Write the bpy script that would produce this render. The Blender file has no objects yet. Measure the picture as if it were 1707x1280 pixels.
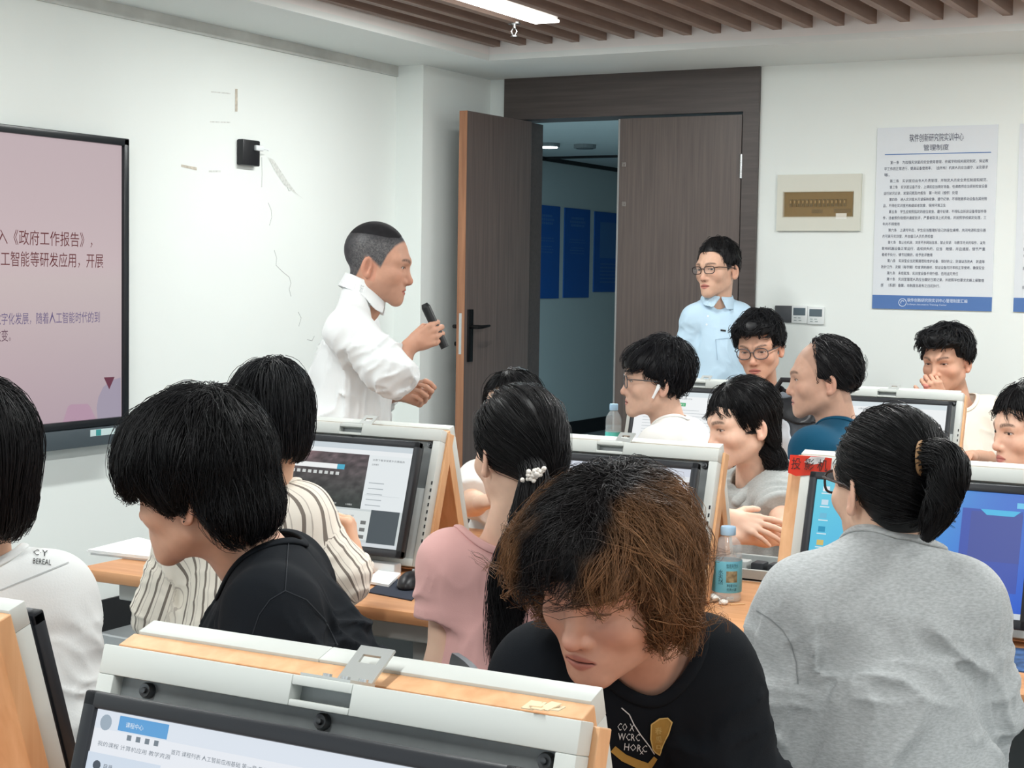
import bpy, bmesh, math, random
import numpy as np
from mathutils import Vector, Matrix

# ------------------------------------------------------------------ camera, world, light, exposure
K = 0.93                       # metres per calibration unit
CAMZ = 1.47
FPX = 2708.7                   # focal length in pixels of a 1707 x 1280 frame
scene = bpy.context.scene
col = scene.collection


def cam_axes(yaw, pitch, roll):
    f = np.array([-math.sin(yaw) * math.cos(pitch), math.cos(yaw) * math.cos(pitch), -math.sin(pitch)])
    r = np.array([math.cos(yaw), math.sin(yaw), 0.0])
    u = np.cross(r, f)
    c, s = math.cos(roll), math.sin(roll)
    return c * r + s * u, -s * r + c * u, f


CR, CU, CF = cam_axes(math.radians(28.70325), math.radians(3.76298), math.radians(0.93750))
CAM = np.array([0.0, 0.0, CAMZ])
cd = bpy.data.cameras.new('camera')
cd.sensor_fit = 'HORIZONTAL'
cd.sensor_width = 36.0
cd.lens = FPX / 1707.0 * 36.0
cd.clip_start = 0.05
camo = bpy.data.objects.new('camera', cd)
col.objects.link(camo)
camo.matrix_world = Matrix(((CR[0], CU[0], -CF[0], 0), (CR[1], CU[1], -CF[1], 0), (CR[2], CU[2], -CF[2], CAMZ), (0, 0, 0, 1)))
scene.camera = camo

wd = bpy.data.worlds.new('daylight')
scene.world = wd
wd.use_nodes = True
wd.node_tree.nodes['Background'].inputs[0].default_value = (0.90, 0.97, 1.0, 1)
wd.node_tree.nodes['Background'].inputs[1].default_value = 0.78

vs = scene.view_settings
vs.view_transform = 'Standard'
vs.look = 'None'
vs.gamma = 1.0
vs.use_curve_mapping = False
vs.exposure = 0.55
try:
    scene.cycles.use_denoising = True
    scene.cycles.max_bounces = 8
    scene.cycles.transparent_max_bounces = 12
    scene.cycles.sample_clamp_indirect = 6.0
except Exception:
    pass


def ray(px, py):
    return CF + (px - 853.5) / FPX * CR - (py - 640.0) / FPX * CU


def atD(px, py, depth):
    return CAM + ray(px, py) * depth


def atX(px, py, X):
    d = ray(px, py)
    return CAM + d * (X / d[0])


def atY(px, py, Y):
    d = ray(px, py)
    return CAM + d * (Y / d[1])


def atZ(px, py, Z):
    d = ray(px, py)
    return CAM + d * ((Z - CAMZ) / d[2])


def area_light(name, loc, sx, sy, energy, color=(1, 1, 1), rot=(0, 0, 0)):
    L = bpy.data.lights.new(name, 'AREA')
    L.shape = 'RECTANGLE'
    L.size, L.size_y = sx, sy
    L.energy = energy
    L.color = color
    o = bpy.data.objects.new(name, L)
    o.location = loc
    o.rotation_euler = rot
    col.objects.link(o)
    return o


# ceiling lamp positions (x, y centre) shared by the lamp bodies and their light
LAMP_L = 1.2
LAMPS = []
for lx in (-3.41, -1.22, 0.98):
    for ly in (5.90, 3.2, 0.5):
        LAMPS.append((lx, ly))
SLAT_Z = CAMZ + K * 1.224
for (lx, ly) in LAMPS:
    area_light('lamp_light', (lx, ly, SLAT_Z - 0.012), 0.11, LAMP_L - 0.04, 19.5 if lx < -2 else (31.0 if ly > 5 else 21.0), (0.97, 1.0, 0.985))
area_light('corridor_light', (-4.6, 9.2, 2.45), 0.5, 0.3, 80.0, (0.62, 0.85, 0.95))


# ------------------------------------------------------------------ materials
def lin(r, g, b):
    def f(c):
        c = c / 255.0
        return c / 12.92 if c <= 0.04045 else ((c + 0.055) / 1.055) ** 2.4
    return (f(r), f(g), f(b))


_mats = {}


def mat(name, rgb=(200, 200, 200), rough=0.5, metal=0.0, spec=0.5, attr=None, bump=None, var=None, sheen=0.0,
        emit=0.0, trans=0.0, ior=1.45, alpha=1.0, sss=0.0, coat=0.0, noise_coords='Object'):
    """Principled material; bump=(scale, strength, distance); var=(scale, amount) brightness mottling; attr=vertex colour"""
    if name in _mats:
        return _mats[name]
    m = bpy.data.materials.new(name)
    m.use_nodes = True
    nt = m.node_tree
    b = nt.nodes['Principled BSDF']
    b.inputs['Base Color'].default_value = (*lin(*rgb), 1)
    b.inputs['Roughness'].default_value = rough
    b.inputs['Metallic'].default_value = metal
    b.inputs['Specular IOR Level'].default_value = spec
    b.inputs['IOR'].default_value = ior
    if trans:
        b.inputs['Transmission Weight'].default_value = trans
    if alpha < 1:
        b.inputs['Alpha'].default_value = alpha
    if sheen:
        b.inputs['Sheen Weight'].default_value = sheen
    if coat:
        b.inputs['Coat Weight'].default_value = coat
    if sss:
        b.inputs['Subsurface Weight'].default_value = sss
        b.inputs['Subsurface Radius'].default_value = (0.012, 0.005, 0.003)
        b.inputs['Subsurface Scale'].default_value = 0.5
    csock = None
    if attr:
        a = nt.nodes.new('ShaderNodeAttribute')
        a.attribute_name = attr
        csock = a.outputs['Color']
    tc = None
    if bump or var:
        tc = nt.nodes.new('ShaderNodeTexCoord')
    if var:
        n = nt.nodes.new('ShaderNodeTexNoise')
        sc_, amt = var[0], var[1]
        n.inputs['Scale'].default_value = 1.0
        n.inputs['Detail'].default_value = 4
        mp = nt.nodes.new('ShaderNodeMapping')
        mp.inputs['Scale'].default_value = sc_ if isinstance(sc_, tuple) else (sc_,) * 3
        nt.links.new(tc.outputs[noise_coords], mp.inputs[0])
        nt.links.new(mp.outputs[0], n.inputs['Vector'])
        mr = nt.nodes.new('ShaderNodeMapRange')
        mr.inputs['From Min'].default_value = 0.3
        mr.inputs['From Max'].default_value = 0.7
        mr.inputs['To Min'].default_value = 1 - amt
        mr.inputs['To Max'].default_value = 1 + amt
        nt.links.new(n.outputs['Fac'], mr.inputs['Value'])
        mx = nt.nodes.new('ShaderNodeVectorMath')
        mx.operation = 'SCALE'
        if csock is None:
            mx.inputs[0].default_value = lin(*rgb)
        else:
            nt.links.new(csock, mx.inputs[0])
        nt.links.new(mr.outputs[0], mx.inputs['Scale'])
        csock = mx.outputs[0]
    if csock is not None:
        nt.links.new(csock, b.inputs['Base Color'])
    if bump:
        n = nt.nodes.new('ShaderNodeTexNoise')
        n.inputs['Detail'].default_value = 3
        n.inputs['Scale'].default_value = 1.0
        mp = nt.nodes.new('ShaderNodeMapping')
        mp.inputs['Scale'].default_value = bump[0] if isinstance(bump[0], tuple) else (bump[0],) * 3
        nt.links.new(tc.outputs[noise_coords], mp.inputs[0])
        nt.links.new(mp.outputs[0], n.inputs['Vector'])
        bp = nt.nodes.new('ShaderNodeBump')
        bp.inputs['Strength'].default_value = bump[1]
        bp.inputs['Distance'].default_value = bump[2]
        nt.links.new(n.outputs['Fac'], bp.inputs['Height'])
        nt.links.new(bp.outputs[0], b.inputs['Normal'])
    if emit:
        b.inputs['Emission Strength'].default_value = emit
        if csock is not None:
            nt.links.new(csock, b.inputs['Emission Color'])
        else:
            b.inputs['Emission Color'].default_value = (*lin(*rgb), 1)
    _mats[name] = m
    return m


def mat_screen(name, strength, rough=0.35):
    """a lit display: shows its vertex colours as light, with a dark glass body"""
    m = bpy.data.materials.new(name)
    m.use_nodes = True
    nt = m.node_tree
    b = nt.nodes['Principled BSDF']
    b.inputs['Base Color'].default_value = (0.01, 0.01, 0.012, 1)
    b.inputs['Roughness'].default_value = rough
    b.inputs['Specular IOR Level'].default_value = 0.3
    a = nt.nodes.new('ShaderNodeAttribute')
    a.attribute_name = 'Col'
    nt.links.new(a.outputs['Color'], b.inputs['Emission Color'])
    b.inputs['Emission Strength'].default_value = strength
    return m


def mat_wood(name, c1, c2, scale=(3, 60, 60), rough=0.45, bump=0.05):
    m = bpy.data.materials.new(name)
    m.use_nodes = True
    nt = m.node_tree
    b = nt.nodes['Principled BSDF']
    tc = nt.nodes.new('ShaderNodeTexCoord')
    mp = nt.nodes.new('ShaderNodeMapping')
    mp.inputs['Scale'].default_value = scale
    n = nt.nodes.new('ShaderNodeTexNoise')
    n.inputs['Scale'].default_value = 1.0
    n.inputs['Detail'].default_value = 5
    n.inputs['Distortion'].default_value = 0.4
    r = nt.nodes.new('ShaderNodeValToRGB')
    r.color_ramp.elements[0].position = 0.3
    r.color_ramp.elements[1].position = 0.72
    r.color_ramp.elements[0].color = (*lin(*c1), 1)
    r.color_ramp.elements[1].color = (*lin(*c2), 1)
    nt.links.new(tc.outputs['Object'], mp.inputs[0])
    nt.links.new(mp.outputs[0], n.inputs['Vector'])
    nt.links.new(n.outputs['Fac'], r.inputs[0])
    nt.links.new(r.outputs[0], b.inputs['Base Color'])
    bp = nt.nodes.new('ShaderNodeBump')
    bp.inputs['Strength'].default_value = bump
    bp.inputs['Distance'].default_value = 0.002
    nt.links.new(n.outputs['Fac'], bp.inputs['Height'])
    nt.links.new(bp.outputs[0], b.inputs['Normal'])
    b.inputs['Roughness'].default_value = rough
    _mats[name] = m
    return m


# ------------------------------------------------------------------ object helpers
def tag(o, label=None, cat=None, group=None, kind=None):
    if label:
        o['label'] = label
    if cat:
        o['category'] = cat
    if group:
        o['group'] = group
    if kind:
        o['kind'] = kind
    return o


def thing(name, label, cat, loc=(0, 0, 0), rotz=0.0, group=None):
    o = bpy.data.objects.new(name, None)
    o.empty_display_size = 0.1
    col.objects.link(o)
    o.location = loc
    o.rotation_euler = (0, 0, rotz)
    return tag(o, label, cat, group)


def link_mesh(name, me, material=None, parent=None, loc=None):
    o = bpy.data.objects.new(name, me)
    col.objects.link(o)
    if material is not None:
        me.materials.append(material)
    if parent is not None:
        o.parent = parent
    if loc is not None:
        o.location = loc
    return o


def mesh_np(name, V, Q, colr=None, smooth=True, attrs=None):
    me = bpy.data.meshes.new(name)
    V = np.ascontiguousarray(V, dtype=np.float32)
    Q = np.ascontiguousarray(Q, dtype=np.int32)
    k = Q.shape[1]
    me.vertices.add(len(V))
    me.vertices.foreach_set('co', V.ravel())
    me.loops.add(Q.size)
    me.loops.foreach_set('vertex_index', Q.ravel())
    me.polygons.add(len(Q))
    me.polygons.foreach_set('loop_start', np.arange(0, Q.size, k, dtype=np.int32))
    me.polygons.foreach_set('loop_total', np.full(len(Q), k, dtype=np.int32))
    if smooth:
        me.polygons.foreach_set('use_smooth', np.ones(len(Q), dtype=bool))
    if colr is not None:
        a = me.attributes.new('Col', 'FLOAT_COLOR', 'POINT')
        c4 = np.ones((len(V), 4), dtype=np.float32)
        c4[:, :3] = colr
        a.data.foreach_set('color', c4.ravel())
    if attrs:
        for an, av in attrs.items():
            a = me.attributes.new(an, 'FLOAT', 'POINT')
            a.data.foreach_set('value', np.ascontiguousarray(av, dtype=np.float32))
    me.update()
    me.validate()
    return me


class MB:
    """collects shapes into one mesh"""

    def __init__(self):
        self.bm = bmesh.new()

    def box(self, c, s, bevel=0.0, M=None, seg=2):
        r = bmesh.ops.create_cube(self.bm, size=1.0)
        vs_ = r['verts']
        mat_ = Matrix.Translation(c) @ Matrix.Diagonal((s[0], s[1], s[2], 1))
        if M is not None:
            mat_ = M @ mat_
        bmesh.ops.transform(self.bm, matrix=mat_, verts=vs_)
        if bevel:
            es = list({e for v in vs_ for e in v.link_edges})
            bmesh.ops.bevel(self.bm, geom=es, offset=bevel, segments=seg, affect='EDGES', profile=0.5)
        return self

    def b2(self, lo, hi, bevel=0.0, M=None):
        c = [(a + b) / 2 for a, b in zip(lo, hi)]
        s = [abs(b - a) for a, b in zip(lo, hi)]
        return self.box(c, s, bevel, M)

    def cyl(self, a, b, r1, r2=None, n=16, caps=True):
        a, b = Vector(a), Vector(b)
        d = b - a
        r = bmesh.ops.create_cone(self.bm, cap_ends=caps, segments=n, radius1=r1, radius2=r1 if r2 is None else r2, depth=d.length)
        q = d.to_track_quat('Z', 'Y').to_matrix().to_4x4()
        bmesh.ops.transform(self.bm, matrix=Matrix.Translation((a + b) / 2) @ q, verts=r['verts'])
        return self

    def tube(self, pts, r, n=8, closed=False):
        pts = [Vector(p) for p in pts]
        m = len(pts)
        rings = []
        prev = None
        for i, p in enumerate(pts):
            if closed:
                t = (pts[(i + 1) % m] - pts[i - 1]).normalized()
            else:
                t = (pts[min(i + 1, m - 1)] - pts[max(i - 1, 0)]).normalized()
            if prev is None:
                ref = Vector((0, 0, 1)) if abs(t.z) < 0.9 else Vector((1, 0, 0))
                nn = t.cross(ref).normalized()
            else:
                nn = (prev - t * prev.dot(t)).normalized()
            prev = nn
            bb = t.cross(nn)
            rr = r[i] if isinstance(r, (list, tuple)) else r
            rings.append([self.bm.verts.new(p + (nn * math.cos(2 * math.pi * k / n) + bb * math.sin(2 * math.pi * k / n)) * rr) for k in range(n)])
        for i in range(m if closed else m - 1):
            A, B = rings[i], rings[(i + 1) % m]
            for k in range(n):
                self.bm.faces.new((A[k], A[(k + 1) % n], B[(k + 1) % n], B[k]))
        if not closed:
            self.bm.faces.new(rings[0][::-1])
            self.bm.faces.new(rings[-1])
        return self

    def lathe(self, prof, n=28, M=None):
        rings = []
        for (r, z) in prof:
            if r < 1e-6:
                rings.append([self.bm.verts.new((0, 0, z))])
            else:
                rings.append([self.bm.verts.new((r * math.cos(2 * math.pi * k / n), r * math.sin(2 * math.pi * k / n), z)) for k in range(n)])
        for A, B in zip(rings[:-1], rings[1:]):
            for k in range(n):
                if len(A) == 1 and len(B) == 1:
                    continue
                if len(A) == 1:
                    self.bm.faces.new((A[0], B[(k + 1) % n], B[k]))
                elif len(B) == 1:
                    self.bm.faces.new((A[k], A[(k + 1) % n], B[0]))
                else:
                    self.bm.faces.new((A[k], A[(k + 1) % n], B[(k + 1) % n], B[k]))
        if M is not None:
            bmesh.ops.transform(self.bm, matrix=M, verts=[v for R in rings for v in R])
        return self

    def prism(self, poly, axis, lo, hi, bevel=0.0):
        """extrude a 2D polygon (list of (u, v)) along axis 0/1/2 from lo to hi"""
        def mk(u, v, t):
            return [(t, u, v), (u, t, v), (u, v, t)][axis]
        A = [self.bm.verts.new(mk(u, v, lo)) for u, v in poly]
        B = [self.bm.verts.new(mk(u, v, hi)) for u, v in poly]
        n = len(poly)
        fs = [self.bm.faces.new(A[::-1]), self.bm.faces.new(B)]
        for k in range(n):
            fs.append(self.bm.faces.new((A[k], A[(k + 1) % n], B[(k + 1) % n], B[k])))
        if bevel:
            es = list({e for f in fs for e in f.edges})
            bmesh.ops.bevel(self.bm, geom=es, offset=bevel, segments=2, affect='EDGES', profile=0.5)
        return self

    def quad(self, a, b, c, d):
        self.bm.faces.new([self.bm.verts.new(p) for p in (a, b, c, d)])
        return self

    def xf(self, M):
        bmesh.ops.transform(self.bm, matrix=M, verts=self.bm.verts)
        return self

    def build(self, name, material, parent=None, smooth=False, loc=None):
        bmesh.ops.recalc_face_normals(self.bm, faces=self.bm.faces)
        me = bpy.data.meshes.new(name)
        self.bm.to_mesh(me)
        self.bm.free()
        if smooth:
            for p in me.polygons:
                p.use_smooth = True
            try:
                me.set_sharp_from_angle(angle=math.radians(38))
            except Exception:
                pass
        return link_mesh(name, me, material, parent, loc)


def dup(root, loc, rotz=None, label=None, group=None):
    r = root.copy()
    col.objects.link(r)
    r.location = loc
    if rotz is not None:
        r.rotation_euler = (0, 0, rotz)
    if label:
        r['label'] = label
    if group:
        r['group'] = group
    for ch in list(root.children):
        c = ch.copy()
        col.objects.link(c)
        c.parent = r
        for g in list(ch.children):
            d = g.copy()
            col.objects.link(d)
            d.parent = c
    return r


def text_mesh_data(s, size, align='LEFT', res=1):
    """vertices (x, y) and faces of a line of text"""
    cu = bpy.data.curves.new('txt', 'FONT')
    cu.body = s
    cu.size = size
    cu.align_x = align
    cu.resolution_u = res
    o = bpy.data.objects.new('txt', cu)
    col.objects.link(o)
    dg = bpy.context.evaluated_depsgraph_get()
    me = bpy.data.meshes.new_from_object(o.evaluated_get(dg))
    V = np.array([v.co[:] for v in me.vertices]) if len(me.vertices) else np.zeros((0, 3))
    Fc = [tuple(p.vertices) for p in me.polygons]
    bpy.data.objects.remove(o)
    bpy.data.curves.remove(cu)
    bpy.data.meshes.remove(me)
    return V, Fc


def text_obj(name, lines, M, material, parent=None):
    """lines: (string, x, y, size, align[, squeeze to width]); all in one flat mesh placed by matrix M"""
    verts, faces = [], []
    for ln in lines:
        s, x, y, size, al = ln[:5]
        V, Fc = text_mesh_data(s, size, 'LEFT')
        if not len(V):
            continue
        w = V[:, 0].max() - V[:, 0].min()
        sx = 1.0
        if len(ln) > 5 and ln[5]:
            sx = ln[5] / max(w, 1e-6)
        X = (V[:, 0] - V[:, 0].min()) * sx
        if al == 'CENTER':
            X = X - w * sx / 2
        elif al == 'RIGHT':
            X = X - w * sx
        b = len(verts)
        for (xx, yy) in zip(X + x, V[:, 1] + y):
            verts.append(tuple(M @ Vector((xx, yy, 0))))
        faces += [tuple(b + i for i in f) for f in Fc]
    me = bpy.data.meshes.new(name)
    me.from_pydata(verts, [], faces)
    me.update()
    return link_mesh(name, me, material, parent)


class Scr:
    """a display's picture: coloured patches and text in a unit frame, one flat mesh; (0,0) is bottom left"""

    def __init__(self, W, H):
        self.W, self.H = W, H
        self.v, self.f, self.c = [], [], []
        self.layer = 0

    def rect(self, x0, y0, x1, y1, c, c2=None, c3=None, c4=None):
        """corner colours: bottom-left, bottom-right, top-right, top-left (sRGB 0-255)"""
        b = len(self.v)
        z = self.layer * 0.00012
        self.layer += 1
        self.v += [(x0 * self.W, y0 * self.H, z), (x1 * self.W, y0 * self.H, z), (x1 * self.W, y1 * self.H, z), (x0 * self.W, y1 * self.H, z)]
        self.f.append((b, b + 1, b + 2, b + 3))
        cs = (c, c2 or c, c3 or c2 or c, c4 or c)
        self.c += [lin(*q) for q in cs]

    def poly(self, pts, c):
        b = len(self.v)
        z = self.layer * 0.00012
        self.layer += 1
        self.v += [(x * self.W, y * self.H, z) for x, y in pts]
        self.f.append(tuple(range(b, b + len(pts))))
        self.c += [lin(*c)] * len(pts)

    def grid(self, x0, y0, x1, y1, nx, ny, fn):
        b = len(self.v)
        z = self.layer * 0.00012
        self.layer += 1
        for j in range(ny + 1):
            for i in range(nx + 1):
                u, w = i / nx, j / ny
                self.v.append(((x0 + (x1 - x0) * u) * self.W, (y0 + (y1 - y0) * w) * self.H, z))
                self.c.append(lin(*[max(0, min(255, t)) for t in fn(u, w)]))
        for j in range(ny):
            for i in range(nx):
                q = b + j * (nx + 1) + i
                self.f.append((q, q + 1, q + nx + 2, q + nx + 1))

    def text(self, s, x, y, size, c, width=None):
        V, Fc = text_mesh_data(s, size * self.H)
        if not len(V):
            return
        b = len(self.v)
        z = self.layer * 0.00012
        self.layer += 1
        mn = V[:, 0].min()
        sx = 1.0 if not width else width * self.W / max(V[:, 0].max() - mn, 1e-6)
        for p in V:
            self.v.append(((p[0] - mn) * sx + x * self.W, p[1] + y * self.H, z))
        self.f += [tuple(b + i for i in f) for f in Fc]
        self.c += [lin(*c)] * len(V)

    def build(self, name, material, M, parent):
        me = bpy.data.meshes.new(name)
        me.from_pydata([tuple(M @ Vector(p)) for p in self.v], [], self.f)
        a = me.attributes.new('Col', 'FLOAT_COLOR', 'POINT')
        c4 = np.ones((len(self.v), 4), dtype=np.float32)
        c4[:, :3] = np.array(self.c)
        a.data.foreach_set('color', c4.ravel())
        me.update()
        return link_mesh(name, me, material, parent)
# ------------------------------------------------------------------ implicit surfaces -> meshes
def smin(a, b, k):
    h = np.maximum(k - np.abs(a - b), 0) / k
    return np.minimum(a, b) - h * h * (k * 0.25)


def smax(a, b, k):
    return -smin(-a, -b, k)


def ell(p, c, r, R=None):
    q = p - np.asarray(c, dtype=np.float32)
    if R is not None:
        q = q @ R
    r = np.asarray(r, dtype=np.float32)
    k0 = np.sqrt(((q / r) ** 2).sum(1))
    k1 = np.sqrt(((q / (r * r)) ** 2).sum(1)) + 1e-9
    return k0 * (k0 - 1) / k1


def sph(p, c, r):
    return np.sqrt(((p - np.asarray(c, dtype=np.float32)) ** 2).sum(1)) - r


def rc(p, a, b, ra, rb):
    a = np.asarray(a, dtype=np.float32)
    b = np.asarray(b, dtype=np.float32)
    ba = b - a
    t = np.clip(((p - a) @ ba) / max(float(ba @ ba), 1e-9), 0, 1)
    d = p - a - t[:, None] * ba
    return np.sqrt((d * d).sum(1)) - (ra + t * (rb - ra))


def rct(p, a, b):
    a = np.asarray(a, dtype=np.float32)
    ba = np.asarray(b, dtype=np.float32) - a
    return ((p - a) @ ba) / max(float(ba @ ba), 1e-9)


def sstep(a, b, x):
    t = np.clip((x - a) / (b - a), 0, 1)
    return t * t * (3 - 2 * t)


def _hash(i, j, k, seed):
    h = (i * 374761393 + j * 668265263 + k * 2147483647 + seed * 974634777) & 0xffffffff
    h = ((h ^ (h >> 13)) * 1274126177) & 0xffffffff
    h = h ^ (h >> 16)
    return (h & 0xffff).astype(np.float32) / 32767.5 - 1.0


def vnoise(p, seed=0):
    p = np.asarray(p, dtype=np.float32)
    f = np.floor(p)
    i = f.astype(np.int64)
    t = p - f
    t = t * t * (3 - 2 * t)
    out = 0
    for dx in (0, 1):
        wx = t[:, 0] if dx else 1 - t[:, 0]
        for dy in (0, 1):
            wy = t[:, 1] if dy else 1 - t[:, 1]
            for dz in (0, 1):
                wz = t[:, 2] if dz else 1 - t[:, 2]
                out = out + wx * wy * wz * _hash(i[:, 0] + dx, i[:, 1] + dy, i[:, 2] + dz, seed)
    return out


def grid_axis(lo, hi, base, zones):
    t = lo
    out = [t]
    while t < hi:
        h = base
        for (a, b, r) in zones:
            if a - r <= t <= b:
                h = min(h, r)
        t += h
        out.append(t)
    return np.array(out, dtype=np.float32)


def mesh_sdf(fn, lo, hi, base, zones=(), proj=2):
    """fn(points Nx3) -> distances; zones: (lo, hi, step) boxes meshed finer. Returns vertices, quads."""
    ax = [grid_axis(lo[d], hi[d], base, [(z[0][d], z[1][d], z[2]) for z in zones]) for d in range(3)]
    n = [len(a) for a in ax]
    B = 4
    nb = [(m + B - 1) // B for m in n]

    def bc(d):
        c, h = [], []
        for i in range(nb[d]):
            a = ax[d][i * B]
            b = ax[d][min(n[d] - 1, i * B + B)]
            c.append((a + b) / 2)
            h.append((b - a) / 2)
        return np.array(c, dtype=np.float32), np.array(h, dtype=np.float32)
    C, H = zip(*[bc(d) for d in range(3)])
    gx, gy, gz = np.meshgrid(*C, indexing='ij')
    hx, hy, hz = np.meshgrid(*H, indexing='ij')
    cen = np.stack([gx.ravel(), gy.ravel(), gz.ravel()], 1)
    dc = np.concatenate([fn(cen[i:i + 200000]) for i in range(0, len(cen), 200000)]).reshape(nb)
    hd = np.sqrt(hx ** 2 + hy ** 2 + hz ** 2)
    act = np.abs(dc) <= hd * 1.25 + 0.006
    sg = np.where(dc < 0, -1.0, 1.0).astype(np.float32)
    F = np.repeat(np.repeat(np.repeat(sg, B, 0), B, 1), B, 2)[:n[0], :n[1], :n[2]].copy()
    bi = np.argwhere(act)
    o = np.stack(np.meshgrid(np.arange(B), np.arange(B), np.arange(B), indexing='ij'), -1).reshape(-1, 3)
    pi = (bi[:, None, :] * B + o[None]).reshape(-1, 3)
    ok = (pi[:, 0] < n[0]) & (pi[:, 1] < n[1]) & (pi[:, 2] < n[2])
    pi = pi[ok]
    for s in range(0, len(pi), 150000):
        q = pi[s:s + 150000]
        F[q[:, 0], q[:, 1], q[:, 2]] = fn(np.stack([ax[0][q[:, 0]], ax[1][q[:, 1]], ax[2][q[:, 2]]], 1))
    # closed at the border
    for d in range(3):
        sl = [slice(None)] * 3
        for e in (0, -1):
            sl[d] = e
            F[tuple(sl)] = np.maximum(F[tuple(sl)], 1e-3)
    S = F < 0
    cnt = np.zeros([m - 1 for m in n], dtype=np.uint8)
    for dx in (0, 1):
        for dy in (0, 1):
            for dz in (0, 1):
                cnt += S[dx:n[0] - 1 + dx, dy:n[1] - 1 + dy, dz:n[2] - 1 + dz]
    cells = np.argwhere((cnt > 0) & (cnt < 8))
    idx = np.full([m - 1 for m in n], -1, dtype=np.int32)
    idx[cells[:, 0], cells[:, 1], cells[:, 2]] = np.arange(len(cells))
    cor = np.array([(i, j, k) for i in (0, 1) for j in (0, 1) for k in (0, 1)])
    cv = np.stack([F[cells[:, 0] + c[0], cells[:, 1] + c[1], cells[:, 2] + c[2]] for c in cor], 1)
    acc = np.zeros((len(cells), 3), dtype=np.float32)
    num = np.zeros(len(cells), dtype=np.float32)
    for a in range(8):
        for b in range(a + 1, 8):
            if np.abs(cor[a] - cor[b]).sum() != 1:
                continue
            va, vb = cv[:, a], cv[:, b]
            m = (va < 0) != (vb < 0)
            t = np.where(m, va / np.where(m, va - vb, 1), 0)
            p = cor[a][None] + t[:, None] * (cor[b] - cor[a])[None]
            acc += np.where(m[:, None], p, 0)
            num += m
    loc = acc / np.maximum(num, 1)[:, None]
    V = np.zeros((len(cells), 3), dtype=np.float32)
    step = np.zeros(len(cells), dtype=np.float32)
    for d in range(3):
        a = ax[d][cells[:, d]]
        b = ax[d][cells[:, d] + 1]
        V[:, d] = a + (b - a) * loc[:, d]
        step = np.maximum(step, b - a)
    Q = []
    for d in range(3):
        e1, e2 = [(1, 2), (2, 0), (0, 1)][d]
        sl0 = [slice(None)] * 3
        sl1 = [slice(None)] * 3
        sl0[d] = slice(0, n[d] - 1)
        sl1[d] = slice(1, n[d])
        A, Bq = S[tuple(sl0)], S[tuple(sl1)]
        ed = np.argwhere(A != Bq)
        ed = ed[(ed[:, e1] > 0) & (ed[:, e2] > 0) & (ed[:, e1] < n[e1] - 1) & (ed[:, e2] < n[e2] - 1)]
        s = A[ed[:, 0], ed[:, 1], ed[:, 2]]
        def c(o1, o2):
            q = ed.copy()
            q[:, e1] += o1
            q[:, e2] += o2
            return idx[q[:, 0], q[:, 1], q[:, 2]]
        q = np.stack([c(-1, -1), c(0, -1), c(0, 0), c(-1, 0)], 1)
        q = np.where(s[:, None], q, q[:, ::-1])
        Q.append(q)
    Q = np.concatenate(Q)
    Q = Q[(Q >= 0).all(1)]
    for _ in range(proj):
        e = 0.0008
        d0 = fn(V)
        g = np.stack([fn(V + np.eye(3, dtype=np.float32)[i] * e) - d0 for i in range(3)], 1) / e
        g2 = np.maximum((g * g).sum(1), 0.25)
        mv = -(d0 / g2)[:, None] * g
        ln = np.sqrt((mv * mv).sum(1)) + 1e-9
        V = V + mv * np.minimum(1, 0.5 * step / ln)[:, None]
    return V, Q


def grad(fn, P, e=0.0015):
    d0 = fn(P)
    g = np.stack([fn(P + np.eye(3, dtype=np.float32)[i] * e) - d0 for i in range(3)], 1)
    return d0, g / (np.sqrt((g * g).sum(1))[:, None] + 1e-9)


def tubes_np(S, rad, cols=None, n=3):
    """S (N, P, 3) strand points, rad (N, P) radii, cols (N, P, 3) -> vertices, quads, colours"""
    N, P, _ = S.shape
    T = np.empty_like(S)
    T[:, 1:-1] = S[:, 2:] - S[:, :-2]
    T[:, 0] = S[:, 1] - S[:, 0]
    T[:, -1] = S[:, -1] - S[:, -2]
    T /= np.sqrt((T * T).sum(2, keepdims=True)) + 1e-9
    ref = np.array([0.31, 0.17, 0.93], dtype=np.float32)
    A = np.cross(T, ref)
    A /= np.sqrt((A * A).sum(2, keepdims=True)) + 1e-9
    Bv = np.cross(T, A)
    V = np.stack([S + (A * math.cos(2 * math.pi * k / n) + Bv * math.sin(2 * math.pi * k / n)) * rad[..., None] for k in range(n)], 2)
    base = np.arange(N)[:, None, None] * (P * n) + np.arange(P - 1)[None, :, None] * n
    k = np.arange(n)[None, None, :]
    k2 = (k + 1) % n
    Q = np.stack([base + k, base + k2, base + n + k2, base + n + k], -1).reshape(-1, 4)
    C = None if cols is None else np.repeat(cols[:, :, None, :], n, 2).reshape(-1, 3)
    return V.reshape(-1, 3), Q, C


# ------------------------------------------------------------------ heads
EYE = (0.0325, 0.068, -0.002)
EYE_R = 0.0150


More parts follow.
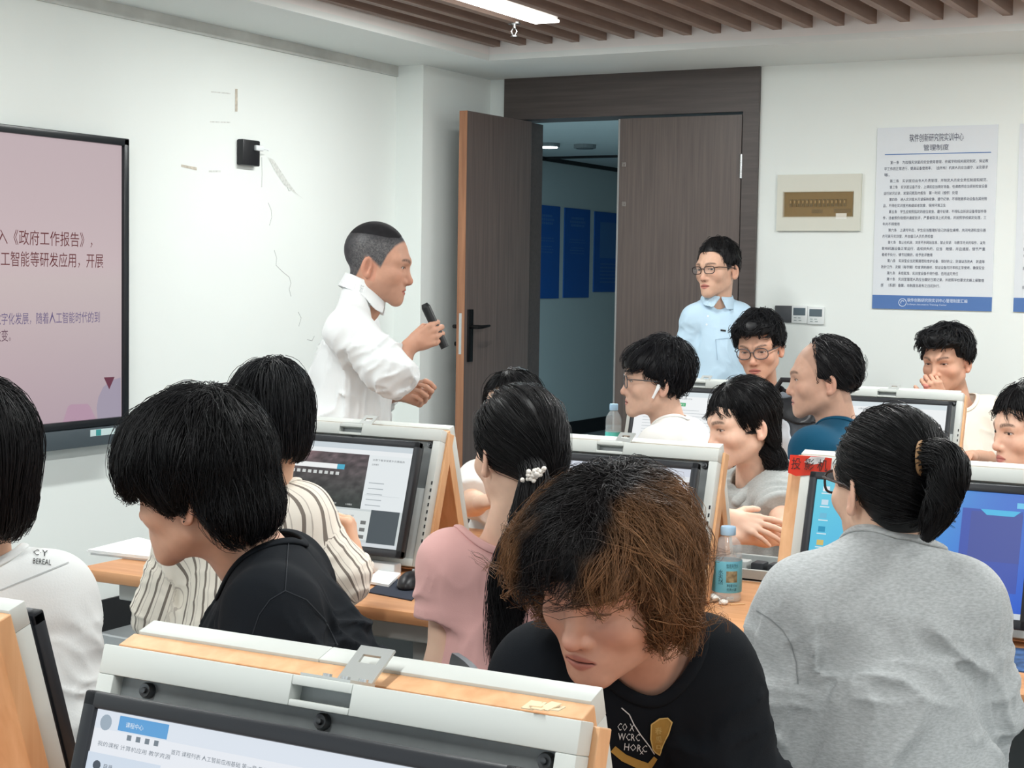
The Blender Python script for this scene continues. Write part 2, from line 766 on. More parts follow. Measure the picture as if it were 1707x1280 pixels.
def head_sdf(q, P):
    """q in head space: x right, y forward, z up, origin between the ears at eye level (metres, adult head)"""
    jw = P.get('jaw', 1.0)
    fw = P.get('face', 1.0)
    ns = P.get('nose', 1.0)
    ax = np.abs(q[:, 0])
    m = np.stack([ax, q[:, 1], q[:, 2]], 1)
    d = ell(q, (0, -0.014, 0.034), (0.0765, 0.094, 0.085))
    d = smin(d, ell(q, (0, 0.014, 0.0), (0.068 * fw, 0.080, 0.085)), 0.02)
    d = smin(d, ell(q, (0, 0.020, -0.052), (0.057 * fw * jw, 0.064, 0.058)), 0.025)
    d = smin(d, rc(m, (0.049 * jw * fw, 0.0, -0.060), (0.016 * jw, 0.070, -0.100), 0.016, 0.014), 0.03)
    d = smin(d, sph(q, (0, 0.074, -0.101), 0.0175), 0.022)
    d = smin(d, ell(m, (0.043 * fw, 0.050, -0.030), (0.024, 0.026, 0.021)), 0.025)
    br = P.get('brow', 1.0)
    d = smin(d, rc(m, (0.012, 0.0855, 0.017), (0.047, 0.064, 0.017), 0.0095 * br, 0.0105), 0.022)
    # eye sockets, lids
    d = smax(d, -ell(m, (0.0335, 0.099, -0.003), (0.0205, 0.0165, 0.0125)), 0.014)
    d = smin(d, sph(m, EYE, EYE_R), 0.004)
    lid = rc(m, (0.020, 0.0795, 0.0065), (0.046, 0.0725, 0.0055), 0.0036, 0.0034)
    d = smin(d, lid, 0.005)
    d = smin(d, rc(m, (0.022, 0.079, -0.0105), (0.043, 0.0735, -0.0095), 0.0032, 0.0030), 0.006)
    # nose
    d = smin(d, rc(q, (0, 0.0815, 0.006), (0, 0.1005 * (0.97 + 0.03 * ns), -0.036), 0.0070, 0.0100 * ns), 0.013)
    d = smin(d, sph(q, (0, 0.1010, -0.0395), 0.0105 * ns), 0.006)
    d = smin(d, ell(m, (0.0120 * ns, 0.0885, -0.0425), (0.0080 * ns, 0.0105, 0.0078)), 0.006)
    d = smax(d, -sph(m, (0.0066, 0.0965, -0.0515), 0.0042), 0.003)
    # muzzle, lips
    d = smin(d, ell(q, (0, 0.064, -0.070), (0.034, 0.0285, 0.025)), 0.02)
    lf = P.get('lips', 1.0)
    t = np.clip(ax / 0.023, 0, 1)
    zu = -0.0668 - 0.0042 * t * t + 0.0012 * np.exp(-((ax - 0.006) / 0.005) ** 2)
    yu = 0.0905 - 0.010 * t * t
    du = np.sqrt((q[:, 1] - yu) ** 2 + ((q[:, 2] - zu) * 1.0) ** 2 + np.maximum(ax - 0.023, 0) ** 2) - (0.0052 - 0.0032 * t) * lf
    d = smin(d, du, 0.005)
    zl = -0.0770 + 0.0046 * t * t
    yl = 0.0893 - 0.0095 * t * t
    dl = np.sqrt((q[:, 1] - yl) ** 2 + (q[:, 2] - zl) ** 2 + np.maximum(ax - 0.021, 0) ** 2) - (0.0058 - 0.0036 * t) * lf
    d = smin(d, dl, 0.005)
    mo = P.get('mouth', 0.0)
    cut = np.sqrt((np.maximum(ax - 0.019, 0)) ** 2 + ((q[:, 2] + 0.0718 + 0.0006 * t) * 1.0) ** 2 + np.maximum(0.084 - 0.008 * t * t - q[:, 1], 0) ** 2) - (0.0009 + mo)
    d = smax(d, -cut, 0.003)
    # ears
    a = math.radians(22)
    R = np.array([[math.cos(a), -math.sin(a), 0], [math.sin(a), math.cos(a), 0], [0, 0, 1]], dtype=np.float32)
    ec = np.array((0.0795, -0.020, -0.016), dtype=np.float32)
    e = (m - ec) @ R
    dear = ell(e, (0, 0, 0), (0.0058, 0.0165, 0.0295))
    dear = smin(dear, sph(e, (-0.001, 0.006, -0.024), 0.0085), 0.008)
    dear = smax(dear, -ell(e, (0.0065, 0.003, 0.003), (0.0078, 0.0092, 0.0200)), 0.004)
    dear = smin(dear, rc(e, (0.0015, 0.010, -0.004), (0.0015, 0.008, -0.014), 0.0035, 0.004), 0.004)
    d = smin(d, dear, 0.006)
    return d


def head_paint(q, nrm, P):
    """skin colour (linear) in head space, with brows, lips, cropped hair and painted shade in the facial creases"""
    base = np.array(lin(*P.get('skin', (224, 182, 156))), dtype=np.float32)
    C = np.tile(base, (len(q), 1))
    ax = np.abs(q[:, 0])
    inf = (q[:, 1] > 0.0) & (q[:, 2] > -0.14) & (q[:, 2] < 0.14) & (ax < 0.1)
    mott = vnoise(q * 60, 5) * 0.05 + vnoise(q * 160, 6) * 0.03
    C *= (1 + mott)[:, None]

    def blend(mask, rgb, amt=1.0):
        nonlocal C
        mk = (np.clip(mask, 0, 1) * amt)[:, None]
        C = C * (1 - mk) + np.array(lin(*rgb), dtype=np.float32) * mk
    sk = P.get('skin', (224, 182, 156))
    blush = (min(255, sk[0] + 2), sk[1] - 26, sk[2] - 24)
    blend(np.exp(-(((ax - 0.042) / 0.022) ** 2 + ((q[:, 2] + 0.03) / 0.022) ** 2)) * inf, blush, 0.22)
    blend(np.exp(-(((ax) / 0.014) ** 2 + ((q[:, 2] + 0.042) / 0.014) ** 2)) * (q[:, 1] > 0.085), blush, 0.4)
    ear = (ax > 0.072) & (np.abs(q[:, 1] + 0.02) < 0.03) & (np.abs(q[:, 2] + 0.016) < 0.04)
    blend(ear * 1.0, blush, 0.3)
    # lips
    t = np.clip(ax / 0.024, 0, 1)
    zt = -0.0612 - 0.0090 * t ** 1.6
    zb = -0.0835 + 0.0105 * t ** 1.6
    lip = sstep(-0.0012, 0.0012, zt - q[:, 2]) * sstep(-0.0012, 0.0012, q[:, 2] - zb) * sstep(0.0255, 0.0225, ax) * (q[:, 1] > 0.07)
    blend(lip, P.get('lip', (186, 112, 104)), 0.85)
    ml = np.exp(-((q[:, 2] + 0.0720 + 0.0006 * t) / 0.0011) ** 2) * sstep(0.0255, 0.022, ax) * (q[:, 1] > 0.07)
    blend(ml, (92, 50, 46), 0.8)  # shade of the gap between the lips, painted as a dark line
    nos = np.exp(-(((ax - 0.0066) / 0.0036) ** 2 + ((q[:, 2] + 0.0500) / 0.0030) ** 2)) * (q[:, 1] > 0.08)
    blend(nos, (90, 52, 46), 0.7)  # nostril shade put into the skin colour
    # brows
    bd = P.get('browd', 0.9)
    u = (ax - 0.013) / 0.041
    zc = 0.0175 + 0.0065 * np.sin(np.clip(u, 0, 1) * 2.2) + P.get('browz', 0.0) - 0.004 * np.clip(u, 0, 1) ** 2 + P.get('frown', 0.0) * (np.clip(u, 0, 1) - 0.3) * 0.005
    wd_ = 0.0047 * (1 - 0.55 * np.clip(u, 0, 1)) * P.get('browt', 1.35)
    bm_ = np.exp(-((q[:, 2] - zc) / wd_) ** 4) * sstep(-0.08, 0.08, u) * sstep(1.08, 0.85, u) * (q[:, 1] > 0.03)
    bm_ = bm_ * (0.75 + 0.35 * vnoise(q * np.array([700, 100, 420], dtype=np.float32), 9))
    blend(bm_, (38, 30, 28), bd)
    # lash lines round the eye opening, and shade painted into the lid crease
    ez, ey = EYE[2], EYE[1]
    az = (ax - EYE[0]) / 0.0142
    op = P.get('eye', 0.5)
    up = 0.0072 * op * np.clip(1 - az * az, 0, 1) ** 0.6 + 0.0004
    ll = np.exp(-((q[:, 2] - ez - up - 0.0004) / 0.0017) ** 2) * (np.abs(az) < 1.08) * (q[:, 1] > 0.055)
    blend(ll, (34, 24, 22), 0.95)
    lo_ = np.exp(-((q[:, 2] - ez + 0.0040 * np.clip(1 - az * az, 0, 1) * min(1, op * 1.6)) / 0.0009) ** 2) * (np.abs(az) < 1.0) * (q[:, 1] > 0.055)
    blend(lo_, (120, 76, 66), 0.5)
    crease = np.exp(-((q[:, 2] - ez - up - 0.0046) / 0.0011) ** 2) * (np.abs(az) < 1.05) * (q[:, 1] > 0.055)
    blend(crease, (150, 100, 84), 0.35)
    # shaved beard area
    if P.get('beard', 0):
        jw = sstep(-0.045, -0.062, q[:, 2]) * (q[:, 1] > -0.02) * (1 - lip) * (q[:, 2] > -0.13)
        blend(jw, (110, 96, 92), P['beard'])
    # cropped or receding hair seen on the scalp
    crop = P.get('crop')
    if crop is not None:
        mk = crop(q, ax)
        sp = 0.5 + 0.5 * vnoise(q * 420, 3)
        hc = np.array(lin(*P.get('cropc', (52, 50, 52))), dtype=np.float32)
        hg = np.array(lin(*P.get('cropg', (118, 116, 116))), dtype=np.float32)
        side = P.get('cropgrey', 0.0) * sstep(0.095, 0.05, q[:, 2]) * sstep(-0.105, -0.05, q[:, 1]) * np.clip(sp * 1.2, 0, 1)
        cc = hc * (1 - side[:, None]) + hg * side[:, None]
        mk = np.clip(mk, 0, 1)[:, None]
        C = C * (1 - mk) + cc * mk
    return np.clip(C, 0, 1)


def eye_mesh(side, op, gaze, Rh, hc, s, loc, parent, material):
    """almond of eyeball seen between the lids, with iris and pupil"""
    nu, nv = 22, 12
    cx = np.array((EYE[0] * side, EYE[1], EYE[2]))
    r = EYE_R + 0.0009
    V, C = [], []
    gx, gz = gaze
    gd = np.array((gx * r, 1, gz * r))
    pup = np.array((math.sin(gx), 0, math.sin(gz))) * r
    for i in range(nu + 1):
        u = -1 + 2 * i / nu
        x = u * 0.0128
        top = 0.0074 * op * max(0, 1 - u * u) ** 0.6
        bot = -0.0042 * min(1.0, op * 1.7) * max(0, 1 - u * u) ** 0.8
        for j in range(nv + 1):
            z = bot + (top - bot) * j / nv
            y = math.sqrt(max(1e-8, r * r - x * x - z * z))
            V.append(cx + np.array((x, y, z)))
            dd = math.hypot(x - pup[0], z - pup[2])
            if dd < 0.0022:
                c = (12, 10, 10)
            elif dd < 0.0064:
                c = (46, 30, 22)
            else:
                c = (205, 198, 194) if abs(u) < 0.93 else (196, 150, 140)
            C.append(lin(*c))
    Q = []
    for i in range(nu):
        for j in range(nv):
            a = i * (nv + 1) + j
            Q.append((a, a + nv + 1, a + nv + 2, a + 1))
    V = hc + (np.array(V) * s) @ Rh.T - loc
    me = mesh_np('eye', V, np.array(Q), np.array(C))
    return link_mesh('eye', me, material, parent)


# ------------------------------------------------------------------ hands
def hand_sdf(p, W, d, n, right, curl=(0.35,) * 4, spread=0.12, thumb=(0.5, 0.35), s=1.0):
    """W wrist, d direction of the fingers, n the way the palm faces; curl per finger (index..little) radians at each joint"""
    d = np.asarray(d, float); d = d / np.linalg.norm(d)
    n = np.asarray(n, float); n = n - d * (n @ d); n = n / np.linalg.norm(n)
    t = np.cross(d, n) if right else np.cross(n, d)
    M = np.stack([d, t, n], 1).astype(np.float32)
    q = ((p - np.asarray(W, dtype=np.float32)) @ M) / s
    out = rc(q, (-0.012, 0, 0), (0.03, 0.0, 0.0), 0.0215, 0.021)
    kn = [(0.088, 0.029), (0.092, 0.0095), (0.087, -0.0105), (0.078, -0.028)]
    ln = [(0.040, 0.024, 0.020), (0.044, 0.027, 0.021), (0.040, 0.025, 0.020), (0.031, 0.019, 0.018)]
    for (a, b) in kn:
        out = smin(out, rc(q, (0.014, b * 0.55, 0.0), (a, b, -0.001), 0.0125, 0.0108), 0.012)
    out = smin(out, ell(q, (0.045, -0.022, 0.010), (0.036, 0.014, 0.011)), 0.01)
    fing = None
    for i, (a, b) in enumerate(kn):
        c = curl[i] if not hasattr(curl[i], '__len__') else None
        cs = (c, c * 1.1, c * 0.8) if c is not None else curl[i]
        ang = 0.0
        sp = spread * (1.5 - i)
        pos = np.array((a, b, -0.001))
        r0 = (0.0092, 0.0094, 0.0090, 0.0078)[i]
        for j in range(3):
            ang += cs[j]
            dr = np.array((math.cos(ang) * math.cos(sp), math.sin(sp) * math.cos(ang), math.sin(ang)))
            nx = pos + dr * ln[i][j]
            g = rc(q, pos, nx, r0 * (1, 0.93, 0.86)[j], r0 * (0.93, 0.86, 0.74)[j])
            fing = g if (j == 0 and fing is None) else smin(fing, g, 0.0022)
            pos = nx
    out = smin(out, fing, 0.007)
    # thumb: leaves the side of the palm near its base
    ta, tb = thumb
    b0 = np.array((0.020, 0.020, 0.006))
    d0 = np.array((math.cos(ta) * 0.85, math.sin(ta), 0.30)); d0 /= np.linalg.norm(d0)
    p1 = b0 + d0 * 0.042
    d1 = np.array((math.cos(ta - tb), math.sin(ta - tb), 0.30 + tb * 0.7)); d1 /= np.linalg.norm(d1)
    p2 = p1 + d1 * 0.033
    d2 = np.array((math.cos(ta - 1.6 * tb), math.sin(ta - 1.6 * tb), 0.35 + tb * 1.0)); d2 /= np.linalg.norm(d2)
    p3 = p2 + d2 * 0.025
    th = smin(rc(q, b0, p1, 0.0150, 0.0112), rc(q, p1, p2, 0.0108, 0.0096), 0.003)
    th = smin(th, rc(q, p2, p3, 0.0096, 0.0076), 0.003)
    out = smin(out, th, 0.009)
    return out * s
# ------------------------------------------------------------------ hair
def hair_fn(H):
    rx, ry, rz = H['r']
    cy, cz = H['c']

    def fn(q):
        d = ell(q, (H.get('cx', 0), cy, cz), (rx, ry, rz))
        for (c, r) in H.get('extra', ()):
            d = smin(d, ell(q, c, r), 0.025)
        y, z = q[:, 1], q[:, 2]
        ax = np.abs(q[:, 0])
        if H.get('lump'):
            d = d + H['lump'] * vnoise(q * H.get('lumpf', 26.0), 11)
        zf = H['zf'] + H.get('arch', 0.0) * (1 - np.clip(ax / 0.06, 0, 1) ** 2) + H.get('slant', 0.0) * q[:, 0]
        y0 = H['y0'] - H.get('burn', 0.0) * sstep(0.02, -0.06, z)
        cut = np.maximum(y0 - y, z - zf)
        d = smax(d, -cut, 0.008)
        z0_, z1_ = H.get('zt', (0.005, -0.07))
        zb = H['zs'] + (H['zb'] - H['zs']) * sstep(z0_, z1_, y)
        if H.get('part') is not None:
            pass
        d = smax(d, zb - z, 0.010)
        return d
    return fn


def strands(H, fn, rng):
    """combed locks over the hair shell, in head space"""
    NG, NC, P = H.get('guides', 500), H.get('kids', 4), H.get('pts', 9)
    u = rng.normal(size=(NG * 3, 3)).astype(np.float32)
    cr0 = np.array(H.get('crown', (0.0, -0.045, H['c'][1] + H['r'][2])), dtype=np.float32) - np.array((H.get('cx', 0), H['c'][0], H['c'][1]), dtype=np.float32)
    cr0 /= np.linalg.norm(cr0)
    nc = int(NG * 3 * 0.16)
    u[::6][:nc] = u[::6][:nc] * 0.22 + cr0
    u /= np.linalg.norm(u, axis=1)[:, None]
    o = np.array((H.get('cx', 0), H['c'][0], H['c'][1] - 0.005), dtype=np.float32)
    t = np.full(len(u), 0.24, dtype=np.float32)
    for _ in range(26):
        t = t - fn(o + u * t[:, None]) * 0.8
        t = np.clip(t, 0.01, 0.3)
    p = o + u * t[:, None]
    d0, g = grad(fn, p)
    z0_, z1_ = H.get('zt', (0.005, -0.07))
    zb = H['zs'] + (H['zb'] - H['zs']) * sstep(z0_, z1_, p[:, 1])
    ok = (np.abs(d0) < 0.004) & ((g * u).sum(1) > 0.35) & (p[:, 2] > zb + 0.012)
    p = p[ok][:NG]
    N = len(p)
    cr = np.array(H.get('crown', (0.0, -0.045, H['c'][1] + H['r'][2])), dtype=np.float32)
    bias = np.array(H.get('bias', (0, 0, 0)), dtype=np.float32)
    grav = H.get('grav', 0.5)
    wild = H.get('wild', 0.25)
    L = H.get('len', 0.10) * (0.6 + 0.7 * rng.random(N)).astype(np.float32)
    step = L / (P - 1)
    lift = H.get('lift', 0.004) * rng.random(N).astype(np.float32) ** 2
    S = np.zeros((N, P, 3), dtype=np.float32)
    S[:, 0] = p - g[ok][:NG] * 0.003
    cur = p.copy()
    dead = np.zeros(N, dtype=bool)
    marg = H.get('drop', 0.014) * rng.random(N).astype(np.float32)
    rnd = rng.normal(size=(N, 3)).astype(np.float32)
    prev = None
    for k in range(1, P):
        d, g = grad(fn, cur)
        f = cur - cr
        f /= np.linalg.norm(f, axis=1)[:, None] + 1e-6
        f = f + bias + np.array((0, 0, -grav), dtype=np.float32) * (0.3 + k / P)
        f = f + wild * (rnd * 0.6 + np.stack([vnoise(cur * 22, 31 + i) for i in range(3)], 1))
        f = f - g * ((f * g).sum(1) * 0.9)[:, None]
        f /= np.linalg.norm(f, axis=1)[:, None] + 1e-6
        if prev is not None:
            f = 0.55 * f + 0.45 * prev
            f /= np.linalg.norm(f, axis=1)[:, None] + 1e-6
        prev = f
        cur = cur + f * step[:, None]
        d, g = grad(fn, cur)
        want = 0.0012 + lift * (k / P)
        corr = np.where(d < want, want - d, (want - d) * H.get('hug', 0.35))
        cur = cur + g * np.clip(corr, -0.012, 0.02)[:, None]
        lz = H['zs'] + (H['zb'] - H['zs']) * sstep(z0_, z1_, cur[:, 1])
        yy = H['y0'] - H.get('burn', 0.0) * sstep(0.02, -0.06, cur[:, 2])
        zf_ = H['zf'] + H.get('arch', 0.0) * (1 - np.clip(np.abs(cur[:, 0]) / 0.06, 0, 1) ** 2) + H.get('slant', 0.0) * cur[:, 0]
        stop = (cur[:, 2] < lz - marg) | ((cur[:, 1] > yy + 0.004) & (cur[:, 2] < zf_ - marg))
        dead = dead | stop
        cur = np.where(dead[:, None], S[:, k - 1] + (cur - S[:, k - 1]) * 0.12, cur)
        S[:, k] = cur
    # children round each guide, gathered at the tip
    tt = np.linspace(0, 1, P, dtype=np.float32)
    off = rng.normal(size=(N, NC, 1, 3)).astype(np.float32) * H.get('lock', 0.0045)
    fall = (1 - 0.75 * tt)[None, None, :, None]
    A = S[:, None] + off * fall + rng.normal(size=(N, NC, P, 3)).astype(np.float32) * H.get('fuzz', 0.0006)
    A = A.reshape(-1, P, 3)
    r0 = H.get('rad', 0.0008)
    rad = r0 * (1 - 0.8 * tt[None] ** 1.5) * (0.7 + 0.6 * rng.random((len(A), 1)).astype(np.float32))
    return A, rad.astype(np.float32)


def curve_pts(pts, n):
    pts = np.array(pts, dtype=np.float64)
    m = len(pts)
    out = []
    for i in range(n):
        t = i / (n - 1) * (m - 1)
        k = min(int(t), m - 2)
        f = t - k
        p0, p1, p2, p3 = pts[max(k - 1, 0)], pts[k], pts[k + 1], pts[min(k + 2, m - 1)]
        out.append(0.5 * ((2 * p1) + (-p0 + p2) * f + (2 * p0 - 5 * p1 + 4 * p2 - p3) * f * f + (-p0 + 3 * p1 - 3 * p2 + p3) * f ** 3))
    return np.array(out, dtype=np.float32)


def tail_mesh(pts, radii, rng, n=260, P=16, rad=0.0009, wave=0.004, core_=0.85):
    """a bunch of long hair along a path (world space): a solid core plus loose strands"""
    C = curve_pts(pts, P)
    R = np.interp(np.linspace(0, 1, P), np.linspace(0, 1, len(radii)), radii).astype(np.float32)
    T = np.gradient(C, axis=0)
    T /= np.linalg.norm(T, axis=1)[:, None]
    A = np.cross(T, (0.3, 0.2, 0.93)); A /= np.linalg.norm(A, axis=1)[:, None]
    Bv = np.cross(T, A)
    th = rng.random(n) * 2 * math.pi
    rr = np.sqrt(rng.random(n)) * 0.75 + 0.33
    ph = rng.random((n, 1)) * 6.28
    tt = np.linspace(0, 1, P)[None]
    tw = th[:, None] + 0.5 * np.sin(tt * 5 + ph)
    a = (np.cos(tw) * rr[:, None])[..., None] * A[None] * R[None, :, None]
    b = (np.sin(tw) * rr[:, None])[..., None] * Bv[None] * R[None, :, None]
    S = C[None] + a + b + wave * np.sin(tt * 9 + ph)[..., None] * np.array((0.6, 0.6, 0.2)) * tt[..., None]
    # uneven ends
    cutl = (0.72 + 0.28 * rng.random((n, 1)))
    ti = tt * cutl * (P - 1)
    k = np.clip(ti.astype(int), 0, P - 2)
    f = (ti - k)[..., None]
    ar = np.arange(n)[:, None]
    S = S[ar, k] * (1 - f) + S[ar, k + 1] * f
    radm = rad * (1 - 0.6 * tt ** 2) * np.ones((n, 1))
    V1, Q1, _ = tubes_np(S.astype(np.float32), radm.astype(np.float32), None, 3)
    core = C[None].astype(np.float32)
    V2, Q2, _ = tubes_np(core, (R * core_)[None].astype(np.float32), None, 12)
    return np.concatenate([V1, V2]), np.concatenate([Q1, Q2 + len(V1)])


M_HAIR = {}


def hair_mat(key, rgb, rough=0.38):
    if key not in M_HAIR:
        M_HAIR[key] = mat('hair_' + key, rgb, rough=max(rough, 0.46), spec=0.3, attr='Col')
    return M_HAIR[key]


def norm(v):
    v = np.asarray(v, dtype=np.float64)
    return v / (np.linalg.norm(v) + 1e-12)


EYE_MAT = mat('eyeball', (230, 225, 220), rough=0.12, spec=0.6, attr='Col')
SKIN_MAT = mat('skin', (224, 182, 156), rough=0.5, spec=0.35, attr='Col', bump=(420, 0.10, 0.0006), sss=0.12)
TROUSER = mat('trouser_cloth', (36, 38, 46), rough=0.9, sheen=0.1, bump=(300, 0.2, 0.001))
SHOE = mat('shoe_rubber', (40, 40, 42), rough=0.6)


def person(name, label, S):
    """S is the pose and dress of one figure; see the calls below. Points are (pixel x, pixel y, metres behind the head)."""
    rng = np.random.default_rng(S.get('seed', 1))
    D = S['head'][2]

    def V(q):
        return atD(q[0], q[1], D + q[2])

    def VD(q):                          # forearms of the seated rest above the desk tops
        w = V(q)
        over = any(abs(w[1] - c) < 0.577 + 0.07 for c in (1.367, 3.674, 6.110))
        if not S.get('stand') and over and w[2] < 0.71 + 0.078:
            w[2] = 0.71 + 0.078
        return w
    hc = atD(*S['head'])
    vx = hc - CAM
    away = norm((vx[0], vx[1], 0))

    def rot(a):
        a = math.radians(a)
        return np.array((away[0] * math.cos(a) - away[1] * math.sin(a), away[0] * math.sin(a) + away[1] * math.cos(a), 0))
    fh = rot(S['yaw'])
    pt, rl = math.radians(S.get('pitch', 0)), math.radians(S.get('roll', 0))
    zz = np.array((0, 0, 1.0))
    fw = math.cos(pt) * fh + math.sin(pt) * zz
    up = -math.sin(pt) * fh + math.cos(pt) * zz
    rt = np.array((fh[1], -fh[0], 0))
    r2 = math.cos(rl) * rt - math.sin(rl) * up
    u2 = math.cos(rl) * up + math.sin(rl) * rt
    Rh = np.stack([r2, fw, u2], 1).astype(np.float32)
    s = S.get('hs', 1.0)
    Pf = dict(S.get('face', {}))
    Pf.setdefault('skin', S.get('skin', (224, 182, 156)))

    def toh(p):
        return ((p - hc.astype(np.float32)) @ Rh) / s

    def fromh(q):
        return hc + (np.asarray(q) * s) @ Rh.T

    # skeleton
    bf = rot(S['byaw'])
    N0 = V(S['neck'])
    bw = S.get('bw', 0.165)
    if 'shL' in S:
        shL, shR = V(S['shL']), V(S['shR'])
    else:
        br = np.array((bf[1], -bf[0], 0))
        tl = S.get('tilt', 0.0)
        m0 = V(S['mid']) if 'mid' in S else N0 - 0.055 * zz
        shL, shR = m0 - bw * br - tl * zz, m0 + bw * br + tl * zz
    ms = (shL + shR) / 2
    xa = norm(shR - shL)
    hz = S.get('hipz', 0.56)
    hb = S.get('lean', 0.05)            # hips behind the shoulders, along the body's forward
    hx = S.get('hipx', 0.0)
    br = np.array((bf[1], -bf[0], 0))
    hip = np.array((ms[0], ms[1], 0)) - bf * hb + br * hx + np.array((0, 0, hz))
    za = norm(ms - hip)
    za = norm(za - xa * (za @ xa))
    ya = np.cross(za, xa)
    T = np.stack([xa, ya, za], 1).astype(np.float32)
    L = float(np.linalg.norm(ms - hip))
    half = float(np.linalg.norm(shR - shL)) / 2
    a = half / 0.165
    dp = S.get('deep', 1.0)
    belly = S.get('belly', 1.0)
    N_l = (N0 - ms) @ T

    def torso(p, g=0.0):
        q = (p - ms.astype(np.float32)) @ T
        d = ell(q, (0, 0.004, -0.38 * L), (0.155 * a + g, 0.106 * dp + g, 0.40 * L + g))
        d = smin(d, rc(q, (-half, 0, -0.014), (half, 0, -0.014), 0.046 + g, 0.046 + g), 0.07)
        m = np.stack([np.abs(q[:, 0]), q[:, 1], q[:, 2]], 1)
        d = smin(d, rc(m, (0.018, N_l[1] * 0.6 - 0.012, N_l[2] * S.get('trap', 0.62)), (half * 0.9, -0.006, -0.008), 0.036 + g, 0.042 + g), 0.05)
        d = smin(d, ell(q, (0, 0.012 * belly, -0.66 * L), (0.142 * a + g, 0.112 * dp * belly + g, 0.36 * L + g)), 0.06)
        d = smin(d, ell(q, (0, -0.005, -0.97 * L), (0.16 * max(a, 0.92) + g, 0.125 * dp + g, 0.125 + g)), 0.08)
        return d
    h0 = fromh((0, -0.025, -0.055))

    def neck_d(p, g=0.0):
        nr = S.get('neckr', 0.055)
        return rc(p, h0, N0 - za * 0.03, nr * 0.96 + g, nr * 1.1 + g)
    arms = []
    for side, key in ((-1, 'L'), (1, 'R')):
        if ('arm' + key) in S:
            e, w = S['arm' + key]
            arms.append((side, shL if side < 0 else shR, VD(e), VD(w), S.get('hand' + key)))
    # hand frames
    hands = []
    for (side, sh, el, wr, hd) in arms:
        if hd is None:
            hd = {}
        d = norm(V(hd['to']) - wr) if 'to' in hd else norm(wr - el)
        n = np.asarray(hd['palm'], float) if 'palm' in hd else np.array((0, 0, -1.0))
        if 'palmv' in hd:               # palm direction in view axes: right, away, up
            pv = hd['palmv']
            rv = np.array((away[1], -away[0], 0))
            n = rv * pv[0] + away * pv[1] + zz * pv[2]
        if np.linalg.norm(np.cross(d, n)) < 0.1:
            n = np.array((0.3, 0.2, -1.0))
        hands.append((side, wr, d, n, hd))
    hsz = S.get('handsize', 0.98)
    thin = S.get('thin', 1.0)

    def bare_arm(p, sh, el, wr):
        d = rc(p, sh, el, 0.046 * thin, 0.037 * thin)
        ax_ = norm(wr - el)
        d = smin(d, rc(p, el, el + (wr - el) * 0.35, 0.037 * thin, 0.0385 * thin), 0.03)
        d = smin(d, rc(p, el + (wr - el) * 0.35, wr, 0.0385 * thin, 0.0225 * thin), 0.02)
        return d

    legs = []
    stand = S.get('stand', False)
    lf = rot(S.get('legyaw', S['byaw']))
    lr = np.array((lf[1], -lf[0], 0))
    for sd in (-1, 1):
        hj = np.array((hip[0], hip[1], hip[2] - (0.02 if stand else 0.0))) + lr * sd * 0.085
        if stand:
            kn = hj * np.array((1, 1, 0)) + lr * sd * 0.02 + np.array((0, 0, 0.50)) + lf * 0.02
            an = kn * np.array((1, 1, 0)) + np.array((0, 0, 0.09)) - lf * 0.03 + lr * sd * 0.01
        else:
            kn = hj + lf * S.get('thigh', 0.38) + lr * sd * 0.03
            kn[2] = 0.44
            an = kn * np.array((1, 1, 0)) + np.array((0, 0, 0.09)) - lf * 0.05
        legs.append((hj, kn, an))

    def body(p):
        d = np.full(len(p), 9.0, dtype=np.float32)
        dn = np.sqrt(((p - hc.astype(np.float32)) ** 2).sum(1))
        far = dn > 0.22 * s
        d[far] = dn[far] - 0.13 * s
        nf = ~far
        if nf.any():
            d[nf] = head_sdf(toh(p[nf]), Pf) * s
        d = smin(d, neck_d(p), 0.022)
        d = smin(d, torso(p, -0.016), 0.03)
        for (side, sh, el, wr, hd) in arms:
            d = smin(d, bare_arm(p, sh, el, wr), 0.03)
        for (side, wr, dd, n, hd) in hands:
            q = np.sqrt(((p - wr.astype(np.float32)) ** 2).sum(1))
            m = q < 0.27
            if m.any():
                hdv = hand_sdf(p[m], wr, dd, n, side > 0, hd.get('curl', (0.4,) * 4), hd.get('spread', 0.1), hd.get('thumb', (0.6, 0.4)), hsz)
                d[m] = smin(d[m], hdv, 0.014)
        for (hj, kn, an) in legs:
            d = smin(d, rc(p, hj, kn, 0.062, 0.042), 0.03)
            d = smin(d, rc(p, kn, an, 0.042, 0.03), 0.02)
        return d
    pts = [hc + np.array((0, 0, 0.17)), hc + bf * 0.17, hc - bf * 0.17, hc + br * 0.16, hc - br * 0.16, shL, shR, hip]
    for l in legs:
        pts += list(l)
    for (_, sh, el, wr, _) in arms:
        pts += [el, wr]
    for (_, wr, dd, n, _) in hands:
        pts.append(wr + dd * 0.21)
    pts = np.array(pts)
    lo, hi = pts.min(0) - 0.09, pts.max(0) + 0.09
    lo[2] = max(lo[2], 0.03)
    hr = S.get('hres', 0.0023)
    sl_show = S.get('armres', False)
    hb_ = 0.135 * s
    zones = [(hc - hb_, hc + hb_, hr)]
    for (_, wr, dd, n, hd) in hands:
        if hd.get('fine'):
            c = wr + dd * 0.085
            zones.append((c - 0.10, c + 0.10, 0.0028))
        else:
            c = wr + dd * 0.085
            zones.append((c - 0.09, c + 0.09, 0.0055))
    if sl_show:
        for (_, sh, el, wr, _) in arms:
            zones.append((np.minimum(el, wr) - 0.05, np.maximum(el, wr) + 0.05, 0.007))
    loc = np.array((hip[0], hip[1], 0.0))
    root = thing(name, label, 'person', loc=tuple(loc))
    Vb, Qb = mesh_sdf(body, lo, hi, 0.012, zones)
    qh = toh(Vb.astype(np.float32))
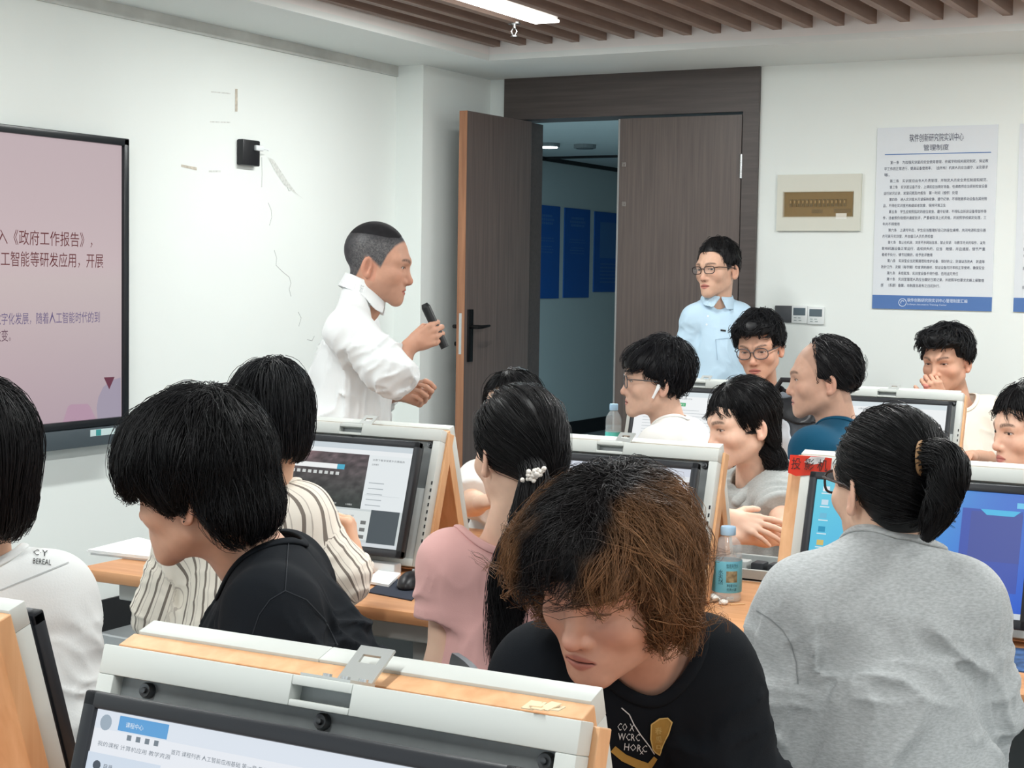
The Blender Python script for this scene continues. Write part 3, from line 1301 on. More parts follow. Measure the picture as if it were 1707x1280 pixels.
    C = np.tile(np.array(lin(*Pf['skin']), dtype=np.float32), (len(Vb), 1))
    nh = np.abs(qh).max(1) < 0.2
    C[nh] = head_paint(qh[nh], None, Pf)
    hk = np.zeros(len(Vb))
    link_mesh('body', mesh_np('body', Vb - loc, Qb, C), SKIN_MAT, root)
    if Pf.get('eye', 0.5) > 0.12 and S.get('eyes', True):
        for sd in (-1, 1):
            eye_mesh(sd, Pf.get('eye', 0.5), S.get('gaze', (0, 0)), Rh.astype(np.float64), hc, s, loc, root, EYE_MAT)

    # ---------------------------------------------------------- garment
    G = S['top']
    g = G.get('g', 0.012)
    sl = G.get('sleeve', 0.6)
    g2 = G.get('slack', 0.012)
    seed = S.get('seed', 1) * 7
    fa = G.get('fold', 0.006)
    hem = G.get('hem', hip[2] - 0.07)
    hol = G.get('hole', 0.012)

    def sleeve_geo(sh, el, wr):
        if sl <= 1:
            end = sh + (el - sh) * sl
            return end, norm(el - sh)
        end = el + (wr - el) * (sl - 1)
        return end, norm(wr - el)

    def fold_noise(p):
        q = (p - ms.astype(np.float32)) @ T
        w = vnoise(q * 7, seed) * 0.9
        fz = G.get('foldf', (11, 11, 5))
        n1 = vnoise(q * np.array(fz, dtype=np.float32) + w[:, None], seed + 1)
        n2 = vnoise(q * np.array((26, 26, 17), dtype=np.float32) + 1.6 * w[:, None], seed + 2)
        return (1 - np.abs(n1)) ** 3 * 1.2 + (1 - np.abs(n2)) ** 3 * 0.45 - 0.6

    def arm_cloth(p, sh, el, wr):
        rs = G.get('sr', (0.060, 0.056, 0.050))
        end, axd = sleeve_geo(sh, el, wr)
        if sl <= 1:
            d = rc(p, sh, end, rs[0], rs[1])
            bun = G.get('bunch', 0.0)
            if bun:
                t2 = (p - end.astype(np.float32)) @ axd.astype(np.float32)
                w = vnoise(p * 14, seed + 5)
                d = d - bun * (0.4 + 0.6 * np.sin(-t2 * 190 + w * 3.5)) * sstep(-0.15, -0.03, t2)
            tt = rct(p, sh, el)
            cutp = (p - end.astype(np.float32)) @ axd.astype(np.float32)
            d = smax(d, cutp, 0.006)
        else:
            d1 = rc(p, sh, el, rs[0], rs[1])
            d2 = rc(p, el, end, rs[1], rs[2])
            cutp = (p - end.astype(np.float32)) @ axd.astype(np.float32)
            d2 = smax(d2, cutp, 0.006)
            bun = G.get('bunch', 0.0)
            if bun:
                t2 = (p - end.astype(np.float32)) @ axd.astype(np.float32)
                w = vnoise(p * 14, seed + 5)
                d2 = d2 - bun * (0.5 + 0.5 * np.sin(-t2 * 210 + w * 3.5)) * sstep(-0.16, -0.03, t2)
            d = smin(d1, d2, 0.03)
        # creases running round the arm, strongest at the elbow
        de = np.sqrt(((p - el.astype(np.float32)) ** 2).sum(1))
        t1 = rct(p, sh, el)
        w = vnoise(p * 12, seed + 8)
        la_ = float(np.linalg.norm(el - sh))
        nn_ = vnoise(np.stack([t1 * la_ * 30 + w * 0.8, p[:, 2] * 7, (p[:, 0] + p[:, 1]) * 7], 1), seed + 9)
        d = d - fa * 1.5 * ((1 - np.abs(nn_)) ** 3 - 0.3) * np.exp(-(de / 0.14) ** 2)
        return d

    axn_ = norm(h0 - N0)
    nt_ = norm(axn_ * G.get('holetilt', 0.35) + za * 0.65)
    fd_ = norm(ya - nt_ * (ya @ nt_))
    sd0_ = np.cross(fd_, nt_)
    Bn = np.stack([sd0_, fd_, nt_], 1).astype(np.float32)
    crew = G.get('collar') == 'crew'
    RC = G.get('neckhole', 0.072)
    HY = G.get('holey', 1.0)
    c0_ = N0 + fd_ * G.get('holefwd', 0.006)
    hole_on = [True]

    def hole_d(p):
        if not crew:
            return neck_d(p, hol)
        qn = (p - c0_.astype(np.float32)) @ Bn
        rad_ = np.sqrt((qn[:, 0] / 1.08) ** 2 + (qn[:, 1] / HY) ** 2) - RC
        return np.maximum(rad_, -0.14 - qn[:, 2])

    def cloth(p):
        q = (p - ms.astype(np.float32)) @ T
        fl = g2 * sstep(-0.1, -0.9, q[:, 2] / L)
        d = torso(p, g) - fl
        for (side, sh, el, wr, hd) in arms:
            d = smin(d, arm_cloth(p, sh, el, wr), 0.035)
        if fa:
            d = d - fa * fold_noise(p) * sstep(0.04, -0.05, q[:, 2])
        d = smax(d, hem - p[:, 2], 0.008)
        # cords of a waist band: gathered cloth just over the hem
        if hole_on[0]:
            d = smax(d, -hole_d(p), 0.004)
        return d
    cp = [hip + np.array((0, 0, -0.1)), shL, shR, N0 + np.array((0, 0, 0.05))] + [x for (_, sh, el, wr, _) in arms for x in ((el, wr) if sl > 1 else (el,))]
    for dd in (bf, -bf, br, -br):
        cp += [ms + dd * 0.12, hip + dd * 0.16]
    cp = np.array(cp)
    lo, hi = cp.min(0) - 0.10, cp.max(0) + 0.10
    lo[2] = hem - 0.02
    Vc, Qc = mesh_sdf(cloth, lo, hi, G.get('res', 0.006))
    # a coordinate running round the body, for stripes
    q = (Vc - ms) @ T
    u = np.arctan2(q[:, 0], -q[:, 1]) * 0.145 * a
    if arms:
        best = torso(Vc.astype(np.float32), g)
        for (side, sh, el, wr, hd) in arms:
            da = rc(Vc.astype(np.float32), sh, el, 0.06, 0.055)
            df = rc(Vc.astype(np.float32), el, wr, 0.055, 0.05)
            for dd_, A0, B0 in ((da, sh, el), (df, el, wr)):
                m = dd_ < best - 0.012
                axd = norm(B0 - A0)
                e1 = norm(np.cross(axd, (0.2, 0.3, 0.9)))
                e2 = np.cross(axd, e1)
                rel = Vc - A0
                ua = np.arctan2(rel @ e1, rel @ e2) * 0.057
                u = np.where(m, ua, u)
                best = np.where(m, dd_, best)
    lab = G.get('label')
    co = link_mesh(G['name'], mesh_np(G['name'], Vc - loc, Qc, None, True, {'round': u}), G['mat'], root)
    if lab:
        co['label'] = lab

    # collar
    if G.get('collar') == 'crew':
        rr = G.get('ribw', 0.0085)
        nr_ = 64
        th = np.arange(nr_) * 2 * math.pi / nr_
        hole_on[0] = False
        base = c0_[None] + (np.cos(th)[:, None] * sd0_[None] * 1.08 + np.sin(th)[:, None] * fd_[None] * HY) * (RC + rr * 0.5)
        hh = np.full(nr_, 0.13)
        for _ in range(70):
            P_ = (base + hh[:, None] * nt_[None]).astype(np.float32)
            hh = hh - np.clip(cloth(P_), -0.01, 0.03) * 0.5
            hh = np.clip(hh, -0.13, 0.13)
        for _ in range(3):
            hh = 0.25 * np.roll(hh, 1) + 0.5 * hh + 0.25 * np.roll(hh, -1)
        Cn = base + hh[:, None] * nt_[None]
        _, gn = grad(cloth, Cn.astype(np.float32))
        hole_on[0] = True
        tg = np.roll(Cn, -1, 0) - np.roll(Cn, 1, 0)
        tg /= np.linalg.norm(tg, axis=1)[:, None]
        sv = np.cross(gn, tg)
        sv /= np.linalg.norm(sv, axis=1)[:, None]
        m_ = 10
        ph = np.arange(m_) * 2 * math.pi / m_
        Vk = (Cn[:, None] + sv[:, None] * (np.cos(ph) * rr)[None, :, None] + gn[:, None] * (np.sin(ph) * rr * 0.42 + 0.0025)[None, :, None]).reshape(-1, 3)
        ii = np.arange(nr_)[:, None]
        kk = np.arange(m_)[None]
        Qk = np.stack([ii * m_ + kk, ii * m_ + (kk + 1) % m_, ((ii + 1) % nr_) * m_ + (kk + 1) % m_, ((ii + 1) % nr_) * m_ + kk], -1).reshape(-1, 4)
        link_mesh('collar', mesh_np('collar', Vk - loc, Qk, None, True, {'round': np.zeros(len(Vk))}), G.get('collarmat', G['mat']), root)
    elif G.get('collar') == 'shirt':
        axn = norm(h0 - N0)
        nt = norm(axn * 0.8 + za * 0.4)
        fd = norm(ya - nt * (ya @ nt))
        sd_ = np.cross(fd, nt)
        Bc = np.stack([sd_, fd, nt], 1).astype(np.float32)
        cc = N0 + nt * G.get('cup', 0.012)
        ch = G.get('ch', 0.04)

        def leaf(p):
            q = (p - cc.astype(np.float32)) @ Bc
            z = q[:, 2] + 0.25 * q[:, 1]
            rad_ = np.sqrt((q[:, 0] / 1.0) ** 2 + (q[:, 1] / 1.02) ** 2)
            stand_ = np.maximum(np.abs(rad_ - 0.066) - 0.0022, np.abs(z - ch * 0.3) - ch * 0.7)
            zt = np.clip((ch - z) / ch, -0.5, 2)
            fr = sstep(0.0, 0.06, q[:, 1])
            leaflen = ch * (1.05 + 0.5 * fr)
            outer = np.maximum(np.abs(rad_ - (0.0675 + 0.014 * zt)) - 0.0022, np.maximum(z - ch, ch - leaflen - z))
            d = smin(stand_, outer, 0.004)
            gap = np.abs(q[:, 0]) - np.maximum(0.004, (ch - z) * 0.62 - 0.0)
            frontgap = np.maximum(gap, 0.02 - q[:, 1])
            return smax(d, -frontgap, 0.002)
        Vk, Qk = mesh_sdf(leaf, N0 - 0.14, N0 + 0.14, 0.003)
        link_mesh('collar', mesh_np('collar', Vk - loc, Qk, None, True, {'round': np.zeros(len(Vk))}), G.get('collarmat', G['mat']), root)
    elif G.get('collar') == 'hood':
        def hood(p):
            q = (p - ms.astype(np.float32)) @ T
            d = ell(q, N_l + np.array((0, -0.065, -0.02)), (0.115, 0.055, 0.075))
            for sd in (-1, 1):
                d = smin(d, rc(q, N_l + np.array((sd * 0.085, -0.02, 0.0)), N_l + np.array((sd * 0.035, 0.085, -0.055)), 0.030, 0.018), 0.03)
            d = d - 0.004 * fold_noise(p)
            return smax(d, -neck_d(p, 0.008), 0.006)
        Vk, Qk = mesh_sdf(hood, N0 - 0.2, N0 + 0.2, 0.005)
        link_mesh('hood', mesh_np('hood', Vk - loc, Qk, None, True, {'round': np.zeros(len(Vk))}), G['mat'], root)

    # trousers and shoes
    def pants(p):
        d = ell(p - hip.astype(np.float32), (0, 0, -0.01), (0.168, 0.168, 0.13 if stand else 0.105))
        for (hj, kn, an) in legs:
            d = smin(d, rc(p, hj, kn, 0.080, 0.060), 0.04)
            d = smin(d, rc(p, kn, an, 0.066, 0.055), 0.03)
        d = d - 0.004 * vnoise(p * 16, seed + 3)
        return smax(d, 0.07 - p[:, 2], 0.01)
    pp = np.array([x for l in legs for x in l] + [hip])
    Vp, Qp = mesh_sdf(pants, pp.min(0) - 0.2, pp.max(0) + 0.2, 0.014)
    link_mesh('trousers', mesh_np('trousers', Vp - loc, Qp), S.get('pants', TROUSER), root)
    for (hj, kn, an) in legs:
        def shoe(p):
            q = (p - np.array((an[0], an[1], 0), dtype=np.float32)) @ np.stack([lr, lf, zz], 1).astype(np.float32)
            d = smin(ell(q, (0, 0.07, 0.035), (0.045, 0.13, 0.045)), ell(q, (0, -0.015, 0.06), (0.042, 0.06, 0.055)), 0.03)
            return smax(d, 0.004 - q[:, 2], 0.006)
        A0 = np.array((an[0], an[1], 0.06))
        Vs, Qs = mesh_sdf(shoe, A0 - 0.24, A0 + 0.24, 0.012)
        link_mesh('shoe', mesh_np('shoe', Vs - loc, Qs), SHOE, root)

    # hair
    H = S.get('hair')
    if H:
        fn = hair_fn(H)
        bx = np.array((0.17, 0.19, 0.19))
        Vh, Qh = mesh_sdf(fn, -bx, bx, H.get('res', 0.005))
        cf = H.get('colour')
        c0 = np.array(lin(*H.get('rgb', (24, 23, 25))), dtype=np.float32)

        def cfun(P_):
            if cf is None:
                return np.tile(c0, (len(P_), 1)) * (1 + 0.25 * vnoise(P_ * 90, 4))[:, None]
            return cf(P_)
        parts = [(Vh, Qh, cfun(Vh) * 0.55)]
        if H.get('guides', 500):
            A, rad = strands(H, fn, rng)
            Cs = cfun(A.reshape(-1, 3)).reshape(A.shape)
            jit = (0.7 + 0.6 * rng.random((len(A), 1, 1))).astype(np.float32)
            Vq, Qq, Cq = tubes_np(A, rad, Cs * jit, 3)
            parts.append((Vq, Qq, Cq))
        off = 0
        VV, QQ, CC = [], [], []
        for (v, qd, c) in parts:
            VV.append(v); QQ.append(qd + off); CC.append(c)
            off += len(v)
        VV = np.concatenate(VV)
        W = hc + (VV * s) @ Rh.T.astype(np.float64)
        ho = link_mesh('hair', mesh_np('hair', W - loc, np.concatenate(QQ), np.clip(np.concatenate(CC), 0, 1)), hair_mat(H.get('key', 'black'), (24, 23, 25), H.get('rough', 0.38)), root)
        if H.get('label'):
            ho['label'] = H['label']
    if S.get('tail'):
        for tdef in S['tail']:
            tp = [(fromh(q[1:]) if q[0] == 'h' else V(q[1:])) for q in tdef['pts']]
            Vt, Qt = tail_mesh(tp, tdef['rad'], rng, tdef.get('n', 260), rad=tdef.get('r', 0.0009), wave=tdef.get('wave', 0.004), core_=tdef.get('core', 0.85))
            cc = np.tile(np.array(lin(*H.get('rgb', (24, 23, 25))), dtype=np.float32), (len(Vt), 1))
            link_mesh(tdef.get('name', 'ponytail'), mesh_np('ponytail', Vt - loc, Qt, cc), hair_mat(H.get('key', 'black'), (24, 23, 25)), root)

    def headM():
        return Matrix(((Rh[0, 0] * s, Rh[0, 1] * s, Rh[0, 2] * s, hc[0] - loc[0]), (Rh[1, 0] * s, Rh[1, 1] * s, Rh[1, 2] * s, hc[1] - loc[1]),
                       (Rh[2, 0] * s, Rh[2, 1] * s, Rh[2, 2] * s, hc[2] - loc[2]), (0, 0, 0, 1)))
    info = dict(root=root, M=headM(), loc=loc, V=V, fromh=fromh, hc=hc, ms=ms, T=T, hip=hip, L=L, N0=N0, cloth=cloth, bf=bf, br=br,
                hands=hands, arms=arms, lf=lf)
    if S.get('glasses'):
        glasses(info, S['glasses'])
    return info


def glasses(info, gd):
    root, M = info['root'], info['M']
    w, h = gd.get('w', 0.0255), gd.get('h', 0.0175)
    r = gd.get('r', 0.0016)
    yz = gd.get('y', 0.101)
    m = MB()
    lens = MB()
    for sd in (-1, 1):
        c = np.array((sd * 0.0335, yz - 0.002, -0.004))
        pts = []
        for k in range(28):
            a = 2 * math.pi * k / 28
            ex = gd.get('sq', 0.6)
            x = math.copysign(abs(math.cos(a)) ** ex, math.cos(a)) * w
            z = math.copysign(abs(math.sin(a)) ** ex, math.sin(a)) * h
            pts.append((c[0] + x, c[1] - 0.10 * abs(c[0] + x) + 0.003 - 0.1 * max(0, -z), c[2] + z))
        m.tube(pts, r, 6, closed=True)
        lens.bm.faces.new([lens.bm.verts.new(p) for p in pts])
        ex = sd * (0.0335 + w)
        m.tube([(ex, yz - 0.006, 0.004), (sd * 0.071, yz - 0.018, 0.006), (sd * 0.079, 0.045, 0.004), (sd * 0.0815, 0.0, 0.001), (sd * 0.082, -0.025, -0.006), (sd * 0.080, -0.036, -0.022)], gd.get('rt', r), 6)
    m.tube([(-0.009, yz - 0.001, 0.0), (0, yz + 0.001, 0.003), (0.009, yz - 0.001, 0.0)], r, 6)
    m.xf(M)
    lens.xf(M)
    fr = m.build('glasses_frame', gd['mat'], root, True)
    lens.build('lens', mat('lens_glass', (250, 250, 252), rough=0.02, alpha=0.05, spec=0.5), fr)
# ------------------------------------------------------------------ the room
XW = -4.95 * K
YD = 8.40 * K
SOF = CAMZ + 1.154 * K
XR, YB = 2.6, -2.6
DESK_Z = CAMZ - 0.82 * K

M_WALL = mat('white_wall_paint', (236, 241, 238), rough=0.85, spec=0.2, bump=(35, 0.05, 0.002), var=(1.3, 0.015))
M_SOFFIT = mat('soffit_paint', (226, 231, 229), rough=0.9, spec=0.2)
M_FASCIA = mat('fascia_paint', (235, 232, 230), rough=0.9, spec=0.2)
M_FLOOR = mat('grey_floor_tile', (150, 155, 157), rough=0.45, var=(2.5, 0.06), bump=(60, 0.04, 0.001))
M_BLACKBASE = mat('black_skirting', (24, 25, 28), rough=0.5)
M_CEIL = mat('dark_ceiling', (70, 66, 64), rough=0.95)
M_SLAT = mat_wood('slat_wood', (122, 100, 90), (148, 126, 114), (30, 3, 30), 0.6, 0.03)
M_DOOR = mat_wood('door_veneer', (84, 74, 71), (104, 92, 87), (70, 70, 2.2), 0.42, 0.03)
M_DOORFRAME = mat_wood('door_frame_veneer', (72, 64, 62), (86, 77, 74), (3, 60, 60), 0.45, 0.03)
M_DOOREDGE = mat_wood('door_edge_wood', (140, 96, 70), (172, 122, 90), (60, 60, 3), 0.55, 0.05)
M_METALDK = mat('black_metal', (22, 22, 24), rough=0.35, metal=0.6)
M_CHROME = mat('bright_metal', (205, 207, 208), rough=0.25, metal=0.95)


def struct(name, mb, material, smooth=False, parent=None):
    o = mb.build(name, material, parent, smooth)
    if parent is None:
        o['kind'] = 'structure'
    return o


struct('floor', MB().b2((-6.9, YB, -0.1), (XR, 19.0, 0.0)), M_FLOOR)
wl = struct('wall_left', MB().b2((XW - 0.15, YB, 0), (XW, YD + 0.2, SOF + 0.35)), M_WALL)
struct('wall_pillar', MB().b2((XW, 7.65 * K, 0), (-4.775 * K, YD, SOF + 0.0)), M_WALL)
FX0, FX1 = -4.672 * K, -3.098 * K
wd_ = MB()
wd_.b2((-4.775 * K, YD, 0), (FX0, YD + 0.2, SOF))
wd_.b2((FX1, YD, 0), (XR, YD + 0.2, SOF))
wd_.b2((XW, YD, SOF), (XR, YD + 0.2, SOF + 0.35))
wd_.b2((XW, YD, 0), (-4.775 * K, YD + 0.2, SOF))
struct('wall_back', wd_, M_WALL)
wr = MB()
wr.b2((XR, YB, 0), (XR + 0.15, YD + 0.2, 0.95))
wr.b2((XR, YB, 2.35), (XR + 0.15, YD + 0.2, SOF + 0.35))
for y in (YB, 0.6, 3.8, YD - 0.6):
    wr.b2((XR, y, 0.95), (XR + 0.15, y + 0.6, 2.35))
struct('wall_right', wr, M_WALL)
# dropped border of the ceiling and its upright faces
FXI, FYI = -4.36 * K, 7.645 * K
so = MB()
so.b2((XW, YB, SOF), (FXI, YD, SOF + 0.03))
so.b2((FXI, FYI, SOF), (XR, YD, SOF + 0.03))
struct('ceiling_border', so, M_SOFFIT)
fa_ = MB()
fa_.b2((FXI - 0.03, YB, SOF + 0.03), (FXI, FYI + 0.03, SOF + 0.35))
fa_.b2((FXI, FYI, SOF + 0.03), (XR, FYI + 0.03, SOF + 0.35))
struct('ceiling_fascia', fa_, M_FASCIA)
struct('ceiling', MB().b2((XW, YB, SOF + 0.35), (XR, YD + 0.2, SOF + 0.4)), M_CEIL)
struct('trim_1', MB().b2((XW, YB, SOF - 0.055), (XW + 0.012, 7.65 * K, SOF)), mat('bare_plaster_band', (196, 198, 194), rough=0.95, var=(6, 0.12)))
struct('baseboard_left', MB().b2((XW, YB, 0), (XW + 0.012, 7.65 * K, 0.13)), M_BLACKBASE)
struct('baseboard_back', MB().b2((FX1, YD - 0.012, 0), (XR, YD, 0.13)), M_BLACKBASE)

# scuffs, patches and cracks of the left wall
mk = MB()


def wall_patch(pts, z=0.0012):
    P = [Vector(atX(x, y, XW + z)) for x, y in pts]
    mk.bm.faces.new([mk.bm.verts.new(p) for p in P])


wall_patch([(302, 274), (328, 279), (328, 284), (302, 278)])
wall_patch([(392, 148), (396, 148), (396, 186), (392, 186)])
wall_patch([(356, 46), (378, 50), (379, 68), (357, 60)])
wall_patch([(178, 18), (210, 22), (210, 26), (178, 22)])
mk.build('scuff', mat('tan_scuff', (200, 192, 178), rough=0.95, var=(60, 0.2)), wl)
mk = MB()
wall_patch([(446, 262), (456, 266), (478, 300), (494, 322), (506, 332), (498, 326), (474, 308), (458, 284)])
wall_patch([(348, 284), (368, 284), (368, 287), (348, 287)])
wall_patch([(350, 202), (384, 203), (384, 205), (350, 204)])
wall_patch([(352, 152), (384, 155), (384, 157), (352, 154)])
mk.build('plaster_patch', mat('plaster_grey', (214, 217, 213), rough=0.95, var=(80, 0.15)), wl)
ck = MB()
for pts in ([(447, 338), (452, 350), (453, 362), (449, 376)], [(457, 417), (461, 430), (460, 442), (470, 452), (482, 462), (485, 472), (482, 482), (485, 494)],
            [(497, 520), (502, 530), (498, 544)], [(436, 262), (437, 290), (436, 312)], [(470, 290), (476, 302), (481, 318), (484, 318)], [(512, 566), (520, 568), (524, 560)]):
    ck.tube([atX(x, y, XW) for x, y in pts], 0.0012, 5)
ck.build('crack', mat('crack_grey', (150, 152, 150), rough=0.95), wl)

# wooden slats of the ceiling
n_sl = 0
x = -4.291 * K
slats = []
sl_mesh = None
while x < XR - 0.05:
    skip = any(abs(x - (lx + 0.0)) < 0.012 for lx, ly in LAMPS)
    if sl_mesh is None:
        b = MB().b2((-0.04, YB, 0), (0.0, FYI - 0.002, 0.085))
        o = b.build('ceiling_slat', M_SLAT)
        sl_mesh = o.data
    else:
        o = bpy.data.objects.new('ceiling_slat', sl_mesh)
        col.objects.link(o)
    o.location = (x, 0, SLAT_Z)
    tag(o, 'brown wooden slat running the length of the ceiling among its row', 'slat', 'brown slats of the ceiling')
    if n_sl == 0:
        o['label'] = 'brown ceiling slat nearest the left wall, first of the row'
        del o['group']
    n_sl += 1
    x += 0.157 * K

M_LAMP = mat('lamp_glow', (255, 253, 248), rough=0.4, emit=6.0)
for i, (lx, ly) in enumerate(LAMPS):
    t = thing('ceiling_light', 'long bright white strip light between the wooden ceiling slats', 'ceiling light', (lx, ly, SLAT_Z))
    if i:
        t['label'] = 'white strip light in the ceiling further back over the desks'
        t['group'] = 'strip lights outside the picture'
    MB().box((0, 0, 0.04), (0.098, LAMP_L + 0.02, 0.078), 0.004).build('housing', mat('lamp_housing', (230, 230, 228), rough=0.5), t)
    MB().box((0, 0, -0.001), (0.125, LAMP_L, 0.012), 0.004).build('diffuser', M_LAMP, t)

# sprinkler head
p = atZ(857, 47, SLAT_Z - 0.02)
sp = thing('sprinkler', 'small metal fire sprinkler head hanging under the ceiling slats', 'sprinkler', tuple(p))
m = MB()
m.cyl((0, 0, 0.0), (0, 0, 0.12), 0.009, n=12)
m.cyl((0, 0, 0.018), (0, 0, 0.026), 0.03, n=16)
m.build('pipe', M_CHROME, sp, True)
m = MB()
m.tube([(-0.006, 0, 0.0), (-0.014, 0, -0.015), (-0.004, 0, -0.034)], 0.003, 6)
m.tube([(0.006, 0, 0.0), (0.014, 0, -0.015), (0.004, 0, -0.034)], 0.003, 6)
m.cyl((0, 0, -0.038), (0, 0, -0.034), 0.016, n=16)
m.build('deflector', M_CHROME, sp, True)

# ------------------------------------------------------------------ double door
LT = CAMZ + 0.905 * K
door = thing('door_1', None, None, (0, 0, 0))
door['kind'] = 'structure'
m = MB()
m.b2((FX0, YD - 0.02, 0), (-4.535 * K, YD + 0.2, LT))
m.b2((-3.188 * K, YD - 0.02, 0), (FX1, YD + 0.2, SOF))
m.b2((FX0, YD - 0.02, LT + 0.01), (-3.188 * K, YD + 0.19, SOF))
m.build('door_frame', M_DOORFRAME, door)
lf_ = MB().b2((-3.925 * K, YD - 0.012, 0.01), (-3.196 * K, YD + 0.035, LT - 0.004), 0.001).build('door_leaf', M_DOOR, door)
lf_['label'] = 'closed right leaf'
MB().b2((-3.93 * K - 0.004, YD - 0.013, 0.01), (-3.925 * K + 0.001, YD + 0.036, LT - 0.005)).build('edge_strip', mat('door_edge_grey', (150, 152, 152), rough=0.5), lf_)
m = MB()
for pz in (0.62, -0.18, -1.2):
    z = CAMZ + pz * K
    m.cyl((-3.192 * K, YD - 0.02, z - 0.06), (-3.192 * K, YD - 0.02, z + 0.06), 0.008, n=10)
m.build('hinge', M_CHROME, lf_, True)
m = MB()
for (px, py) in ((1040, 274), (1040, 340)):
    q = atY(px, py, YD - 0.013)
    m.box((q[0], q[1], q[2]), (0.024, 0.006, 0.026), 0.003)
    m.cyl((q[0], q[1] - 0.004, q[2]), (q[0], q[1] - 0.01, q[2]), 0.005, n=10)
m.build('latch_keep', mat('worn_metal', (140, 134, 130), rough=0.4, metal=0.8), lf_)
# open left leaf: hinge on the frame, swung a little past square
h0_ = Vector((-4.525 * K, YD - 0.012, 0))
h1_ = Vector((-4.558 * K, 7.70 * K, 0))
dl_ = (h1_ - h0_)
lw = dl_.length
ang_ = math.atan2(dl_.y, dl_.x)
Ml = Matrix.Translation(h0_) @ Matrix.Rotation(ang_, 4, 'Z')
# local: x along the leaf from the hinge, +y is the face seen from the room
lo_ = MB().b2((0, -0.012, 0.01), (lw - 0.004, 0.034, LT - 0.004), 0.001, M=Ml).build('door_leaf', M_DOOR, door)
lo_['label'] = 'open left leaf'
ee = MB().b2((lw - 0.004, -0.012, 0.01), (lw, 0.034, LT - 0.004), 0.0, M=Ml).build('edge_strip', M_DOOREDGE, lo_)
m = MB()
zc_ = CAMZ - 0.31 * K
m.b2((lw - 0.002, 0.004, zc_ - 0.11), (lw + 0.002, 0.020, zc_ + 0.10), M=Ml)
m.build('lock_plate', M_CHROME, lo_)
m = MB()
m.b2((lw - 0.075, 0.034, zc_ - 0.15), (lw - 0.028, 0.044, zc_ + 0.12), 0.004, M=Ml)
pts = [(lw - 0.05, 0.04, zc_ + 0.03), (lw - 0.05, 0.085, zc_ + 0.03), (lw - 0.075, 0.092, zc_ + 0.03), (lw - 0.16, 0.088, zc_ + 0.035)]
m.tube([Ml @ Vector(p) for p in pts], [0.011, 0.011, 0.010, 0.006], 8)
pts = [(lw - 0.05, -0.012, zc_ + 0.03), (lw - 0.05, -0.06, zc_ + 0.03), (lw - 0.075, -0.066, zc_ + 0.03), (lw - 0.16, -0.062, zc_ + 0.035)]
m.tube([Ml @ Vector(p) for p in pts], [0.011, 0.011, 0.010, 0.006], 8)
m.b2((lw - 0.075, -0.022, zc_ - 0.15), (lw - 0.028, -0.012, zc_ + 0.12), 0.004, M=Ml)
m.cyl(Ml @ Vector((lw - 0.05, -0.05, zc_ - 0.06)), Ml @ Vector((lw - 0.05, -0.012, zc_ - 0.06)), 0.012, n=12)
m.build('handle', M_METALDK, lo_, True)

# ------------------------------------------------------------------ corridor beyond
XC = -7.3 * K
M_CORR = mat('corridor_wall', (190, 200, 200), rough=0.85)
struct('wall_corridor', MB().b2((XC - 0.1, YD + 0.2, 0), (XC, 18.9, SOF + 0.1)), M_CORR)
struct('wall_corridor_end', MB().b2((XC, 18.8, 0), (XR, 18.9, SOF + 0.1)), M_CORR)
struct('wall_corridor_blocker', MB().b2((-1.6, YD + 0.2, 0), (-1.5, 18.8, SOF + 0.1)), M_CORR)  # unseen wall, added to keep world light out of the corridor
struct('ceiling_corridor', MB().b2((XC, YD + 0.2, SOF), (-1.5, 18.8, SOF + 0.1)), M_CORR)
struct('baseboard_corridor', MB().b2((XC, YD + 0.2, 0), (XC + 0.015, 18.8, 0.13)), M_BLACKBASE)
tm = MB()
tm.b2((XC, YD + 0.2, SOF - 0.035), (XC + 0.03, 18.8, SOF))
tm.b2((XC + 0.0, 12.9, SOF - 0.02), (-1.6, 12.94, SOF))
struct('trim_2', tm, M_BLACKBASE)
blue = mat('poster_blue', (30, 92, 170), rough=0.5)
pale = mat('poster_pale_print', (70, 116, 170), rough=0.6)
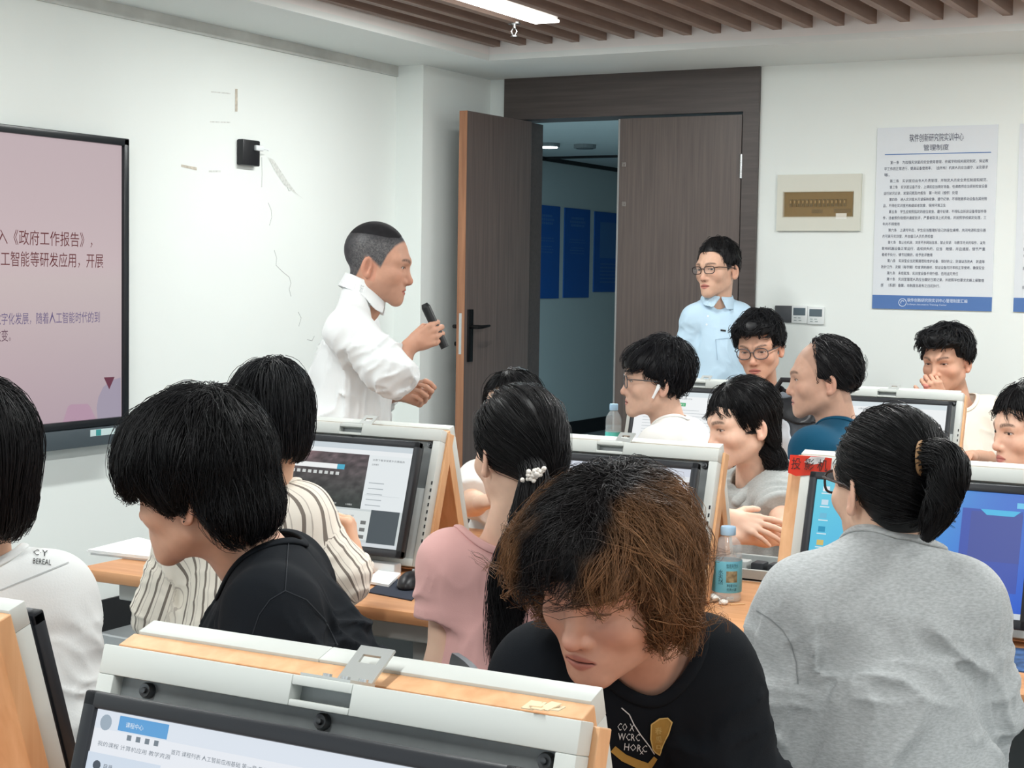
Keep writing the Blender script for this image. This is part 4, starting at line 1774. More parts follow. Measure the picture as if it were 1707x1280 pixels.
for i, (pts, lab) in enumerate(((((880, 340), (933, 344), (931, 497), (880, 498)), 'dark blue corridor poster on the left, partly behind the open door'),
                                 (((941, 345), (983, 351), (980, 496), (939, 496)), 'dark blue corridor poster in the middle of the three'),
                                 (((991, 352), (1040, 357), (1040, 486), (988, 487)), 'dark blue corridor notice board on the right with a pale sheet'))):
    P = [atX(x, y, XC + 0.004) for x, y in pts]
    y0, y1 = P[0][1], P[1][1]
    zt, zb = (P[0][2] + P[1][2]) / 2, (P[2][2] + P[3][2]) / 2
    t = thing('wall_poster', lab, 'poster', (XC, (y0 + y1) / 2, (zt + zb) / 2))
    MB().b2((0.0, y0 - (y0 + y1) / 2, zb - (zt + zb) / 2), (0.012, y1 - (y0 + y1) / 2, zt - (zt + zb) / 2)).build('sheet', blue, t)
    hw, hh = (y1 - y0) / 2, (zt - zb) / 2
    m = MB()
    if i < 2:
        hd_ = MB()
        m2_ = MB()
        for k, (fz, w0) in enumerate(((0.78, 0.5), (0.70, 0.62), (0.62, 0.55), (0.3, 0.6), (0.24, 0.66), (0.12, 0.5), (0.06, 0.6), (0.0, 0.55))):
            for j in range(9):
                (hd_ if k < 3 else m2_ if k < 5 else m).box((0.0125, (-w0 + (j + 0.5) * 2 * w0 / 9) * hw, fz * hh), (0.001, 1.3 * w0 * hw / 9, 0.05 * hh if k < 3 else 0.02 * hh))
        hd_.build('heading_print', pale, t)
        m2_.build('middle_print', pale, t)
    else:
        m.box((0.0125, 0, 0.3 * hh), (0.001, 1.3 * hw, 0.9 * hh))
        for k in range(6):
            m.box((0.013, 0, (-0.3 - k * 0.09) * hh), (0.001, 1.2 * hw, 0.03 * hh))
    m.build('pale_print', pale, t)
for k, (px, py) in enumerate(((915, 241), (975, 243))):
    q = atZ(px, py, SOF - 0.01)
    t = thing('downlight', 'corridor ceiling downlight, ' + ('lit one nearer the open door leaf' if k == 0 else 'unlit one beside the lit lamp'), 'ceiling light', tuple(q))
    MB().cyl((0, 0, -0.02), (0, 0, 0.01), 0.09, n=20).build('rim', mat('grey_rim', (120, 128, 130), rough=0.5), t)
    MB().cyl((0, 0, -0.026), (0, 0, -0.018), 0.07, n=20).build('lens', mat('downlight_glow', (240, 250, 250), emit=7.0) if k == 0 else mat('grey_rim2', (90, 98, 100)), t)

# ------------------------------------------------------------------ wall display on the left
SCREEN = mat_screen('screen_glow', 0.62)
SCREEN_TV = mat_screen('screen_glow_large', 0.74)
XT = XW + 0.085
c_tr = atX(216, 231.5, XT)
c_br = atX(212, 706, XT)
TVZ1 = c_tr[2]
TVZ0 = c_br[2]
TVY1 = c_tr[1]
TVY0 = TVY1 - 1.92
tv = thing('wall_display', 'large black framed interactive display mounted on the left wall', 'display', (XW, (TVY0 + TVY1) / 2, (TVZ0 + TVZ1) / 2))
tc_ = Vector((XW, (TVY0 + TVY1) / 2, (TVZ0 + TVZ1) / 2))
W2, H2 = (TVY1 - TVY0) / 2, (TVZ1 - TVZ0) / 2
MB().b2((0.0, -W2 + 0.06, -H2 + 0.06), (0.03, W2 - 0.06, H2 - 0.06)).build('wall_mount', M_METALDK, tv)
m = MB()
bz = 0.030
m.b2((0.02, -W2, H2 - bz), (0.085, W2, H2), 0.004)
m.b2((0.02, -W2, -H2), (0.085, W2, -H2 + bz), 0.004)
m.b2((0.02, -W2, -H2), (0.085, -W2 + bz, H2), 0.004)
m.b2((0.02, W2 - bz, -H2), (0.085, W2, H2), 0.004)
m.b2((0.02, -W2 + 0.01, -H2 + 0.01), (0.07, W2 - 0.01, H2 - 0.01))
m.build('bezel', mat('tv_bezel', (28, 32, 36), rough=0.3), tv, True)
m = MB().b2((0.02, -W2, -H2 - 0.075), (0.095, W2, -H2 - 0.002), 0.006)
bar = m.build('control_bar', mat('tv_bar', (74, 84, 90), rough=0.4), tv, True)
m = MB()
m.box((0.0955, W2 - 0.165, -H2 - 0.022), (0.002, 0.14, 0.026))
m.build('port_label', mat('port_label', (205, 225, 225), rough=0.5), bar)
MB().box((0.096, W2 - 0.19, -H2 - 0.022), (0.002, 0.028, 0.024)).build('teal_label', mat('teal_label', (60, 150, 150), rough=0.5), bar)
SW, SH = 2 * W2 - 2 * bz, 2 * H2 - 2 * bz
S_ = Scr(SW, SH)
S_.grid(0, 0, 1, 1, 24, 16, lambda u, w: (192 - 18 * abs(w - 0.55) * 1.6 - 10 * u * (1 - w), 178 - 20 * abs(w - 0.5) * 1.6 - 12 * (1 - w), 176 - 16 * abs(w - 0.55) * 1.4 - 6 * (1 - w)))


def tvx(px, py):
    q = atX(px, py, XW + 0.0705)
    return ((q[1] - (TVY0 + bz)) / SW, (q[2] - (TVZ0 + bz)) / SH)


S_.poly([tvx(104, 706), tvx(113, 678), tvx(118, 674), tvx(146, 673), tvx(150, 677), tvx(161, 700)], (168, 138, 156))
S_.poly([tvx(163, 700), tvx(161, 680), tvx(164, 662), tvx(172, 645), tvx(186, 634), tvx(201, 629), tvx(202, 697)], (150, 142, 158))
S_.poly([tvx(173, 629), tvx(191, 628), tvx(182, 649)], (96, 44, 62))
dk = (92, 34, 36)
for (s_, x0, x1, yb, sz, c) in (('写入《政府工作报告》，', -22, 154, 404, 0.056, dk), ('人工智能等研发应用，开展', -16, 172, 441, 0.056, dk),
                                ('数字化发展，随着人工智能时代的到', -10, 166, 540, 0.044, (96, 84, 120)), ('来而改变。', -36, 18, 569, 0.044, (90, 60, 76))):
    a_, b_ = tvx(x0, yb), tvx(x1, yb)
    S_.text(s_, a_[0], a_[1], sz, c, width=b_[0] - a_[0])
Mtv = Matrix(((0, 0, 1, 0.0705), (1, 0, 0, -W2 + bz), (0, 1, 0, -H2 + bz), (0, 0, 0, 1)))
S_.build('display_picture', SCREEN_TV, Mtv, tv)

# black wall box with a white plug
q = atX(409, 255, XW)
t = thing('wall_socket_box', 'small black box high on the left wall with a white plug', 'socket', tuple(q))
MB().box((0.018, 0, 0), (0.036, 0.125, 0.115), 0.006).build('box', mat('black_plastic', (26, 27, 31), rough=0.4), t, True)
m = MB().box((0.042, 0.045, 0.024), (0.016, 0.055, 0.024), 0.004)
m.tube([(0.044, 0.07, 0.022), (0.046, 0.10, 0.021), (0.03, 0.13, 0.02)], 0.003, 6)
m.build('plug', mat('white_plastic', (232, 236, 238), rough=0.4), t, True)

# ------------------------------------------------------------------ things on the back wall


def bw(px, py):
    q = atY(px, py, YD)
    return q[0], q[2]


x0, z1 = bw(1298.6, 292)
x1, z0 = bw(1435, 385)
t = thing('breaker_box', 'cream electrical breaker box set in the back wall', 'breaker box', ((x0 + x1) / 2, YD, (z0 + z1) / 2))
w2, h2 = (x1 - x0) / 2, (z1 - z0) / 2
wx0, wz1 = bw(1309, 321)
wx1, wz0 = bw(1423, 361)
cx_, cz_ = (x0 + x1) / 2, (z0 + z1) / 2
m = MB()
a0, a1, b0, b1 = wx0 - cx_, wx1 - cx_, wz0 - cz_, wz1 - cz_
m.b2((-w2, -0.02, b1), (w2, 0, h2), 0.0)
m.b2((-w2, -0.02, -h2), (w2, 0, b0), 0.0)
m.b2((-w2, -0.02, b0), (a0, 0, b1), 0.0)
m.b2((a1, -0.02, b0), (w2, 0, b1), 0.0)
m.build('cover', mat('cream_plastic', (214, 214, 202), rough=0.45), t)
MB().b2((a0, -0.004, b0), (a1, -0.001, b1)).build('inner_plate', mat('brown_inner', (122, 100, 66), rough=0.7), t)
m = MB()
for k in range(14):
    xx = a0 + (a1 - a0) * (0.10 + 0.78 * k / 13)
    m.box((xx, -0.010, b0 + (b1 - b0) * 0.56), ((a1 - a0) * 0.036, 0.012, (b1 - b0) * 0.30), 0.001)
m.build('breaker_switch_row', mat('breaker_dark', (52, 42, 30), rough=0.5), t)
m = MB()
for k in range(14):
    xx = a0 + (a1 - a0) * (0.10 + 0.78 * k / 13)
    m.box((xx, -0.017, b0 + (b1 - b0) * 0.60), ((a1 - a0) * 0.018, 0.006, (b1 - b0) * 0.12), 0.0005)
m.build('toggle_row', mat('breaker_light', (176, 150, 104), rough=0.5), t)
MB().box((a0 + (a1 - a0) * 0.48, -0.005, b0 + (b1 - b0) * 0.22), ((a1 - a0) * 0.16, 0.002, (b1 - b0) * 0.16)).build('dark_label', mat('dark_label', (70, 58, 44), rough=0.6), t)
MB().box((a0 + (a1 - a0) * 0.84, -0.005, b0 + (b1 - b0) * 0.24), ((a1 - a0) * 0.24, 0.002, (b1 - b0) * 0.16)).build('dark_label', mat('dark_label', (70, 58, 44), rough=0.6), t)
MB().b2((a0 - 0.004, -0.023, b0 - 0.004), (a1 + 0.004, -0.020, b1 + 0.004)).build('smoked_window', mat('smoked_window', (190, 160, 110), rough=0.1, alpha=0.18), t)
m = MB().b2(((bw(1406, 0)[0]) - cx_, -0.0212, bw(0, 369)[1] - cz_), ((bw(1424, 0)[0]) - cx_, -0.02, bw(0, 361)[1] - cz_ - 0.004))
m.build('sticker', mat('sticker', (236, 236, 230), rough=0.5), t)

M_POST = mat('poster_paper', (222, 227, 232), rough=0.35)
M_PBLUE = mat('poster_band_blue', (84, 120, 178), rough=0.35)
M_INK = mat('poster_ink', (66, 70, 92), rough=0.7)
M_INKW = mat('poster_ink_white', (228, 236, 244), rough=0.6)
PARA = ['第一条　为加强实训室的安全使用管理，依据学校相关规定制定，保证教', '学工作的正常进行，提高设备使用率，（含所有）机房人员应当遵守，以及要求', '等。',
        '　第二条　实训室应由专人负责管理，并制定人员安全责任制度和规范。', '　第三条　实训室设备齐全，上课前应当做好准备，任课教师应当提前检查设备', '运行状况记录，发现问题及时报告　第一时间（维修）处理',
        '　第四条　进入实训室人员请保持安静，遵守纪律，不得随意移动设备及其他物', '品，不得在实训室内吸烟或者饮食，保持环境卫生', '　第五条　学生应按照指定的座位就坐，遵守纪律，不得私自拆装设备零部件等',
        '件，违者照价赔偿并通报批评，严重者取消上机资格，并按照学校规定处理，三', '年内不得使用', '　第六条　上课完毕后，学生应当整理好自己的座位桌椅，关闭电源和显示器', '方可离开实训室，并由值日人员负责检查',
        '　第七条　禁止在机房，浏览不良网站信息，禁止安装　与教学无关的软件，以免', '影响机器设备正常运行，造成损失的，应当　赔偿，并且通报，情节严重', '者给予处分，情节轻微的，给予批评教育',
        '　第八条　实训室应当定期清理和维护设备，做好防尘，防潮以及防火　防盗等', '防护工作，定期（每学期）检查消防器材，保证设备完好率和正常使用，确保安全', '　第九条　未经批准，实训室设备不得外借，否则追究责任', '　第十条　实训室管理人员应当做好日常记录，并按照学校要求定期上报管理', '部　（系部）备案，本制度自发布之日起执行。']


def wall_poster(pxl, pxr, label, texts=True):
    xl, xr = bw(pxl, 300)[0], bw(pxr, 300)[0]
    zt, zb = bw(1566, 210.5)[1], bw(1556, 516.5)[1]
    w, h = xr - xl, zt - zb
    t = thing('notice_poster', label, 'poster', ((xl + xr) / 2, YD, (zt + zb) / 2))
    MB().b2((-w / 2, -0.008, -h / 2), (w / 2, 0, h / 2)).build('sheet', M_POST, t)
    bh = 0.076 * h
    MB().b2((-w / 2, -0.0088, -h / 2), (w / 2, -0.008, -h / 2 + bh)).build('blue_band', M_PBLUE, t)
    Mt = Matrix(((1, 0, 0, 0), (0, 0, -1, -0.0092), (0, 1, 0, 0), (0, 0, 0, 1)))
    L_ = [('软件创新研究院实训中心', 0.0, h / 2 - 0.078 * h, 0.047 * h, 'CENTER', 0.45 * w), ('管理制度', 0.0, h / 2 - 0.128 * h, 0.036 * h, 'CENTER', 0.21 * w)]
    for k, s_ in enumerate(PARA):
        y = h / 2 - 0.20 * h - k * 0.0338 * h
        ind = 0.05 * w if (s_.startswith('　') or k == 0) else 0.0
        s2 = s_.strip('　')
        full = len(s2) > 30
        L_.append((s2, -w / 2 + 0.07 * w + ind, y, 0.0195 * h, 'LEFT', (0.86 * w - ind) if full else 0.86 * w * len(s2) / 36.0))
    text_obj('title_text', L_[:2], Mt, M_INK, t)
    text_obj('rules_text', L_[2:], Mt, M_INK, t)
    MB().b2((-0.43 * w, -0.0092, h / 2 - 0.150 * h), (0.45 * w, -0.008, h / 2 - 0.1455 * h)).build('rule_line', M_PBLUE, t)
    text_obj('band_text', [('软件创新研究院实训中心管理制度汇编', -0.2 * w, -h / 2 + 0.043 * h, 0.022 * h, 'LEFT', 0.5 * w), ('Software Innovation Training Center', -0.2 * w, -h / 2 + 0.024 * h, 0.013 * h, 'LEFT', 0.33 * w)], Mt, M_INKW, t)
    m = MB()
    m.tube([(-0.24 * w + math.cos(a) * 0.021 * h, -0.0092, -h / 2 + 0.037 * h + math.sin(a) * 0.021 * h) for a in [k * 2 * math.pi / 20 for k in range(20)]], 0.0016, 5, closed=True)
    m.tube([(-0.24 * w + 0.010 * h * math.cos(a), -0.0092, -h / 2 + 0.037 * h + 0.010 * h * math.sin(a)) for a in [0.6 + k * 0.35 for k in range(10)]], 0.0016, 5)
    m.build('emblem', M_INKW, t)


wall_poster(1461, 1661.5, 'white notice poster with printed rules above a blue band on the back wall')
wall_poster(1697.5, 1898, 'second notice poster cut off at the right edge, blue band corner showing')

# switch plate and two thermostats
for k, (pa, pb, lab) in enumerate((((1293, 509), (1320.5, 537.5), 'plain dark grey switch plate left of the two thermostats'),
                                   ((1321, 509), (1347, 539), 'white thermostat next to the dark switch plate'),
                                   ((1347.5, 511), (1375, 541), 'white thermostat at the right end of the wall controls'))):
    xa, zb_ = bw(*pa)
    xb, za_ = bw(*pb)
    cx_, cz_ = (xa + xb) / 2, (za_ + zb_) / 2
    w, h = abs(xb - xa), abs(zb_ - za_)
    t = thing('switch_plate' if k == 0 else 'thermostat', lab, 'switch' if k == 0 else 'thermostat', (cx_, YD, cz_))
    MB().box((0, -0.007, 0), (w - 0.002, 0.014, h), 0.003).build('plate', mat('dark_switch', (70, 72, 76), rough=0.4) if k == 0 else mat('thermo_white', (226, 230, 230), rough=0.4), t, True)
    if k:
        MB().box((0, -0.0145, h * 0.16), (w * 0.74, 0.002, h * 0.42)).build('screen', mat('lcd', (92, 104, 112), rough=0.2), t)
        m = MB()
        for (bx, bz_) in ((-0.25, -0.2), (-0.25, -0.34), (0.0, -0.2), (0.05, -0.34)):
            m.box((bx * w, -0.0145, bz_ * h), (w * 0.16, 0.0015, h * 0.035))
        m.build('button_marks', mat('thermo_mark', (110, 130, 130), rough=0.5), t)
# ------------------------------------------------------------------ desks
M_TOP = mat_wood('desk_wood', (196, 138, 92), (216, 162, 116), (3, 40, 40), 0.38, 0.02)
M_BOARD = mat_wood('board_wood', (206, 156, 112), (226, 182, 138), (40, 40, 3), 0.45, 0.02)
M_GREY = mat('grey_metal', (196, 200, 196), rough=0.45, spec=0.4)
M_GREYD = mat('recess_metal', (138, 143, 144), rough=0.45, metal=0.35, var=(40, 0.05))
M_DESKG = mat('desk_frame_grey', (176, 180, 178), rough=0.5)
M_DARK = mat('dark_inside', (44, 46, 50), rough=0.7)
M_BEZEL = mat('monitor_bezel', (34, 37, 42), rough=0.4)
M_BLK = mat('black_plastic', (26, 27, 31), rough=0.4)
M_WHITEP = mat('white_plastic', (232, 236, 238), rough=0.4)
ROWS = (1.47 * K, 3.95 * K, 6.57 * K)
HD = 0.62 * K


def desk(cy, x0, x1, label, legs):
    t = thing('computer_desk', label, 'desk', ((x0 + x1) / 2, cy, 0))
    L = (x1 - x0) / 2
    MB().b2((-L, -HD, DESK_Z - 0.034), (L, HD, DESK_Z), 0.012).build('worktop', M_TOP, t, True)
    for sgn in (-1, 1):
        y0, y1 = sorted((sgn * (HD - 0.06), sgn * 0.12))
        MB().prism([(y0, DESK_Z - 0.036), (y1, DESK_Z - 0.036), (y1, DESK_Z - 0.105), (y0 + (y1 - y0) * 0.5, DESK_Z - 0.105), (y0, DESK_Z - 0.085)], 0, -L + 0.09, L - 0.09, 0.004).build('apron', M_DESKG, t)
    for lx in legs:
        m = MB()
        m.b2((lx - (x0 + x1) / 2 - 0.02, -HD + 0.12, 0.03), (lx - (x0 + x1) / 2 + 0.02, HD - 0.12, DESK_Z - 0.09), 0.006)
        m.b2((lx - (x0 + x1) / 2 - 0.03, -HD + 0.06, 0.0), (lx - (x0 + x1) / 2 + 0.03, HD - 0.06, 0.035), 0.008)
        m.build('leg_panel', M_DESKG, t, True)
    MB().b2((-L + 0.12, -0.012, 0.12), (L - 0.12, 0.012, DESK_Z - 0.036)).build('modesty_panel', M_GREYD, t)
    return t


desk(ROWS[0], -2.62 * K, 1.2, 'long wooden desk in the nearest row, under the front lift-up monitor', [-2.5 * K, -1.2 * K, -0.1, 1.0])
desk(ROWS[1], -3.19 * K, 1.4, 'long wooden desk in the middle row with a rounded left end', [-3.05 * K, -2.15 * K, -1.22 * K, 0.2, 1.2])
desk(ROWS[2], -3.2 * K, 1.4, 'long wooden desk in the far row by the door wall', [-3.1 * K, -2.2 * K, -1.40 * K, 0.2, 1.2])

# ------------------------------------------------------------------ lift-up monitor stations
UW, UH = 0.57, 0.362
LEAN = math.radians(17)


def photo_fn(seed, c1, c2, warm):
    def fn(u, w):
        p = np.array([[u * 22, w * 16, seed]], dtype=np.float32)
        n = float(vnoise(p, 3)[0]) * 0.6 + float(vnoise(p * 2.3, 4)[0]) * 0.4
        base = [c1[i] * w + c2[i] * (1 - w) for i in range(3)]
        g = warm * max(0.0, (w - 0.62)) * max(0, 0.6 - u) * 2.2
        return (base[0] * (1 + 0.5 * n) + 150 * g, base[1] * (1 + 0.5 * n) + 60 * g, base[2] * (1 + 0.5 * n) + 50 * g)
    return fn


def pic_browser(S):
    S.rect(0, 0, 1, 1, (232, 238, 240))
    S.grid(0.0, 0.36, 0.72, 0.90, 46, 30, photo_fn(1.0, (92, 78, 82), (40, 48, 44), 1.0))
    S.rect(0.0, 0.90, 1, 0.945, (238, 242, 244))
    S.rect(0.0, 0.945, 1, 1.0, (206, 216, 222))
    S.rect(0.02, 0.955, 0.22, 1.0, (240, 244, 246))
    S.text('新标签页', 0.04, 0.962, 0.024, (60, 66, 72))
    S.rect(0.20, 0.735, 0.52, 0.785, (244, 246, 246))
    S.rect(0.52, 0.735, 0.57, 0.785, (70, 170, 200))
    for k in range(9):
        S.rect(0.215 + k * 0.038, 0.675, 0.238 + k * 0.038, 0.706, (210, 214, 212))
    S.poly([(0.27, 0.42), (0.28, 0.53), (0.31, 0.56), (0.335, 0.54), (0.345, 0.42)], (158, 152, 160))
    for k in range(5):
        S.text('十月要闻', 0.20 + k * 0.105, 0.385, 0.020, (220, 224, 222))
    S.text('立即下载享受更多优惠服务', 0.75, 0.845, 0.022, (70, 76, 80), width=0.21)
    S.text('应用推荐', 0.75, 0.80, 0.020, (90, 96, 100))
    for k in range(6):
        S.rect(0.75, 0.62 - k * 0.055, 0.85, 0.628 - k * 0.055, (170, 178, 182))
    S.rect(0.74, 0.50, 0.965, 0.503, (200, 206, 210))
    S.rect(0, 0.0, 1, 0.36, (206, 214, 214))
    S.rect(0.18, 0.06, 0.80, 0.34, (226, 232, 230))
    S.rect(0.80, 0.02, 0.985, 0.36, (70, 80, 86))
    S.rect(0.26, 0.15, 0.40, 0.32, (150, 162, 152))
    S.rect(0.41, 0.15, 0.59, 0.32, (206, 200, 194))
    for k in range(3):
        S.rect(0.44 + k * 0.045, 0.16, 0.472 + k * 0.045, 0.245, ((60, 58, 62), (30, 30, 34), (132, 112, 110))[k])
        S.rect(0.449 + k * 0.045, 0.25, 0.465 + k * 0.045, 0.28, (190, 150, 130))
    S.rect(0.41, 0.095, 0.59, 0.125, (120, 150, 150))
    S.text('精选内容每日推荐', 0.42, 0.10, 0.018, (50, 60, 60))
    for r in range(3):
        S.text('热门资讯 今日更新', 0.62, 0.28 - r * 0.08, 0.016, (90, 96, 98))
        S.rect(0.62, 0.20 - r * 0.07 + 0.01, 0.655, 0.245 - r * 0.07, (120, 126, 128))
        S.rect(0.745, 0.20 - r * 0.07 + 0.01, 0.78, 0.245 - r * 0.07, (110, 112, 110))
    S.rect(0, 0.0, 1, 0.035, (216, 222, 226))


def pic_dark(S):
    S.rect(0, 0, 1, 1, (40, 44, 60))
    S.grid(0.0, 0.0, 0.97, 0.86, 40, 30, photo_fn(7.0, (96, 84, 104), (34, 38, 54), 1.2))
    S.rect(0.0, 0.86, 1, 0.93, (232, 236, 240))
    S.rect(0.0, 0.93, 1, 1.0, (214, 220, 232))
    S.rect(0.02, 0.94, 0.30, 1.0, (240, 243, 247))
    S.text('必应 新标签页', 0.05, 0.952, 0.022, (80, 86, 96))
    S.text('https  cn', 0.08, 0.885, 0.020, (110, 116, 120))
    for k in range(4):
        S.rect(0.82 + k * 0.035, 0.885, 0.835 + k * 0.035, 0.900, (120, 128, 140))
    for k in range(4):
        S.rect(0.76 + k * 0.045, 0.785, 0.785 + k * 0.045, 0.800, (226, 228, 236))
    S.text('图片 视频 学术 词典 地图', 0.08, 0.79, 0.024, (226, 222, 224))
    S.rect(0.97, 0, 1, 0.86, (222, 228, 238))


def pic_desktop(S):
    def bg(u, w):
        b = math.exp(-((u - 0.42) / 0.34) ** 2) * (0.55 + 0.25 * w)
        l = max(0, 1 - u / 0.55)
        return (40 + 22 * b + 38 * l + 26 * w, 92 + 78 * b + 86 * l + 20 * w, 206 + 30 * b + 20 * l)
    S.grid(0, 0, 1, 1, 30, 20, bg)
    S.poly([(0.36, 0.30), (0.62, 0.24), (0.62, 0.56), (0.36, 0.50)], (70, 176, 246))
    S.poly([(0.70, 0.20), (0.97, 0.20), (0.97, 0.86), (0.70, 0.86)], (58, 84, 176))
    S.rect(0.74, 0.44, 0.97, 0.84, (66, 82, 160))
    S.poly([(0.78, 0.86), (0.81, 0.815), (0.93, 0.815), (0.96, 0.86)], (74, 186, 232))
    S.rect(0.94, 0.885, 0.975, 0.93, (110, 200, 240))
    ic = ((236, 240, 246), (200, 226, 240), (110, 190, 220), (36, 150, 190), (214, 190, 110), (220, 220, 120), (150, 210, 190), (210, 220, 230))
    for k in range(7):
        S.rect(0.035, 0.90 - k * 0.115, 0.068, 0.945 - k * 0.115, ic[k])
        S.rect(0.030, 0.878 - k * 0.115, 0.076, 0.888 - k * 0.115, (214, 236, 244))
    S.rect(0, 0, 1, 0.045, (206, 214, 222))
    S.text('10:24', 0.93, 0.014, 0.022, (60, 70, 80))


def pic_app(S):
    S.grid(0, 0, 1, 1, 6, 6, lambda u, w: (232 + 6 * w, 238 + 4 * w, 248))
    S.rect(0.0, 0.93, 1.0, 1.0, (226, 234, 244))
    S.rect(0.065, 0.935, 0.20, 0.99, (96, 164, 220))
    S.text('课程中心', 0.085, 0.952, 0.022, (232, 242, 250))
    S.poly([(0.03 + 0.02 * math.cos(a) * 0.8, 0.955 + 0.03 * math.sin(a)) for a in [k * math.pi / 8 for k in range(16)]], (160, 176, 190))
    for k in range(4):
        S.rect(0.095 + k * 0.025, 0.905, 0.107 + k * 0.025, 0.925, (120, 132, 142))
    S.text('我的课程 计算机应用 教学资源', 0.02, 0.868, 0.020, (120, 130, 140), width=0.2)
    S.text('首页 课程列表 人工智能应用基础 第一章 教学视频资料', 0.22, 0.888, 0.020, (110, 120, 130), width=0.3)
    S.rect(0.0, 0.0, 0.20, 0.84, (214, 226, 240))
    S.rect(0.0, 0.68, 0.20, 0.74, (204, 220, 238))
    for k, s_ in enumerate(('目录', '作业列表', '讨论区', '通知', '资料')):
        S.poly([(0.03 + 0.011 * math.cos(a), 0.795 - k * 0.082 + 0.018 * math.sin(a)) for a in [j * math.pi / 6 for j in range(12)]], (70, 80, 92))
        S.text(s_, 0.05, 0.785 - k * 0.082, 0.024, (84, 94, 104))
    S.text('全部', 0.25, 0.80, 0.028, (70, 78, 88))
    S.text('教学内容', 0.46, 0.60, 0.026, (96, 106, 116))
    S.text('课堂练习', 0.66, 0.56, 0.026, (96, 106, 116))


def pic_doc(S):
    S.rect(0, 0, 1, 1, (244, 247, 248))
    S.rect(0, 0.93, 1, 1, (222, 232, 236))
    S.text('计算机应用基础 在线学习平台', 0.30, 0.885, 0.028, (120, 130, 134))
    S.rect(0.40, 0.78, 0.455, 0.835, (40, 168, 104))
    S.text('学习', 0.408, 0.793, 0.034, (240, 250, 244))
    for k in range(12):
        S.rect(0.08, 0.72 - k * 0.045, 0.08 + 0.5 + 0.3 * ((k * 37) % 10) / 10, 0.726 - k * 0.045, (176, 184, 188))
    S.text('登录 注册 帮助', 0.80, 0.84, 0.02, (130, 140, 144))


